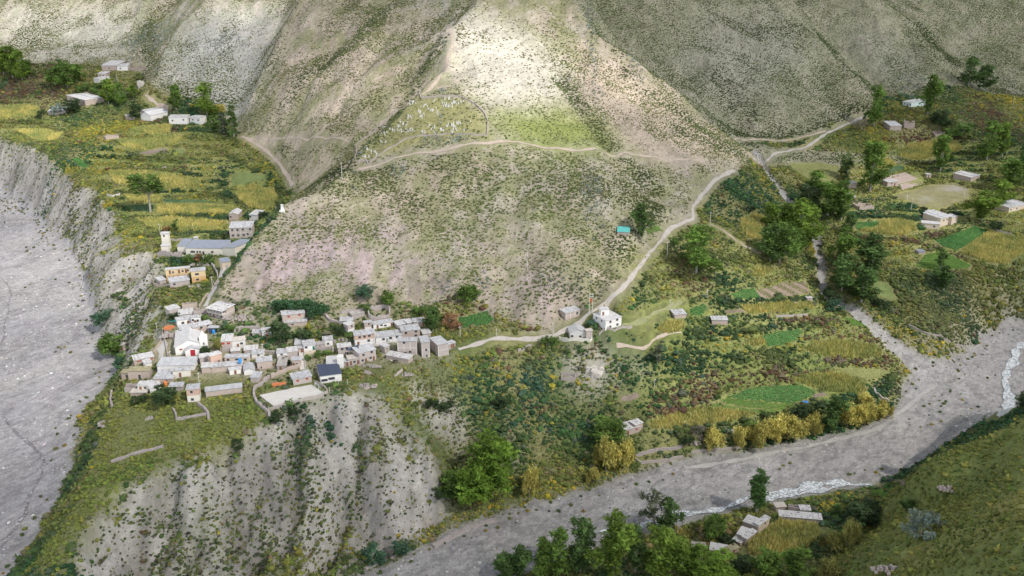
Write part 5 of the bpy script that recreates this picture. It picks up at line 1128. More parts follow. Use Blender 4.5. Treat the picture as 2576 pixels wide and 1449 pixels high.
TREES = [
 ('1',30,570,190,130,'poplar_lime','lime green poplar cut by the left edge of the photo'),
 ('1',100,590,215,130,'poplar_lime','tallest lime poplar of the grove in the upper left corner'),
 ('1',170,600,190,120,'poplar_lime','poplar at the right end of the upper left corner grove'),
 ('1',222,585,120,80,'poplar','shorter poplar at the edge of the upper left corner grove'),
 ('1',415,645,140,120,'broad','round green tree left of the far white houses'),
 ('1',512,665,195,160,'broad','biggest round tree of the clump left of the far white houses'),
 ('1',585,620,120,90,'poplar','pointed tree at the right of the clump left of the far houses'),
 ('1',640,705,80,100,'greenbush','leafy shrub under the big round tree clump'),
 ('1',735,705,85,100,'greenbush','leafy shrub below the two storey far house'),
 ('1',822,790,175,95,'poplar_lime','tall poplar right of the long pale far house'),
 ('1',915,792,145,85,'poplar','shorter poplar next to the tall one by the long far house'),
 ('1',1010,745,95,70,'poplar_lime','small poplar at the foot of the little pink bluff'),
 ('1',540,850,105,120,'broad_dark','dark tree left of the long pale far house'),
 ('1',440,872,95,80,'silver','silver blue tree in front of the low grey hut'),
 ('1',322,885,65,50,'dark','dark green bush at the right end of the edge maize field'),
 ('1',1030,905,130,95,'broad_dark','dark round tree in front of the white gabled far house'),
 ('1',1330,835,175,90,'poplar','poplar left of the lime one above the white walled houses'),
 ('1',1565,880,225,140,'poplar_lime','big lime poplar above the white walled far houses'),
 ('1',1655,865,75,90,'willow','golden willow beside the big lime poplar'),
 ('1',1600,955,100,120,'greenbush','olive shrub right of the white walled far houses'),
 ('1',1690,1010,150,120,'thin','sparse grey tree above the start of the earth path'),
 ('1',1765,1040,240,90,'slim','slender pale tree where the earth path begins'),
 ('1',1422,915,62,22,'goldslim','small bright yellow slim tree in front of a white wall'),
 ('4',1135,152,275,178,'lollipop','round topped tree on a tall bare trunk between maize terraces'),
 ('4',1325,300,85,50,'slim','small dark tree standing in the maize behind the school'),
 ('4',1262,300,50,50,'rust','russet shrub in the maize beside the small dark tree'),
 ('4',840,1235,165,175,'broad','green tree at the foot of the west cliff'),
 ('4',795,1000,115,150,'teal','blue green shrub clump low on the west cliff'),
 ('4',905,1330,90,100,'teal','blue green shrub by the riverbed left of the village'),
 ('4',1430,530,60,80,'greenbush','rounded bush below the school forecourt wall'),
 ('4',1500,520,60,80,'rust','bare russet bush below the school forecourt wall'),
 ('4',1570,540,75,90,'greenbush','bush beside the school ramp'),
 ('4',1975,205,60,70,'dark','dark bush right of the white gabled houses above the school'),
 ('D',705,1040,300,370,'broad_dark','big dark tree at the south edge of the village'),
 ('D',235,1020,140,180,'dark','dark bush at the south west village corner'),
 ('D',395,985,115,140,'dark','smaller dark bush left of the big dark village tree'),
 ('A',1350,990,115,165,'broad_dark','small dark tree before the church tower'),
 ('A',1585,950,210,130,'willow_olive','olive tree beside the church lawn'),
 ('A',1370,465,120,140,'greenbush','round green shrub below the loggia house'),
 ('A',885,445,120,190,'dark','dark shrub behind the long white L shaped house'),
 ('A',1680,575,155,95,'teal','upright blue green shrub below the loggia house'),
 ('A',1800,605,95,165,'greenbush','wide shrub on the terrace below the loggia house'),
 ('B',500,810,340,290,'broad_dark','large dark tree in the middle of the village'),
 ('B',870,795,185,220,'broad_dark','dark round tree right of the large village tree'),
 ('B',950,650,180,65,'goldslim','yellow green slim tree below the house with lean-to'),
 ('B',570,1150,140,125,'dark','round dark bush between two village houses'),
 ('B',1440,675,160,180,'dark','dark shrub left of the tall narrow house'),
 ('B',1110,1030,100,140,'greenbush','green bush on the wall above the white flat roof'),
 ('B',1240,1010,80,160,'greenbush','long green bush behind the white flat roof'),
 ('B',930,1085,80,100,'greenbush','bush at the left foot of the stone stairs'),
 ('B',2185,215,230,215,'broad','round green tree above the stone ring wall'),
 ('B',1880,290,110,200,'greenbush','bushy green tree left of the stone ring wall'),
 ('B',590,265,150,330,'spread','left part of the dark spreading tree above the lean-to house'),
 ('B',840,275,150,330,'spread','middle part of the dark spreading tree above the lean-to house'),
 ('B',1090,370,190,300,'spread','right part of the dark spreading tree above the lean-to house'),
 ('5',185,785,80,135,'teal','flat topped blue green shrub on the slope above the village'),
 ('5',610,930,90,120,'greenbush','light green bush left of the tall dark village cypress'),
 ('5',690,1055,180,105,'poplar_dark','tall dark tree beside the russet one at the village end'),
 ('5',812,1018,125,140,'rust','russet brown tree left of the dark green potato field'),
 ('5',940,840,135,100,'broad','green tree on the rock foot above the potato field'),
 ('5',1000,820,110,90,'poplar','second green tree on the rock foot above the potato field'),
 ('5',2250,350,250,120,'poplar_dark','dark tree with leaning bare trunk by the turquoise roofed hut'),
 ('5',2500,425,95,75,'greenbush','green bush beside the road bend'),
 ('5',1565,1160,90,120,'greenbush','green shrub below the gabled white house'),
 ('5',2380,1300,160,150,'thin','thin tree on the slope below the terraces'),
 ('6',100,605,320,245,'poplar','large poplar standing alone below the road'),
 ('6',655,510,240,170,'poplar_dark','dark tree at the lower left of the big poplar grove'),
 ('6',725,545,320,220,'broad','leafy tree with pale trunk at the lower end of the big poplar grove'),
 ('6',640,270,170,130,'poplar_lime','lime tree at the upper left of the big poplar grove'),
 ('6',780,340,240,170,'poplar_lime','lime poplar in the middle of the big poplar grove'),
 ('6',860,420,330,210,'poplar_lime','tallest lime poplar of the big poplar grove'),
 ('6',945,370,240,150,'poplar_lime','lime poplar at the stream side of the big poplar grove'),
 ('6',820,470,200,160,'broad','low broad tree at the foot of the tallest grove poplar'),
 ('6',1090,190,230,180,'poplar','poplar left of the pair above the stream bank'),
 ('6',1190,215,280,170,'poplar','tall poplar above the stream bank'),
 ('6',1240,320,150,95,'poplar_dark','dark pointed tree right of the stream bend'),
 ('6',950,120,170,140,'broad_dark','dark round tree at the upper stream crossing'),
 ('3',990,1449,145,150,'poplar','poplar beside the upper stream above the grove'),
 ('3',1230,1360,190,95,'slim','slim upright tree left of the tall poplars above the pitch'),
 ('3',1410,1449,345,180,'poplar','tallest of the poplars left of the little white hut'),
 ('6',1195,570,290,140,'poplar','upper poplar of the streamside row on the right bank'),
 ('6',1415,630,290,230,'poplar_dark','wide dark poplar in the streamside row'),
 ('6',1195,750,255,195,'poplar_dark','dark poplar leaning over the stream in the row'),
 ('6',1345,840,250,190,'poplar_dark','lowest dark poplar of the streamside row'),
 ('6',1120,850,135,130,'dark','blackish round shrub at the stream bank'),
 ('6',1140,895,90,115,'teal','round teal shrub below the blackish one'),
 ('6',1965,735,170,125,'poplar_dark','dark tree on the lower bank of the right plateau'),
 ('6',1940,590,165,85,'slim','slim tree standing in the bright green wedge field'),
 ('6',2250,215,210,180,'poplar_lime','lime poplar right of the beige farmhouse compound'),
 ('6',2370,130,200,150,'poplar_lime','lime poplar behind the one by the farmhouse compound'),
 ('6',1490,880,110,150,'dark','dark shrub mass by the stream mouth'),
 ('6',2345,290,75,90,'dark','dark bush above the big right edge maize field'),
 ('6',1820,150,45,55,'dark','dark bush at the lower corner of the football pitch'),
 ('6',520,140,45,75,'dark','small dark bush on the slope left of the big grove'),
 ('3',2290,1210,260,150,'poplar','poplar right of the upper right maize field'),
 ('3',2405,1190,240,110,'poplar_lime','narrow lime poplar near the right photo edge'),
 ('3',1940,1295,250,140,'poplar','poplar in front of the upper right maize field'),
 ('3',2150,650,190,130,'poplar_dark','dark poplar far right at the foot of the east hills'),
 ('3',2270,690,175,120,'poplar_dark','second dark poplar far right at the foot of the east hills'),
 ('3',1845,865,270,135,'poplar','tall poplar beside the far white house with water tank'),
 ('3',1440,950,265,120,'poplar','poplar where the road ends below the east hills'),
 ('3',1930,985,150,135,'broad_dark','round dark tree below the far white house'),
 ('3',1350,985,90,115,'bare','purplish bare bush beside the upper road'),
 ('3',2110,1020,120,180,'greenbush','wide green bush at the far right valley floor'),
 ('3',2480,1420,200,180,'poplar','dark green poplar near the right edge above the pitch'),
 ('3',2555,1380,270,140,'poplar_dark','tall dark tree cut by the right edge of the photo'),
 ('8',880,880,260,220,'broad','left tree of the big grove at the cliff foot'),
 ('8',975,925,420,270,'broad_lime','tall lime tree in front of the cliff foot grove'),
 ('8',1145,835,480,310,'broad_lime','tallest tree of the cliff foot grove with bare pale trunk'),
 ('8',1060,860,250,200,'broad_dark','dark tree in the middle of the cliff foot grove'),
 ('8',735,880,110,100,'dark','dark bush left of the cliff foot grove'),
 ('8',230,1350,160,160,'teal','blue green shrub at the foot of the pale cliff beak'),
 ('8',450,1270,90,120,'teal','blue green shrub right of the scree fan'),
 ('8',2005,490,250,210,'broad','round green tree beside the lone house above the river'),
 ('8',1995,670,300,180,'willow','left willow of the pair below the lone house'),
 ('8',2130,665,260,170,'willow','right willow of the pair below the lone house'),
 ('8',1420,860,240,135,'willow','golden willow right of the cliff foot grove'),
 ('8',1900,740,125,110,'willow','small golden willow left of the willow pair'),
 ('8',2350,1100,320,165,'thin','tall sparse tree with white trunk by the river gravel'),
 ('8',2455,1115,250,150,'poplar_dark','dark tree beside the tall sparse one by the river gravel'),
 ('8',690,180,85,100,'dark','dark bush on top of the pale cliff'),
 ('8',800,190,100,120,'dark','second dark bush on top of the pale cliff'),
 ('8',1200,190,110,120,'dark','dark bush in the middle of the scrub slope'),
 ('8',1245,1470,180,190,'poplar_dark','leftmost tree of the bottom riverside grove'),
 ('8',1345,1470,270,150,'poplar_dark','second tree from the left in the bottom riverside grove'),
 ('8',1510,1470,330,165,'poplar','third tree from the left in the bottom riverside grove'),
 ('8',1645,1450,370,160,'poplar','fourth tree from the left in the bottom riverside grove'),
 ('8',1800,1420,410,200,'poplar_dark','tall dark tree in the middle of the bottom riverside grove'),
 ('8',2050,1470,530,250,'poplar_lime','largest bright tree of the bottom riverside grove'),
 ('8',2215,1420,360,170,'poplar_dark','green tree right of the largest one in the bottom grove'),
 ('8',2400,1460,380,230,'poplar_lime','lime tree below the tall sparse riverside tree'),
 ('8',2560,1470,300,200,'poplar_lime','lime tree at the right end of the bottom riverside grove'),
 ('9',555,967,315,115,'column','lone dark columnar poplar by the river at the bottom'),
 ('9',230,505,185,150,'willow','leftmost golden willow of the riverside row'),
 ('9',420,485,160,120,'willow','second golden willow of the riverside row'),
 ('9',570,480,225,175,'willow','third golden willow of the riverside row'),
 ('9',690,435,185,160,'willow','fourth golden willow of the riverside row'),
 ('9',790,425,190,210,'willow','widest golden willow of the riverside row'),
 ('9',970,375,165,140,'willow','golden willow just left of the dark green poplar'),
 ('9',1110,365,280,145,'poplar_dark','dark green poplar between the golden willows'),
 ('9',1240,325,200,160,'willow','golden willow just right of the dark green poplar'),
 ('9',1370,310,170,160,'willow','second golden willow right of the dark green poplar'),
 ('9',1500,250,130,140,'willow','last golden willow at the tip of the riverside row'),
 ('9',1370,160,100,130,'willow','pale willow behind the tip of the riverside row'),
 ('9',880,265,135,130,'dark','dark bush beside the blue tarpaulin'),
 ('9',1010,205,90,110,'dark','dark bush right of the blue tarpaulin'),
 ('9',510,375,110,130,'greenbush','green bush behind the third golden willow'),
 ('9',105,410,120,120,'bare','grey half bare bush left of the first golden willow'),
 ('9',30,460,70,90,'dark','dark bush above the walled ring by the river'),
 ('9',250,1170,190,160,'broad','green tree left of the walled farm'),
 ('9',180,1480,230,330,'broad_lime','wide lime tree at the bottom edge below the walled farm'),
 ('9',640,1480,240,200,'poplar','left tree of the pair under the walled farm maize'),
 ('9',830,1480,240,180,'poplar','right tree of the pair under the walled farm maize'),
 ('9',1120,1270,190,170,'willow_olive','olive willow right of the walled farm maize'),
 ('9',1225,1245,250,115,'willow_olive','tall olive willow right of the walled farm maize'),
 ('9',1285,1220,180,100,'willow_olive','slim olive willow behind the tall one'),
 ('9',1790,1160,230,220,'silver','silver grey tree on the near hill foot'),
 ('9',1390,1065,170,250,'broad_dark','wide dark tree between farm and near hill'),
 ('9',1165,985,75,70,'poplar_dark','small dark tree in the broom behind the farm'),
 ('9',1100,1480,180,180,'willow_olive','olive willow at the bottom edge right of the farm'),
 ('9',310,1215,85,120,'dark','dark bush in front of the farm ruins'),
 ('9',1000,1290,95,95,'dark','dark bush at the right corner of the farm maize'),
 ('9',450,1400,90,200,'dark','dark hedge below the farm ruins'),
 ('9',1700,950,90,110,'poplar_dark','dark tree behind the two bright plots'),
 ('9',2555,215,165,110,'broad_dark','dark tree at the right edge above the near hill'),
 ('7',2210,265,95,110,'dark','dark bush below the concrete court'),
 ('7',1780,480,80,90,'dark','dark bush at the corner of the southern tongue'),
 ('7',2090,275,70,120,'dark','grey green bush at the cliff edge below the court'),
]
def place_trees():
    for t in TREES: tree(*t)

# ------------------------------------------------------------------ crops
crop_m = attr_mat('crop', rough=.85, transl=.2)
FCOL = {'corn': ((.30,.29,.11), [(.52,.48,.16), (.42,.43,.13), (.58,.52,.21)], [3, 3, 2]), 'green': ((.13,.19,.07), [(.08,.21,.06), (.12,.26,.07)], [2, 1]),
        'teal': ((.13,.17,.09), [(.10,.19,.09), (.13,.21,.09)], [1, 1]), 'light': ((.14,.19,.06), [(.13,.27,.05), (.17,.31,.06)], [1, 1]),
        'grass': ((.20,.25,.09), [(.17,.24,.08)], [1]), 'pale': ((.25,.26,.10), [(.24,.25,.08), (.28,.26,.09)], [1, 1]),
        'soil': ((.27,.215,.175), [(.2,.2,.08)], [1]), 'pitch': ((.29,.27,.14), [(.22,.23,.08)], [1]), 'strips': ((.26,.21,.14), [(.12,.20,.055), (.18,.21,.06)], [1, 1])}
FNAME = {'corn': 'maize_field', 'green': 'crop_field', 'teal': 'crop_field', 'light': 'crop_field', 'grass': 'grass_plot', 'pale': 'crop_field', 'soil': 'bare_plot', 'pitch': 'football_pitch', 'strips': 'crop_strips'}
def make_field(kind, w, label, seed):
    w = np.array(w); r = np.random.default_rng(seed)
    s = .6; x = np.arange(w[:, 0].min(), w[:, 0].max() + s, s); y = np.arange(w[:, 1].min(), w[:, 1].max() + s, s)
    X, Y = np.meshgrid(x, y); I = inpoly(X, Y, [tuple(p) for p in w])
    idx = np.arange(X.size).reshape(X.shape); q = np.stack([idx[:-1, :-1], idx[:-1, 1:], idx[1:, 1:], idx[1:, :-1]], -1)
    ok = I[:-1, :-1] & I[:-1, 1:] & I[1:, 1:] & I[1:, :-1]; q = q[ok]
    if len(q) == 0: return
    u, inv = np.unique(q, return_inverse=True); gv = np.stack([X.ravel()[u], Y.ravel()[u], hz(X.ravel()[u], Y.ravel()[u]) + .10], 1)
    base, cols, wt = FCOL[kind]; gc = np.array(base) * (1 + .25 * fbm(gv[:, 0], gv[:, 1], 6, 400, 3)[:, None] + .10 * r.standard_normal((len(gv), 1)))
    cen = w.mean(0); ev, evec = np.linalg.eigh(np.cov((w - cen).T)); ax = evec[:, 1]; pr = np.array((-ax[1], ax[0]))
    if kind == 'pitch':
        wear = np.clip(1 - np.abs((gv[:, :2] - cen) @ pr) / 9, 0, 1) * np.clip(.75 + fbm(gv[:, 0], gv[:, 1], 12, 410, 3) * 2, 0, 1); gc = gc * (1 - wear[:, None]) + np.array((.42, .39, .35)) * wear[:, None]
    if kind == 'strips':
        t = ((gv[:, :2] - cen) @ ax) * .32 + ((gv[:, :2] - cen) @ pr) * .12; st = (np.sin(t * 2.2) > .1)[:, None]; gc = np.where(st, np.array((.33, .26, .20)) * (1 + .1 * r.standard_normal((len(gv), 1))), gc)
    row, along, size, hs = {'corn': (.8, .62, .75, 2.5), 'green': (.85, .6, .5, .9), 'teal': (.8, .7, .42, .8), 'light': (.7, .6, .36, .8), 'grass': (1.6, 1.5, .35, .6), 'pale': (1.0, 1.0, .4, .7), 'soil': (5, 5, .35, .7), 'pitch': (2.2, 2.0, .25, .4), 'strips': (1.0, .9, .38, .8)}[kind]
    L = np.abs((w - cen) @ ax).max(); Wd = np.abs((w - cen) @ pr).max()
    A, B = np.meshgrid(np.arange(-L, L, along), np.arange(-Wd, Wd, row)); A = A.ravel() + r.normal(0, along * .25, A.size); B = B.ravel() + r.normal(0, row * .1, B.size)
    PX, PY = cen[0] + ax[0] * A + pr[0] * B, cen[1] + ax[1] * A + pr[1] * B
    m = inpoly(PX, PY, [tuple(p) for p in w]) & (r.random(len(PX)) < .93); PX, PY, A, B = PX[m], PY[m], A[m], B[m]
    if kind == 'strips': m = np.sin((A * .32 + B * .12) * 2.2) <= .1; PX, PY = PX[m], PY[m]
    c = np.array(cols)[r.choice(len(cols), len(PX), p=np.array(wt) / sum(wt))] * (1 + r.uniform(-.18, .18, (len(PX), 1)))
    c = c * (1 + .5 * fbm(PX, PY, 9, 420 + seed, 3)[:, None] * np.array((1, .6, .6)))
    if len(PX) < 3: PX, PY, c = np.array([cen[0]] * 3), np.array([cen[1]] * 3), np.array([cols[0]] * 3)
    o = merge('tmp', TUFT if kind in ('corn', 'grass', 'pitch', 'pale') else BUSH, PX, PY, r.uniform(.8, 1.15, len(PX)) * size, c, crop_m, 'x', 'x', hscale=hs if kind != 'green' else .8, sink=.1)
    me = o.data; n = len(me.vertices); pv = np.empty(n * 3, np.float32); me.vertices.foreach_get('co', pv)
    f = np.empty(len(me.loops), np.int32); me.loops.foreach_get('vertex_index', f); cc = np.empty(n * 4, np.float32); me.color_attributes['Col'].data.foreach_get('color', cc)
    bpy.data.objects.remove(o); bpy.data.meshes.remove(me)
    V_ = np.concatenate([gv, pv.reshape(-1, 3)]); C_ = np.concatenate([gc, cc.reshape(-1, 4)[:, :3]])
    o = mesh_np(FNAME[kind], V_, [inv.reshape(-1, 4), f.reshape(-1, 3) + len(gv)], crop_m, np.clip(C_, .01, .8))
    tag(o, label, {'corn': 'maize', 'pitch': 'pitch', 'soil': 'plot', 'grass': 'grass'}.get(kind, 'crop'), kind='stuff')
def place_fields():
    for i, (f, w) in enumerate(zip(FIELDS, FW)): make_field(f[0], w, f[3], i)

# ------------------------------------------------------------------ houses
WM = {'adobe': mat('adobe', (.42, .345, .30), .10, .7, bump=.05), 'mud': mat('mud_brick', (.40, .33, .28), .12, .9, bump=.05), 'block': mat('concrete_block', (.42, .365, .335), .08, .6, bump=.03),
      'white': mat('white_plaster', (.70, .68, .65), .05, .5), 'cream': mat('cream_plaster', (.63, .595, .52), .05, .4), 'brick': mat('red_hollow_brick', (.50, .345, .27), .16, 2.5, bump=.04),
      'beige': mat('beige_plaster', (.58, .485, .385), .06, .5), 'yellow': mat('yellow_plaster', (.66, .51, .31), .06, .5), 'orange': mat('orange_plaster', (.60, .38, .19), .07, .5),
      'stone': mat('rubble_stone', (.36, .315, .295), .35, 2.2, bump=.12), 'mint': mat('mint_plaster', (.60, .70, .68), .05, .5), 'grey': mat('grey_render', (.55, .535, .51), .08, .5)}
def sheet_mat(name, col, var, rib=6.0, rough=.45):
    m, nt, b = new_mat(name); n = add_noise(nt, .55, 4, .65); w = nt.nodes.new('ShaderNodeTexWave'); w.inputs['Scale'].default_value = rib; w.bands_direction = 'X'
    tc = nt.nodes['TC']; nt.links.new(tc.outputs['Object'], w.inputs['Vector'])
    r = nt.nodes.new('ShaderNodeValToRGB'); r.color_ramp.elements[0].position = .35; r.color_ramp.elements[1].position = .65
    r.color_ramp.elements[0].color = (*[c * (1 - var) for c in col], 1); r.color_ramp.elements[1].color = (*[min(.85, c * (1 + var)) for c in col], 1)
    nt.links.new(n.outputs['Fac'], r.inputs['Fac']); nt.links.new(r.outputs['Color'], b.inputs['Base Color'])
    bp = nt.nodes.new('ShaderNodeBump'); bp.inputs['Distance'].default_value = .04; nt.links.new(w.outputs['Fac'], bp.inputs['Height']); nt.links.new(bp.outputs['Normal'], b.inputs['Normal'])
    b.inputs['Roughness'].default_value = rough; b.inputs['Specular IOR Level'].default_value = .3
    return m
RM = {'zinc': sheet_mat('zinc_sheet', (.53, .53, .54), .16), 'white': sheet_mat('pale_roof_sheet', (.62, .605, .595), .12, 3), 'mud': mat('mud_roof', (.50, .455, .41), .12, .6, bump=.05), 'blue': sheet_mat('blue_grey_sheet', (.30, .33, .40), .08, 5),
      'navy': mat('dark_membrane', (.06, .075, .115), .08, .4, rough=.5), 'turq': mat('turquoise_sheet', (.12, .46, .42), .08, .5), 'old': sheet_mat('rusty_old_sheet', (.47, .43, .40), .22, 5), 'grass': mat('grassy_roof', (.30, .27, .17), .25, .8, bump=.1)}
glass_m = mat('dark_window', (.045, .045, .055), .2, 2, rough=.3, spec=.5); frame_m = mat('window_frame', (.52, .50, .47), .06, 2)
red_m = mat('red_painted_wood', (.30, .075, .055), .12, 2); brown_m = mat('brown_door', (.20, .10, .065), .15, 2); green_m = mat('green_door', (.04, .16, .12), .1, 2); dark_m = mat('dark_metal', (.05, .055, .06), .1, 2)
conc_m = mat('concrete_frame', (.58, .55, .51), .08, 1); rock_m = mat('roof_weights', (.30, .27, .25), .25, 3)
BX = [(0,3,2,1),(4,5,6,7),(0,1,5,4),(1,2,6,5),(2,3,7,6),(3,0,4,7)]
class MB:
    def __init__(s): s.v = []; s.f = []
    def box(s, x0, y0, z0, x1, y1, z1):
        n = len(s.v); s.v += [(x0,y0,z0),(x1,y0,z0),(x1,y1,z0),(x0,y1,z0),(x0,y0,z1),(x1,y0,z1),(x1,y1,z1),(x0,y1,z1)]; s.f += [tuple(i + n for i in q) for q in BX]; return s
    def hexa(s, bot, top):
        n = len(s.v); s.v += list(bot) + list(top); s.f += [tuple(i + n for i in q) for q in BX]; return s
    def prism(s, prof, y0, y1):             # (x, z) profile drawn out along y
        n = len(s.v); k = len(prof); s.v += [(x, y0, z) for x, z in prof] + [(x, y1, z) for x, z in prof]
        s.f += [tuple(n + i for i in range(k)), tuple(n + k + i for i in reversed(range(k)))] + [(n + i, n + k + i, n + k + (i + 1) % k, n + (i + 1) % k) for i in range(k)]; return s
    def tube(s, p0, p1, r0, r1, k=6):
        v, f = tube(p0, p1, r0, r1, k); n = len(s.v); s.v += [tuple(a) for a in v]; s.f += [tuple(int(i) + n for i in q) for q in f]; s.f += [tuple(n + k + i for i in range(k)), tuple(n + i for i in reversed(range(k)))]; return s
    def build(s, name, m, parent=None, m2=None, nfirst=0):
        me = bpy.data.meshes.new(name); me.from_pydata(s.v, [], s.f)
        if m2: me.materials.append(m); me.materials.append(m2); me.polygons.foreach_set('material_index', [0 if i < nfirst else 1 for i in range(len(s.f))])
        bm = bmesh.new(); bm.from_mesh(me); bmesh.ops.recalc_face_normals(bm, faces=bm.faces)
        bm.to_mesh(me); bm.free()
        if not m2: me.materials.append(m)
        o = bpy.data.objects.new(name, me); COL.objects.link(o); o.parent = parent; return o
def root_at(name, x, y, z, rot, label, cat, group=None):
    o = bpy.data.objects.new(name, None); COL.objects.link(o); o.location = (x, y, z); o.rotation_euler = (0, 0, rot); return tag(o, label, cat, group)
def window(parent, x, z, w, h, face='f', D=0, W=0, m=None, frame=True):
    """window on the front wall (f), left side (l) or right side (r)"""
    def bx(mb, a0, z0, a1, z1, t0, t1):
        if face == 'f': mb.box(a0, -t1, z0, a1, -t0, z1)
        elif face == 'l': mb.box(-t1, a0, z0, -t0, a1, z1)
        else: mb.box(W + t0, a0, z0, W + t1, a1, z1)
        return mb
    f = bx(MB(), x - w / 2 - .1, z - h / 2 - .1, x + w / 2 + .1, z + h / 2 + .1, -.02, .05).build('window', frame_m, parent)
    bx(MB(), x - w / 2, z - h / 2, x + w / 2, z + h / 2, .052, .07).build('pane', m or glass_m, f)
def door(parent, x, w=.95, h=2.0, z=0, m=None, face='f', W=0):
    mb = MB()
    if face == 'f': mb.box(x - w / 2, -.07, z, x + w / 2, .02, z + h)
    elif face == 'l': mb.box(-.07, x - w / 2, z, .02, x + w / 2, z + h)
    else: mb.box(W - .02, x - w / 2, z, W + .07, x + w / 2, z + h)
    mb.build('door', m or brown_m, parent)
def gen_roof(root, W, D, Hh, style, kind, rs, over=.3):
    """sheet roof: style 'flat', 'shed' (low at the front), 'gx' ridge along the front, 'gy' ridge running back"""
    mb = MB(); o = over; th = .12
    if style in ('flat', 'shed', 'shedl', 'shedr'):
        dz = .12 if style == 'flat' else .085 * D; f0, b0 = Hh, Hh + dz
        if style == 'shedl': zz = (Hh, Hh + .08 * W, Hh + .08 * W, Hh)
        elif style == 'shedr': zz = (Hh + .08 * W, Hh, Hh, Hh + .08 * W)
        else: zz = (f0, f0, b0, b0)
        xy = [(-o, -o), (W + o, -o), (W + o, D + o), (-o, D + o)]
        mb.hexa([(x, y, z + .003) for (x, y), z in zip(xy, zz)], [(x, y, z + th) for (x, y), z in zip(xy, zz)])
        zf = lambda x, y: zz[0] + (zz[1] - zz[0]) * x / W * 1.0 + (zz[3] - zz[0]) * y / D + th
    elif style == 'gx':
        rh = .22 * D; p = [(-o, Hh - .04), (D / 2, Hh + rh), (D + o, Hh - .04), (D + o, Hh - .04 + th), (D / 2, Hh + rh + th), (-o, Hh - .04 + th)]
        n = len(mb.v); mb.v += [(-o, y, z) for y, z in p] + [(W + o, y, z) for y, z in p]; k = 6
        mb.f += [(0, 1, 4, 5), (1, 2, 3, 4), (6, 11, 10, 7), (7, 10, 9, 8), (0, 5, 11, 6), (5, 4, 10, 11), (4, 3, 9, 10), (3, 2, 8, 9), (2, 1, 7, 8), (1, 0, 6, 7)]
        zf = lambda x, y: Hh + rh * (1 - abs(y / D * 2 - 1)) + th
    else:
        rh = .24 * W; p = [(-o, Hh - .04), (W / 2, Hh + rh), (W + o, Hh - .04), (W + o, Hh - .04 + th), (W / 2, Hh + rh + th), (-o, Hh - .04 + th)]
        mb.v += [(x, -o, z) for x, z in p] + [(x, D + o, z) for x, z in p]
        mb.f += [(0, 1, 4, 5), (1, 2, 3, 4), (6, 11, 10, 7), (7, 10, 9, 8), (0, 5, 11, 6), (5, 4, 10, 11), (4, 3, 9, 10), (3, 2, 8, 9), (2, 1, 7, 8), (1, 0, 6, 7)]
        zf = lambda x, y: Hh + rh * (1 - abs(x / W * 2 - 1)) + th
    nf = len(mb.f)
    if kind in ('zinc', 'white', 'old', 'turq') and rs is not None:
        s = mb
        for edge in range(3):
            y = (.12, .5, .88)[edge] * D
            for _ in range(int(W / 1.0)):
                if rs.random() < .32:
                    x = rs.uniform(.1, W - .5); a, b = rs.uniform(.2, .75), rs.uniform(.12, .25); z = zf(x, y); s.box(x, y - b, z - .08, x + a, y + b, z + rs.uniform(.08, .2))
        for t in range(int(W / 4)):
            x = rs.uniform(.2, W - .3); s.hexa([(x, 0, zf(x, 0)), (x + .12, 0, zf(x + .12, 0)), (x + .12, D, zf(x + .12, D)), (x, D, zf(x, D))], [(x, 0, zf(x, 0) + .08), (x + .12, 0, zf(x + .12, 0) + .08), (x + .12, D, zf(x + .12, D) + .08), (x, D, zf(x, D) + .08)])
    return mb.build('roof', RM[kind], root, m2=rock_m if len(mb.f) > nf else None, nfirst=nf)
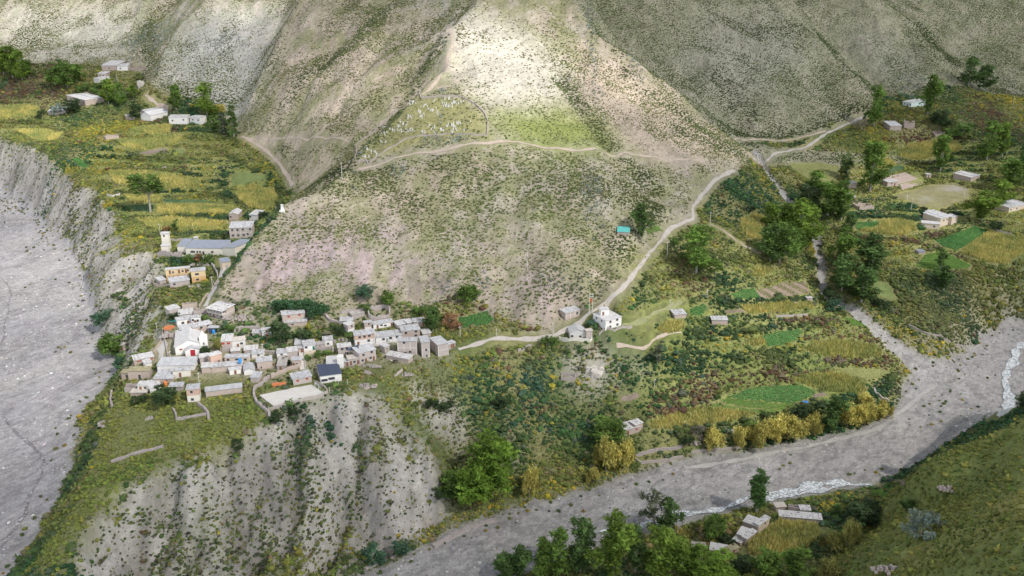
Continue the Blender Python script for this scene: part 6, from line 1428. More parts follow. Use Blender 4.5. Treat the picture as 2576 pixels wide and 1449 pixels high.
def house(c, xl, yl, xr, yr, h, rd, wall, roof, label, wins=(), doors=(), style='shed', name='house', cat='house', low=None, pm_=None, side=(), dm=None, ruin=False, pillars=0, stones=True, split=.5, left=(), dmin=2.0):
    a, b, z, d, rt = PADS[(c, xl, yl, xr, yr)]; s = CR[c][2]
    W = float(np.hypot(*(b - a))); rot = math.atan2(b[1] - a[1], b[0] - a[0])
    Hh = max(1.6, 1.07 * h * s * d / F / .92); D = depth_m(c, rd, d, rt, dmin)
    if rot > .5 or rot < -.5: pass
    root = root_at(name, a[0], a[1], z, rot, label, cat)
    rs = np.random.default_rng(int(abs(xl * 7 + yl * 13 + ord(c))))
    def toxy(x, y): return (a[0] + x * math.cos(rot) - y * math.sin(rot), a[1] + x * math.sin(rot) + y * math.cos(rot))
    block_poly([toxy(-.8, -1.2), toxy(W + .8, -1.2), toxy(W + .8, D + .8), toxy(-.8, D + .8)])
    base = -2.6; hz_top = Hh
    if ruin:
        t = .45; mb = MB()
        def wall_run(x0, y0, x1, y1, n):
            for i in range(n):
                u0, u1 = i / n, (i + 1) / n; hh = Hh * rs.uniform(.55, 1.0)
                X0, Y0, X1, Y1 = x0 + (x1 - x0) * u0, y0 + (y1 - y0) * u0, x0 + (x1 - x0) * u1, y0 + (y1 - y0) * u1
                mb.box(min(X0, X1), min(Y0, Y1), base, max(X0, X1) + (t if X0 == X1 else 0), max(Y0, Y1) + (t if Y0 == Y1 else 0), hh)
        n1_, n2_ = max(2, int(W / 1.6)), max(2, int(D / 1.6))
        wall_run(0, 0, W, 0, n1_); wall_run(0, D - t, W, D - t, n1_); wall_run(0, t, 0, D - t, n2_); wall_run(W - t, t, W - t, D - t, n2_)
        mb.build('wall', WM[wall], root)
    else:
        mb = MB()
        if low:                               # lower storey in another material
            zs_ = Hh * split; MB().box(0, 0, base, W, D, zs_).build('lower_wall', WM[low], root); z0 = zs_ + .0; mb.hexa([(-.04, -.04, z0), (W + .04, -.04, z0), (W + .04, D, z0), (-.04, D, z0)], [(-.04, -.04, Hh), (W + .04, -.04, Hh), (W + .04, D, Hh), (-.04, D, Hh)])
        else: mb.box(0, 0, base, W, D, Hh)
        if style == 'shed': mb.v[-8:] if False else None
        if style == 'shed':
            dz = .085 * D; k = len(mb.v); mb.v[k-2] = (mb.v[k-2][0], mb.v[k-2][1], Hh + dz - .01); mb.v[k-1] = (mb.v[k-1][0], mb.v[k-1][1], Hh + dz - .01)
        elif style == 'shedl': k = len(mb.v); dz = .08 * W; mb.v[k-3] = (*mb.v[k-3][:2], Hh + dz - .01); mb.v[k-2] = (*mb.v[k-2][:2], Hh + dz - .01)
        elif style == 'shedr': k = len(mb.v); dz = .08 * W; mb.v[k-4] = (*mb.v[k-4][:2], Hh + dz - .01); mb.v[k-1] = (*mb.v[k-1][:2], Hh + dz - .01)
        wo = mb.build('wall', WM[wall], root)
        if style == 'gx': MB().hexa([(0, .002, Hh), (W, .002, Hh), (W, D - .002, Hh), (0, D - .002, Hh)], [(0, D / 2 - .05, Hh + .21 * D), (W, D / 2 - .05, Hh + .21 * D), (W, D / 2 + .05, Hh + .21 * D), (0, D / 2 + .05, Hh + .21 * D)]).build('gable', WM[wall], root)
        if style == 'gy': MB().prism([(0, Hh), (W, Hh), (W / 2, Hh + .23 * W)], 0, D).build('gable', WM[wall], root)
        gen_roof(root, W, D, Hh, style, roof, rs if stones else None)
        if pillars:
            for i in range(pillars + 1):
                x = (W - .3) * i / pillars; MB().box(x, -.06, 0, x + .3, .03, Hh - .02).build('pillar', conc_m, root)
            MB().box(.3, -.05, Hh * .48, W - .3, .03, Hh * .48 + .25).build('beam', conc_m, root)
    wm_ = red_m if pm_ == 'red' else None
    for w_ in wins:
        u, v = w_[:2]; ww = w_[2] if len(w_) > 2 else min(1.2, W * .22); window(root, max(.75, min(W - .75, u * W)), max(.85, min(Hh - .75, v * Hh)), ww, min(1.05, Hh * .35), m=wm_)
    for u in doors:
        u, z0 = u if isinstance(u, tuple) else (u, 0); door(root, max(.6, min(W - .6, u * W)), h=min(2.05, Hh * .8), z=z0 * Hh, m=dm)
    for f_, u, v in side:
        window(root, u * D, v * Hh, .9, min(.9, Hh * .3), face=f_, W=W, m=wm_)
    return root, W, D, Hh, z
def place_houses():
    for h in HS:
        e = dict(h[10]); dm = e.get('dm'); e['dm'] = {'green': green_m, 'dark': dark_m, 'grey': mat('grey_door', (.3, .34, .34), .1, 2)}.get(dm) if dm else None
        house(*h[:7], h[7], h[8], h[9], **e)

# ------------------------------------------------------------------ church and loggia house
def church():
    a, b, z, d, rt = PADS[('A', 900, 1008, 1300, 962)]; W = float(np.hypot(*(b - a))); rot = math.atan2(b[1] - a[1], b[0] - a[0]); u = W / 400.0
    r = root_at('church', a[0], a[1], z, rot, 'large white village church with porch and bell tower', 'church')
    m = WM['white']; e = 215 * u / .95 * .82; ap = 300 * u * .86; D = 19
    MB().prism([(0, -2), (W, -2), (W, e * .98), (W * .6, ap), (0, e * .80)], 0, D).build('nave', m, r)
    MB().hexa([(-.4, -.5, e * .80 - .1), (W * .6, -.5, ap + .02), (W * .6, D + .4, ap + .02), (-.4, D + .4, e * .80 - .1)], [(-.4, -.5, e * .80 + .12), (W * .6, -.5, ap + .24), (W * .6, D + .4, ap + .24), (-.4, D + .4, e * .80 + .12)]).build('roof', RM['white'], r)
    MB().hexa([(W * .6 + .002, -.5, ap + .02), (W + .3, -.5, e * .98 - .06), (W + .3, D + .4, e * .98 - .06), (W * .6 + .002, D + .4, ap + .02)], [(W * .6 + .002, -.5, ap + .24), (W + .3, -.5, e * .98 + .16), (W + .3, D + .4, e * .98 + .16), (W * .6 + .002, D + .4, ap + .24)]).build('roof', RM['white'], r)
    # porch with its own gable and the red door
    x0, x1 = W * .40, W * .98; h1 = 110 * u * 1.0; h2 = 158 * u * 1.0
    MB().prism([(x0, -2), (x1, -2), (x1, h1), ((x0 + x1) / 2, h2), (x0, h1)], -3.0, -.002).build('porch', m, r)
    pr = MB().hexa([(x0 - .3, -3.4, h1 - .05), ((x0 + x1) / 2, -3.4, h2 + .05), ((x0 + x1) / 2, -.01, h2 + .05), (x0 - .3, -.01, h1 - .05)], [(x0 - .3, -3.4, h1 + .12), ((x0 + x1) / 2, -3.4, h2 + .22), ((x0 + x1) / 2, -.01, h2 + .22), (x0 - .3, -.01, h1 + .12)])
    pr.hexa([((x0 + x1) / 2 + .002, -3.4, h2 + .05), (x1 + .3, -3.4, h1 - .05), (x1 + .3, -.01, h1 - .05), ((x0 + x1) / 2 + .002, -.01, h2 + .05)], [((x0 + x1) / 2 + .002, -3.4, h2 + .22), (x1 + .3, -3.4, h1 + .12), (x1 + .3, -.01, h1 + .12), ((x0 + x1) / 2 + .002, -.01, h2 + .22)]).build('porch_roof', RM['zinc'], r)
    xd = W * .70; MB().box(xd - 1.0, -3.08, 0, xd + 1.0, -2.98, 2.9).build('door', mat('crimson_door', (.36, .03, .05), .1, 2), r)
    f = MB().box(W * .16, -.06, 2.0, W * .16 + 1.4, .02, 2.9).build('window', frame_m, r); MB().box(W * .16 + .12, -.085, 2.1, W * .16 + 1.28, -.062, 2.8).build('pane', red_m, f)
    # bell tower
    t0, t1 = W * 1.0 + .02, W * 1.0 + 130 * u; th = 262 * u * 1.0
    tw = MB().box(t0, -.3, -2, t1, 3.6, th).build('bell_tower', m, r)
    cx_, cy_ = (t0 + t1) / 2 - .3, 1.6; n = MB(); n.v = [(cx_ - 1.5, cy_ - 1.5, th), (cx_ + 1.5, cy_ - 1.5, th), (cx_ + 1.5, cy_ + 1.5, th), (cx_ - 1.5, cy_ + 1.5, th), (cx_ - .15, cy_ - .15, th + 2.6), (cx_ + .15, cy_ - .15, th + 2.6), (cx_ + .15, cy_ + .15, th + 2.6), (cx_ - .15, cy_ + .15, th + 2.6)]; n.f = list(BX); n.build('spire', m, tw)
    MB().box((t0 + t1) / 2 - .25, -.36, th * .52, (t0 + t1) / 2 + .3, -.28, th * .52 + 1.1).build('window', glass_m, tw)
    def toxy(x, y): return (a[0] + x * math.cos(rot) - y * math.sin(rot), a[1] + x * math.sin(rot) + y * math.cos(rot))
    block_poly([toxy(-1, -5), toxy(t1 + 1, -5), toxy(t1 + 1, D + 1), toxy(-1, D + 1)])
def loggia_house():
    a, b, z, d, rt = PADS[('A', 1426, 372, 1670, 428)]; W = float(np.hypot(*(b - a))); rot = math.atan2(b[1] - a[1], b[0] - a[0])
    r = root_at('house', a[0], a[1], z, rot, 'two storey house with an open columned upper loggia above the village', 'house')
    Hh = 130 * .15625 * d / F / .92; D = 7.5; h1 = Hh * .5
    MB().box(0, 0, -2.5, W, D, h1).build('wall', WM['block'], r); MB().box(-.15, -.9, h1 + .003, W + .1, D, h1 + .2).build('floor_slab', conc_m, r)
    MB().box(0, 2.2, h1 + .2, W, D, Hh).build('upper_wall', WM['adobe'], r)
    for i in range(6): MB().box((W - .3) * i / 5, -.6, h1 + .2, (W - .3) * i / 5 + .3, -.3, Hh).build('pillar', conc_m, r)
    MB().box(-.05, -.75, h1 + .2, W, -.62, h1 + .95).build('parapet', WM['block'], r)
    q = random.Random(3); s = MB().hexa([(-.5, -1.2, Hh + .003), (W + .5, -1.2, Hh + .003), (W + .5, D + .4, Hh + .6), (-.5, D + .4, Hh + .6)], [(-.5, -1.2, Hh + .15), (W + .5, -1.2, Hh + .15), (W + .5, D + .4, Hh + .75), (-.5, D + .4, Hh + .75)])
    for i in range(26): x, y = q.uniform(0, W), q.choice([0, 2.5, 5, 7]); s.box(x, y, Hh + .1 + .07 * y, x + .9, y + .3, Hh + .35 + .07 * y)
    s.build('roof', RM['white'], r, m2=rock_m, nfirst=6)
    door(r, W * .36); door(r, W * .86, m=dark_m); window(r, W * .15, h1 * .6, .9, .8); window(r, W * .6, h1 * .6, .9, .8)
    block_poly([(a[0] - 2, a[1] - 2), (b[0] + 2, b[1] - 2), (b[0] + 3, b[1] + D), (a[0], a[1] + D)])

# ------------------------------------------------------------------ walls, court, poles, graves and small things
def wall_strip(c, pts, h, t, m, label, name='stone_wall', cat='wall', rough=.25, step=1.2, group=None):
    q = [c2p(c, x, y) for x, y in pts]; w = cast([p[0] for p in q], [p[1] for p in q])[:, :2]
    seg = np.hypot(*np.diff(w, axis=0).T); s = np.concatenate([[0], np.cumsum(seg)]); n = max(2, int(s[-1] / step) + 1); tt = np.linspace(0, s[-1], n)
    x, y = np.interp(tt, s, w[:, 0]), np.interp(tt, s, w[:, 1]); tx, ty = np.gradient(x), np.gradient(y); L = np.hypot(tx, ty) + 1e-6; nx_, ny_ = -ty / L, tx / L
    r = np.random.default_rng(int(abs(pts[0][0] * 3 + pts[0][1]))); z = hz(x, y); mb = MB(); V_ = []
    for i in range(n):
        hh = h * (1 + r.uniform(-rough, rough)); a = t / 2 * (1 + r.uniform(-rough, rough))
        V_ += [(x[i] - nx_[i] * a, y[i] - ny_[i] * a, z[i] - .8), (x[i] + nx_[i] * a, y[i] + ny_[i] * a, z[i] - .8), (x[i] + nx_[i] * a * .8, y[i] + ny_[i] * a * .8, z[i] + hh), (x[i] - nx_[i] * a * .8, y[i] - ny_[i] * a * .8, z[i] + hh)]
    mb.v = V_
    for i in range(n - 1):
        k = 4 * i; mb.f += [(k, k + 3, k + 7, k + 4), (k + 3, k + 2, k + 6, k + 7), (k + 2, k + 1, k + 5, k + 6)]
    mb.f += [(0, 1, 2, 3), (4 * n - 4, 4 * n - 1, 4 * n - 2, 4 * n - 3)]
    o = mb.build(name, m, None)
    for X, Y in zip(x, y): block_poly([(X - .9, Y - .9), (X + .9, Y - .9), (X + .9, Y + .9), (X - .9, Y + .9)])
    return tag(o, label, cat, group)
WALLS = [
 ('E',[(470,600),(350,720),(240,790),(225,900),(260,1000),(370,1110),(480,1210),(470,1290)],1.4,1.1,'stone','winding rubble wall along the left side of the court'),
 ('D',[(1255,1040),(1360,1110),(1425,1200),(1430,1310)],1.2,1.0,'stone','curved rubble wall below the south brick house'),
 ('D',[(1410,1200),(1250,1225),(1080,1265),(900,1290)],1.0,.9,'stone','rubble wall closing the small plot below the south brick house'),
 ('D',[(855,1120),(900,1195),(915,1300)],.9,.7,'stone','short leaning rubble wall left of the small plot'),
 ('7',[(840,595),(950,555),(1080,515),(1235,480)],1.0,1.0,'stone','long field wall across the southern tongue'),
 ('7',[(845,60),(835,130),(850,180)],1.2,1.0,'stone','rubble wall at the west rim of the village'),
 ('2',[(105,1195),(110,1100),(250,990),(380,870),(520,775),(600,740),(740,728),(900,735),(1010,790),(1085,870),(1105,920),(1098,1020)],.9,.6,'stone','long stone wall climbing around the hillside cemetery'),
 ('2',[(130,1245),(135,1215),(185,1215),(200,1240)],1.2,.6,'stone','small stone gate enclosure at the cemetery entrance'),
 ('2',[(210,1230),(330,1140),(480,1050),(600,1025),(800,1010),(1000,1020),(1095,1022)],.7,.5,'stone','low lower boundary wall of the cemetery'),
 ('A',[(1850,650),(1860,600),(2050,585),(2250,580)],1.6,.8,'stone','stone terrace wall left of the square grey house'),
 ('B',[(1065,930),(1200,925),(1340,925),(1340,985)],1.8,.8,'stone','rubble terrace wall under the white cube house'),
 ('B',[(880,1010),(980,985),(1060,960)],1.4,.5,'beige','smooth retaining wall below the green door house'),
 ('B',[(1210,380),(1290,460),(1400,500),(1450,520)],1.4,1.0,'stone','rubble bank wall right of the spreading tree'),
 ('E',[(500,610),(620,560),(760,500),(980,440)],1.8,.4,'adobe','sloping adobe wall behind the long low grey house'),
 ('C',[(700,150),(720,235),(830,245),(960,225),(1040,200),(1045,90),(960,40),(830,70),(690,110)],2.2,.8,'stone','ring shaped stone wall around a bare earth yard'),
 ('C',[(260,130),(400,110),(620,75)],1.3,.8,'stone','low terrace wall above the tumbledown shed'),
 ('F',[(130,905),(330,912),(520,915)],2.4,.6,'stone','stone retaining wall under the left end of the school'),
 ('F',[(525,915),(700,925),(880,940),(1020,915)],1.1,.3,'cream','low cream wall in front of the school'),
 ('F',[(345,668),(700,662),(1250,672)],1.4,.4,'stone','grey stone wall behind the school roof'),
 ('F',[(985,1035),(1040,1110),(1090,1190)],1.6,.3,'grey','parapet on the lower side of the school ramp'),
 ('F',[(1085,1190),(1100,1290),(1050,1380),(990,1449)],.9,.5,'adobe','low wall beside the cobbled lane to the school'),
 ('A',[(1420,30),(1340,130),(1280,240)],1.0,.5,'adobe','low wall along the lower end of the cobbled lane'),
 ('A',[(555,990),(620,870),(690,720),(690,600)],1.0,.4,'adobe','outer parapet of the cobbled village ramp'),
 ('A',[(780,1070),(745,900),(725,780),(722,640)],1.1,.4,'stone','inner wall between ramp and church lawn'),
 ('A',[(1650,1145),(1630,1000),(1612,860)],2.2,.3,'adobe','tall thin wall right of the church lawn'),
 ('A',[(2310,960),(2400,975),(2500,985)],1.2,1.0,'stone','rubble heap wall right of the white zinc roofed house'),
 ('4',[(1155,690),(1170,710),(1230,716),(1290,712)],1.4,.4,'adobe','curved low wall before the long orange house'),
 ('8',[(2215,555),(2290,525),(2420,495),(2576,475)],1.2,.8,'stone','upper wall of the long bare enclosure by the river'),
 ('8',[(2210,565),(2250,600),(2400,585),(2576,550)],.9,.8,'stone','lower wall of the long bare enclosure by the river'),
 ('9',[(60,520),(220,500),(430,485)],.8,.7,'stone','low stone wall beneath the first golden willows'),
 ('8',[(690,1230),(830,1160),(960,1090),(1160,1035)],.9,2.4,'stone','heaped boulder levee at the cliff foot'),
 ('8',[(180,1400),(300,1350),(420,1290)],.6,1.2,'stone','short boulder levee beside the scree fan'),
 ('5',[(1640,1110),(1720,1125),(1880,1130),(1890,1115)],1.6,.4,'cream','white terrace wall below the grey gabled house'),
 ('5',[(1330,1200),(1380,1185),(1430,1165)],1.2,.8,'stone','rubble wall on the slope below the village road'),
 ('5',[(400,1400),(430,1370),(460,1350)],1.2,.4,'block','block wall at the corner of the small meadow'),
 ('5',[(1940,1075),(2060,1050),(2190,1020)],1.0,.6,'stone','stone wall below the white two storey house'),
 ('6',[(2360,290),(2480,325)],.9,.6,'stone','dry stone wall above the right edge maize'),
 ('6',[(700,940),(800,938),(940,925)],.7,.7,'stone','stone terrace edge below the thin maize field'),
 ('6',[(1700,1010),(1850,1080),(2000,1130),(2140,1180)],.8,.8,'stone','dry wall along the foot of the right plateau'),
 ('9',[(1440,40),(1450,75),(1550,130)],1.2,1.4,'stone','stone spur wall at the tip of the terraces'),
 ('E',[(250,480),(330,500)],.9,.3,'adobe','low parapet left of the big adobe block house'),
 ('4',[(808,25),(850,38),(905,20)],1.1,.5,'cream','pale little wall on the rim above the west cliff'),
]
def court():
    pts = [(310,890),(1140,712),(1340,850),(535,1060)]; w = [c2p('E', x, y) for x, y in pts]; g = cast([p[0] for p in w], [p[1] for p in w]); z = float(hz(*g.mean(0)[:2]))
    q = [P(p[0], p[1], z + .1) for p in w]; mb = MB(); mb.hexa([(x, y, z - 1.2) for x, y, _ in (q[3], q[2], q[1], q[0])], [(x, y, z + .22) for x, y, _ in (q[3], q[2], q[1], q[0])])
    o = mb.build('sports_court', mat('worn_concrete', (.60, .565, .52), .07, .35), None); tag(o, 'pale concrete sports court on the village edge above the cliff', 'court'); block_poly(grow([(a, b) for a, b, _ in q], 1.12))
    q = np.array(q)
    for k, (a, b, lab) in enumerate(((q[0], q[3], 'white goal frame at the near left end of the court'), (q[1], q[2], 'white goal frame at the far right end of the court'))):
        m = (a + b) / 2; d = (b - a) / np.linalg.norm(b - a); out = -(q.mean(0) - m); out /= np.linalg.norm(out)
        r = root_at('goal', m[0], m[1], z + .22, math.atan2(d[1], d[0]), lab, 'goal')
        wp = mat('white_paint', (.75, .75, .74), .04, 2) if k == 0 else bpy.data.materials['white_paint']
        f = MB().box(-1.6, -.06, 0, -1.48, .06, 2.1).box(1.48, -.06, 0, 1.6, .06, 2.1).box(-1.479, -.06, 1.98, 1.479, .06, 2.1).build('frame', wp, r)
        s = 1 if (out @ np.array((-d[1], d[0], 0))) > 0 else -1; bk = MB()
        for x in (-1.54, 1.54): bk.tube((x, 0, 2.0), (x, s * 1.1, 0), .04, .04)
        bk.tube((-1.54, s * 1.1, .05), (1.54, s * 1.1, .05), .04, .04).build('back_stay', wp, r)
    wall_strip('E', [(465,1140),(700,1080),(1000,990),(1340,890),(1412,850),(1385,790),(1300,735),(1200,690)], 1.3, .25, WM['block'], 'block wall along the cliff side of the court', 'court_wall', rough=.04, step=2.5)
    for i, (x, y) in enumerate([(465,1165),(670,1125),(820,1060),(990,1035),(1150,960),(1260,960),(1340,905),(1445,850),(1585,735),(1730,720)]):
        p = cast(*c2p('E', x, y))[0]; r = MB().box(-.08, -.08, -.5, .08, .08, 2.6).box(-.0801, -.45, 2.58, .0801, -.05, 2.66).build('fence_post', conc_m, None); r.location = (p[0], p[1], hz(p[0], p[1])); tag(r, 'slim white concrete post of the court fence', 'post', 'posts of the court fence')
POLES = [('F',172,582,195,'pole between the school water tower and the maize'),('F',1005,1400,170,'braced pole beside the orange house lane'),('F',2030,178,72,'small lamp pole by the white monument'),('1',1880,985,62,'pole above the earth path behind the spur'),
 ('1',490,466,38,'thin pole above the far left grove'),('1',885,620,52,'braced pole in the far hamlet'),('3',1080,918,98,'pole at the upper road bend below the east hills'),('3',2490,790,62,'pole far right on the valley floor'),('5',1400,580,122,'tall pale pole in the middle of the mountain face'),
 ('5',2455,490,115,'pole beside the climbing road above the terraces'),('5',1595,1080,95,'pole beside the road bend at the grey gabled house'),('5',895,1100,88,'pole beside the potato field wall'),('5',1170,1095,65,'short pole on the village road verge'),('5',2475,892,82,'thin pole on the grassy track'),
 ('6',202,267,112,'pole on the slope left of the big poplar grove'),('6',180,800,62,'short pole at the left end of the striped terrace'),('6',1720,132,78,'pole at the near corner of the football pitch'),('B',2015,842,220,'tall pole in front of the brick upper storey house'),('B',2295,822,195,'tall pole in front of the white street house'),
 ('B',1215,882,155,'pole before the white cube house'),('A',2300,962,142,'pole behind the long beige house'),('A',815,1072,132,'dark pole on the church lawn'),('D',1280,722,205,'dark pole on the cement patch by the village green'),('9',168,1032,82,'dark pole at the river bank left of the farm'),
 ('2',5,1362,130,'pole on the spur crest left of the cemetery'),('1',2220,1402,66,'pole at the lower end of the earth path'),('A',595,600,115,'pole on the cliff left of the village'),('8',2360,30,70,'bare pole in the scrub below the terraces'),('4',1540,545,65,'white pole below the school forecourt')]
def poles():
    for c, x, y, h, lab in POLES:
        px, py = c2p(c, x, y); p = cast(px, py)[0]; d = (H - p[2]) / rate(py); hm = h * CR[c][2] * d / F / .93
        r = root_at('utility_pole', p[0], p[1], float(hz(p[0], p[1])), (x * .01) % 1.2, lab, 'pole')
        MB().tube((0, 0, -.4), (0, 0, hm), .15, .10, 7).build('pole', conc_m, r)
        ca = MB().box(-.8, -.07, hm - .5, .8, .07, hm - .36).build('crossarm', conc_m, r)
        ins = MB()
        for q in (-.7, 0, .7): ins.tube((q, 0, hm - .36), (q, 0, hm - .1), .05, .04, 5)
        ins.build('insulators', dark_m, ca)
        if 'braced' in lab: MB().tube((1.8, 0, -.4), (.05, 0, hm * .85), .10, .08, 6).build('brace', conc_m, r)
    # transformer frame on two poles by the road bend
    p = cast(*c2p('5', 1880, 912))[0]; r = root_at('transformer', p[0], p[1], float(hz(p[0], p[1])), .3, 'transformer on twin poles with an orange red tank by the road bend', 'transformer')
    MB().tube((-.8, 0, -.4), (-.8, 0, 10), .16, .12).build('pole', conc_m, r); MB().tube((.8, 0, -.4), (.8, 0, 10), .16, .12).build('pole', conc_m, r)
    MB().box(-1.3, -.08, 9.2, 1.3, .08, 9.35).box(-1.3, -.08, 8.2, 1.3, .08, 8.35).build('crossarm', conc_m, r); MB().tube((0, 0, 5.6), (0, 0, 7.2), .5, .5, 10).build('tank', mat('orange_red_paint', (.48, .13, .06), .1, 2), r)
def graves():
    gm = mat('whitewashed_stone', (.62, .61, .59), .08, 3); V_ = []
    for k in range(3):
        mb = MB(); mb.box(-.45, -.25, -.3, .45, .25, [.5, .7, .4][k]); t = [.5, .7, .4][k]
        if k == 0: mb.prism([(-.38, t + .002), (.38, t + .002), (.38, 1.3), (0, 1.75), (-.38, 1.3)], -.12, .12)
        elif k == 1: mb.box(-.1, -.08, t + .002, .1, .08, 2.0).box(-.42, -.079, 1.35, -.101, .079, 1.55).box(.101, -.079, 1.35, .42, .079, 1.55)
        else: mb.box(-.35, -.2, t + .002, .35, .2, 1.1)
        o = mb.build('gravestone', gm, None); V_.append(o.data); bpy.data.objects.remove(o)
    r = random.Random(11)
    C2 = [(540,780,30,14,10),(625,800,25,12,6),(705,770,12,16,4),(795,750,20,10,5),(800,790,45,18,16),(880,780,40,14,10),(590,850,12,10,3),(610,870,18,22,7),(690,830,35,16,10),(725,860,10,14,4),(520,890,20,16,8),(460,940,40,22,14),(490,985,50,16,14),(400,985,40,12,8),(330,1010,40,14,8),(660,950,8,16,3),(690,980,14,24,6),(750,990,20,18,6),(830,945,35,16,12),(890,940,22,12,6),(850,985,25,20,8),(930,980,10,10,2),(610,1000,22,12,6),(320,965,12,8,3),(185,1120,30,14,7),(235,1150,12,14,4),(265,1160,10,14,4),(170,1185,16,8,4),(210,1185,8,8,2),(305,1070,10,8,3),(335,1075,10,8,2),(975,915,4,6,1)]
    for cx, cy, rx, ry, n in C2:
        for _ in range(n):
            x, y = cx + r.uniform(-rx, rx), cy + r.uniform(-ry, ry); p = cast(*c2p('2', x, y))[0]
            o = bpy.data.objects.new('gravestone', r.choice(V_)); COL.objects.link(o); s = r.uniform(.45, .85); o.location = (p[0], p[1], float(hz(p[0], p[1]))); o.scale = (s, s, s * r.uniform(.9, 1.3)); o.rotation_euler = (0, 0, r.uniform(-.3, .3))
            tag(o, 'small whitewashed gravestone in the walled hillside cemetery', 'gravestone', 'gravestones in the hillside cemetery')
def quad(name, c, x, y, col, label, cat, rot, s, graze):
    p = cast(*c2p(c, x, y))[0]; bm = bmesh.new(); L = bm.verts.layers.skin.verify()
    J = {'pelvis': ((-.65, 0, 1.25), .27), 'belly': ((-.1, 0, 1.2), .31), 'chest': ((.5, 0, 1.25), .30), 'neck': ((.85, 0, 1.4 if not graze else 1.2), .17), 'poll': ((1.15, 0, 1.75 if not graze else .75), .12), 'muzzle': ((1.5, 0, 1.55 if not graze else .3), .075), 'tail': ((-.95, 0, 1.1), .06), 'tail2': ((-1.05, 0, .6), .04)}
    E = [('pelvis', 'belly'), ('belly', 'chest'), ('chest', 'neck'), ('neck', 'poll'), ('poll', 'muzzle'), ('pelvis', 'tail'), ('tail', 'tail2')]
    for sd in (-1, 1):
        t = 'l' if sd < 0 else 'r'
        J['st' + t] = ((-.6, sd * .2, .95), .15); J['hk' + t] = ((-.8, sd * .2, .5), .075); J['hf' + t] = ((-.72, sd * .2, .03), .06); J['el' + t] = ((.5, sd * .19, .85), .12); J['kn' + t] = ((.53, sd * .19, .45), .065); J['ff' + t] = ((.5, sd * .19, .03), .06)
        J['ear' + t] = ((J['poll'][0][0] - .03, sd * .13, J['poll'][0][2] + .2), .03)
        E += [('pelvis', 'st' + t), ('st' + t, 'hk' + t), ('hk' + t, 'hf' + t), ('chest', 'el' + t), ('el' + t, 'kn' + t), ('kn' + t, 'ff' + t), ('poll', 'ear' + t)]
    vs = {}
    for k, (co, r_) in J.items(): v = bm.verts.new(co); v[L].radius = (r_, r_); v[L].use_root = k == 'pelvis'; vs[k] = v
    for a, b in E: bm.edges.new((vs[a], vs[b]))
    me = bpy.data.meshes.new(name); bm.to_mesh(me); bm.free(); me.materials.append(mat(name + '_coat', col, .1, 3)); o = bpy.data.objects.new(name, me); COL.objects.link(o)
    m = o.modifiers.new('skin', 'SKIN'); m.use_smooth_shade = True; o.modifiers.new('sub', 'SUBSURF').levels = 1
    o.location = (p[0], p[1], float(hz(p[0], p[1]))); o.rotation_euler = (0, 0, rot); o.scale = (s, s, s); tag(o, label, cat)
def simple(name, cat, label, c, x, y, build, m, rot=0, dz=0):
    p = cast(*c2p(c, x, y))[0]; mb = MB(); build(mb); o = mb.build(name, m, None); o.location = (p[0], p[1], float(hz(p[0], p[1])) + dz); o.rotation_euler = (0, 0, rot); return tag(o, label, cat)
def heap(mb, rx, ry, h, n, seed):
    r = random.Random(seed)
    for _ in range(n):
        a, q = r.uniform(0, 6.28), math.sqrt(r.random()); x, y = math.cos(a) * q * rx, math.sin(a) * q * ry; z = h * (1 - q) ; s = r.uniform(.3, .7)
        mb.hexa([(x - s, y - s, -.3), (x + s, y - s * .8, -.3), (x + s * .9, y + s, -.3), (x - s * .8, y + s, -.3)], [(x - s * .6, y - s * .5, z + s * .5), (x + s * .6, y - s * .5, z + s * .6), (x + s * .5, y + s * .5, z + s * .4), (x - s * .5, y + s * .6, z + s * .5)])
def canopy(name, label, c, quadpx, hs, m):
    """a cloth sheet stretched between four poles"""
    g = [c2p(c, x, y) for x, y in quadpx]; w = cast([a for a, b in g], [b for a, b in g]); z = w[:, 2].min(); cen = w.mean(0)
    r = root_at(name, cen[0], cen[1], z, 0, label, 'canopy'); n = 6; V_, F_ = [], []
    q = [w[i] - (cen[0], cen[1], w[i][2]) + (0, 0, hs[i]) for i in range(4)]
    for j in range(n + 1):
        for i in range(n + 1):
            u, v = i / n, j / n; p = (q[0] * (1 - u) + q[1] * u) * (1 - v) + (q[3] * (1 - u) + q[2] * u) * v; V_.append((p[0], p[1], p[2] - .9 * math.sin(math.pi * u) * math.sin(math.pi * v)))
    for j in range(n):
        for i in range(n): k = j * (n + 1) + i; F_.append((k, k + 1, k + n + 2, k + n + 1))
    mb = MB(); mb.v = V_ + [(a, b, c_ + .04) for a, b, c_ in V_]; mb.f = F_ + [tuple(i + len(V_) for i in reversed(f)) for f in F_]; mb.build('cloth', m, r)
    for p, h_ in zip(q, hs): MB().tube((p[0], p[1], -.4), (p[0], p[1], h_ + .1), .06, .05, 5).build('pole', conc_m, r)
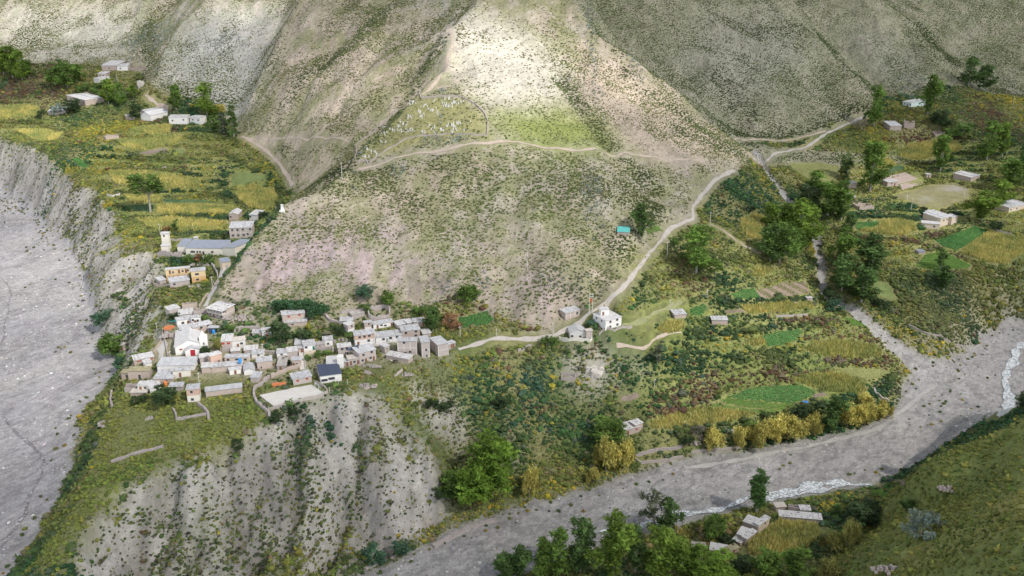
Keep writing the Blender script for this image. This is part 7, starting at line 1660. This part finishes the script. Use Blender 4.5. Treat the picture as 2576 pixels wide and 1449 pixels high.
def small_things():
    canopy('shade_canopy', 'turquoise shade sheet at the west end of the white L shaped house', 'A', [(735,520),(905,545),(915,500),(790,495)], [2.6, 3.2, 3.4, 2.4], RM['turq'])
    canopy('shade_canopy', 'dark blue shade net over the roof terrace by the meadow', 'C', [(350,905),(545,905),(560,850),(400,855)], [5.2, 5.4, 6.6, 5.6], RM['navy'])
    simple('brick_pile', 'brick pile', 'orange brick pile beside the long low grey house', 'E', 630, 735, lambda m: [m.box(-2.8 + i * 1.4, -.8, -.4, -1.45 + i * 1.4, .8, 1.1 + .15 * (i % 2)) for i in range(4)], mat('new_bricks', (.58, .20, .09), .15, 3), .15)
    simple('brick_pile', 'brick pile', 'orange bricks stacked under the turquoise shade sheet', 'A', 800, 575, lambda m: [m.box(-2.4 + i * 1.2, -1.2, -.4, -1.25 + i * 1.2, 1.2, .8 + .2 * (i % 2)) for i in range(4)], bpy.data.materials['new_bricks'], .1)
    simple('tarpaulin', 'tarpaulin', 'bright blue tarpaulin spread on a brown plot', '9', 915, 138, lambda m: (m.box(-1.7, -1.3, .05, .4, 1.2, .35), m.box(.401, -1.1, .05, 1.7, 1.4, .28)), mat('blue_tarpaulin', (.06, .22, .62), .1, 2), .2, .1)
    bl = mat('blue_plastic', (.05, .25, .58), .1, 2)
    for c, x, y, lab in (('A', 1510, 655, 'blue water barrel in the shed with the dark net'), ('A', 1948, 1250, 'blue water tank above the long low adobe house')):
        simple('water_tank', 'tank', lab, c, x, y, lambda m: (m.tube((0, 0, -.3), (0, 0, 1.5), .75, .7, 12), m.tube((0, 0, 1.5), (0, 0, 1.8), .69, .3, 12)), bl, 0, 0 if x < 1600 else 3.9)
    simple('water_tank', 'tank', 'orange water tank between stone shed and dotted zinc roof', 'D', 740, 745, lambda m: (m.tube((0, 0, -.3), (0, 0, 2.0), .75, .7, 12), m.tube((0, 0, 2.0), (0, 0, 2.5), .69, .3, 12)), mat('orange_plastic', (.62, .20, .07), .1, 2))
    simple('water_tank', 'tank', 'white water tank box on the dark blue roofed house', 'E', 1560, 660, lambda m: (m.box(-1.2, 9, 0, 1.2, 11.5, 7.2), m.tube((0, 10.2, 7.2), (0, 10.2, 7.6), .4, .4, 8)), WM['white'])
    # monument, stairs, bleachers, shed with net
    simple('monument', 'monument', 'small white monument on the crest of the spur', 'F', 2133, 178, lambda m: (m.box(-1.3, -1.3, -.6, 1.3, 1.3, .6), m.hexa([(-.75, -.75, .602), (.75, -.75, .602), (.75, .75, .602), (-.75, .75, .602)], [(-.45, -.45, 3.2), (.45, -.45, 3.2), (.45, .45, 3.2), (-.45, .45, 3.2)]), m.box(-.7, -.7, 3.202, .7, .7, 3.45)), WM['white'])
    a, b = cast(*c2p('B', 850, 1240))[0], cast(*c2p('B', 835, 965))[0]; d = b - a; n = 24; L = math.hypot(d[0], d[1])
    mb = MB(); [mb.box(-1.0, L * i / n, -1.5, 1.0, L * (i + 1) / n - .003, (b[2] - a[2]) * (i + 1) / n + .2) for i in range(n)]; [mb.hexa([(x, 0, -1), (x + .25, 0, -1), (x + .25, L, -1), (x, L, -1)], [(x, 0, .9), (x + .25, 0, .9), (x + .25, L, .9 + b[2] - a[2]), (x, L, .9 + b[2] - a[2])]) for x in (-1.253, 1.003)]
    o = mb.build('staircase', conc_m, None); o.location = (a[0], a[1], a[2]); o.rotation_euler = (0, 0, math.atan2(d[1], d[0]) - math.pi / 2); tag(o, 'long stone staircase climbing between the village houses', 'stairs')
    block_poly([(a[0] - 2, a[1]), (a[0] + 2, a[1]), (b[0] + 2, b[1]), (b[0] - 2, b[1])])
    f0, f1, z, dd, rt = front('3', 1650, 1432, 1840, 1385); Wd = float(np.hypot(*(f1 - f0))); mb = MB(); [mb.box(0, i * 1.9, -1, Wd * (1 - .02 * i), i * 1.9 + 1.897, .5 + i * .75) for i in range(8)]
    o = mb.build('grandstand', WM['adobe'], None); o.location = (f0[0], f0[1], z); o.rotation_euler = (0, 0, math.atan2(f1[1] - f0[1], f1[0] - f0[0])); tag(o, 'stepped earth grandstand above the football pitch', 'grandstand'); block_poly([(f0[0], f0[1]), (f1[0], f1[1]), (f1[0], f1[1] + 16), (f0[0], f0[1] + 16)])
    f0, f1, z, dd, rt = front('A', 1425, 655, 1588, 642); Wd = float(np.hypot(*(f1 - f0))); r = root_at('open_shed', f0[0], f0[1], z, 0.05, 'open shed with a dark net and zinc roof right of the church tower', 'shed')
    for i in range(3): MB().tube((Wd * i / 2, 0, -.5), (Wd * i / 2, 0, 2.6), .09, .08).build('post', bark, r)
    MB().box(-.3, -.4, 2.6, Wd + .3, 2.6, 2.72).build('roof', RM['zinc'], r); MB().box(.1, .02, 0, Wd * .45, .08, 2.5).build('net', RM['navy'], r); MB().box(0, 2.3, -.5, Wd, 2.5, 2.59).build('back_wall', WM['block'], r)
    # football goals
    for c, x, y, lab, ro in (('6', 1690, 55, 'thin goal frame at the left end of the football pitch', 1.2), ('6', 2120, 30, 'thin goal frame at the right end of the football pitch', 1.2)):
        simple('goal', 'goal', lab, c, x, y, lambda m: (m.box(-3, -.07, -.2, -2.86, .07, 2.4), m.box(2.86, -.07, -.2, 3, .07, 2.4), m.box(-2.859, -.07, 2.26, 2.859, .07, 2.4)), bpy.data.materials['white_paint'], ro)
    quad('horse', 'C', 1128, 935, (.035, .03, .03), 'black horse grazing at the top of the small meadow', 'horse', .15, 1.05, True)
    quad('goat', 'C', 1070, 915, (.62, .60, .56), 'white goat beside the black horse', 'goat', 2.9, .62, False)
    for c, x, y, rx, ry, n, lab in (('C', 660, 1100, 2.6, 1.2, 16, 'heap of pale rubble in the small meadow'), ('C', 640, 985, 7, .9, 40, 'row of pale stones in front of the brown door house'), ('C', 1280, 1120, 3.4, 1.6, 22, 'pile of white sheets and rubble at the meadow wall'), ('A', 870, 690, 6, 3, 60, 'heap of stones and old tyres above the church'),
        ('A', 1950, 400, 9, 4, 60, 'long scree heap right of the loggia house'), ('E', 2050, 740, 4, 1.6, 34, 'stone heap beside the path at the cliff edge'), ('F', 850, 1040, 7, 2, 46, 'rubble bank above the orange houses'), ('F', 790, 1390, 5, 2, 36, 'stone heap beside the orange house lane'), ('B', 2010, 700, 8, 3, 50, 'collapsed stones behind the street houses'), ('B', 1470, 780, 5, 2.4, 40, 'rubble ground left of the brick house'),
        ('D', 490, 1265, 1.6, 1.0, 7, 'single pale boulder group on the southern tongue'), ('7', 810, 300, 4, 3, 18, 'pinkish rock outcrop on the rim of the southern tongue'), ('9', 330, 350, 3.4, 2, 26, 'heap of pale stones behind the first golden willows'), ('9', 90, 445, 2.6, 1.4, 14, 'boulder beside the half bare bush'), ('1', 1240, 1265, 1.6, 1.0, 6, 'pale boulder above the wide maize field'),
        ('F', 1620, 850, 3.0, 2.0, 16, 'grey rock knob on the flank of the spur'), ('5', 1075, 600, 1.2, .9, 5, 'lone boulder in the middle of the mountain face'), ('9', 2030, 790, 6, 2, 26, 'rock outcrop high on the near hill'), ('9', 1580, 1400, 7, 2.4, 40, 'scree patch low on the near hill'), ('2', 780, 250, 5, 8, 40, 'dark edged rock outcrop on the crest of the peak')):
        simple('stone_heap', 'stones', lab, c, x, y, lambda m: heap(m, rx, ry, 1.1, n, int(x)), WM['stone'])['kind'] = 'stuff'
    # cave like clay knobs on the scrub slope
def clay():
    km = mat('pale_clay', (.47, .435, .39), .12, .5, bump=.2)
    for c, x, y, w, h, lab in (('5', 1915, 1390, 160, 110, 'big pale clay knob on the scrub slope'), ('1', 1060, 660, 60, 80, 'little pink clay bluff in the far hamlet')):
        px, py = c2p(c, x, y); p = cast(px, py)[0]; d = (H - p[2]) / rate(py); W_, h_ = w * CR[c][2] * d / F, h * CR[c][2] * d / F / .9
        v, f = ico(3); r = np.random.default_rng(int(x)); n = fbm(v[:, 0] * 9 + x, v[:, 2] * 3 + v[:, 1] * 9, 2.2, 500, 4)
        v = v * (1 + n[:, None] * .32); v[:, 2] = np.clip(v[:, 2], -.9, .62 + n * .2); v = v * (W_ * .5, W_ * .34, h_ * .62)
        o = mesh_np('clay_bluff', v, f, km, smooth=False); o.location = (p[0], p[1] + W_ * .26, p[2] + h_ * .12); tag(o, lab, 'bluff')
        block_poly([(p[0] - W_ * .4, p[1] - W_ * .1), (p[0] + W_ * .4, p[1] - W_ * .1), (p[0] + W_ * .4, p[1] + W_ * .5), (p[0] - W_ * .4, p[1] + W_ * .5)])

# ------------------------------------------------------------------ unseen clouds added overhead; gaps shaped to aim sunlight at chosen ground
def cloud_gobo():
    ALT = 900.0; k = ALT / SUNDIR.z; off = np.array((SUNDIR.x, SUNDIR.y)) * k
    n = 150; xs = np.linspace(-1900, 1900, n); X, Y = np.meshgrid(xs, xs + 200); T = np.full(X.shape, .16)
    def gap(px, py, rx, ry, t, c='0', p_=2.0):
        nonlocal T
        p = cast(px, py)[0]; kk = (ALT - p[2]) / SUNDIR.z; cx, cy = p[0] + SUNDIR.x * kk, p[1] + SUNDIR.y * kk
        g = np.exp(-((((X2 - cx) / rx) ** 2 + ((Y2 - cy) / ry) ** 2) ** (p_ / 2))); T2[:] = np.maximum(T2, t * g)
    # fine central part so that the gap has a crisp edge
    n2 = 300; xs2 = np.linspace(-300, 1450, n2); ys2 = np.linspace(-1100, 700, n2); X2, Y2 = np.meshgrid(xs2, ys2)
    e1, e2 = fbm(X2, Y2, 60, 601, 4) * 14, fbm(X2, Y2, 60, 611, 4) * 14; X2b, Y2b = X2, Y2
    T2 = np.full(X2.shape, .12); X2, Y2 = X2 + e1, Y2 + e2
    for g in GAPS: gap(*g)
    T2 = np.clip(T2, .0, 1); vs, fs, cs, base = [], [], [], 0
    th = 30 + 40 * (1 - T2) * (1 + fbm(X2b, Y2b, 120, 621, 4))
    for sgn in (0, 1):
        Zc = np.full(X2.shape, ALT) if sgn == 0 else ALT + th
        vs.append(np.stack([X2b.ravel(), Y2b.ravel(), Zc.ravel()], 1)); cs.append(np.repeat(T2.ravel()[:, None], 3, 1) ** .5)
        i = np.arange(n2 * n2).reshape(n2, n2); q = np.stack([i[:-1, :-1], i[:-1, 1:], i[1:, 1:], i[1:, :-1]], -1).reshape(-1, 4)
        fs.append(q + base if sgn else q[:, ::-1] + base); base += n2 * n2
    m, nt, b = new_mat('cloud_gobo'); b.inputs['Base Color'].default_value = (.9, .9, .9, 1); b.inputs['Roughness'].default_value = 1
    at = nt.nodes.new('ShaderNodeAttribute'); at.attribute_name = 'Col'; tr = nt.nodes.new('ShaderNodeBsdfTransparent'); mx = nt.nodes.new('ShaderNodeMixShader')
    nt.links.new(at.outputs['Fac'], mx.inputs[0]); nt.links.new(b.outputs[0], mx.inputs[1]); nt.links.new(tr.outputs[0], mx.inputs[2]); nt.links.new(mx.outputs[0], nt.nodes['Material Output'].inputs['Surface'])
    o = mesh_np('cloud_gobo', np.concatenate(vs), np.concatenate(fs), m, np.concatenate(cs), smooth=True); tag(o, 'unseen layer of clouds added to shade the valley, with shaped sun gaps', 'cloud_gobo', kind='structure')
GAPS = [(1285,165,76,74,.50,'0',2.6),(1310,110,100,90,.32,'0',2.2),(1390,335,95,50,.46,'0',2.2),(1560,230,80,70,.44),(1720,330,60,40,.36),(120,60,150,90,.38,'0',2.5),(690,40,50,60,.45,'0',2.5),(300,60,160,100,.34),(100,700,120,150,.32),(80,1000,110,120,.26),(150,350,120,110,.40),(430,450,110,90,.32),(480,620,110,90,.36),(600,900,110,90,.34),(900,880,100,80,.30),(1000,600,240,150,.26),(900,200,120,100,.26),(1950,900,240,150,.32),(2350,550,160,130,.30)]
for wl in WALLS: wall_strip(wl[0], wl[1], wl[2], wl[3], WM[wl[4]], wl[5])
court()
church(); loggia_house(); place_houses()
small_things(); poles(); graves(); clay()
place_fields()
place_scatter()
place_trees()
cloud_gobo()
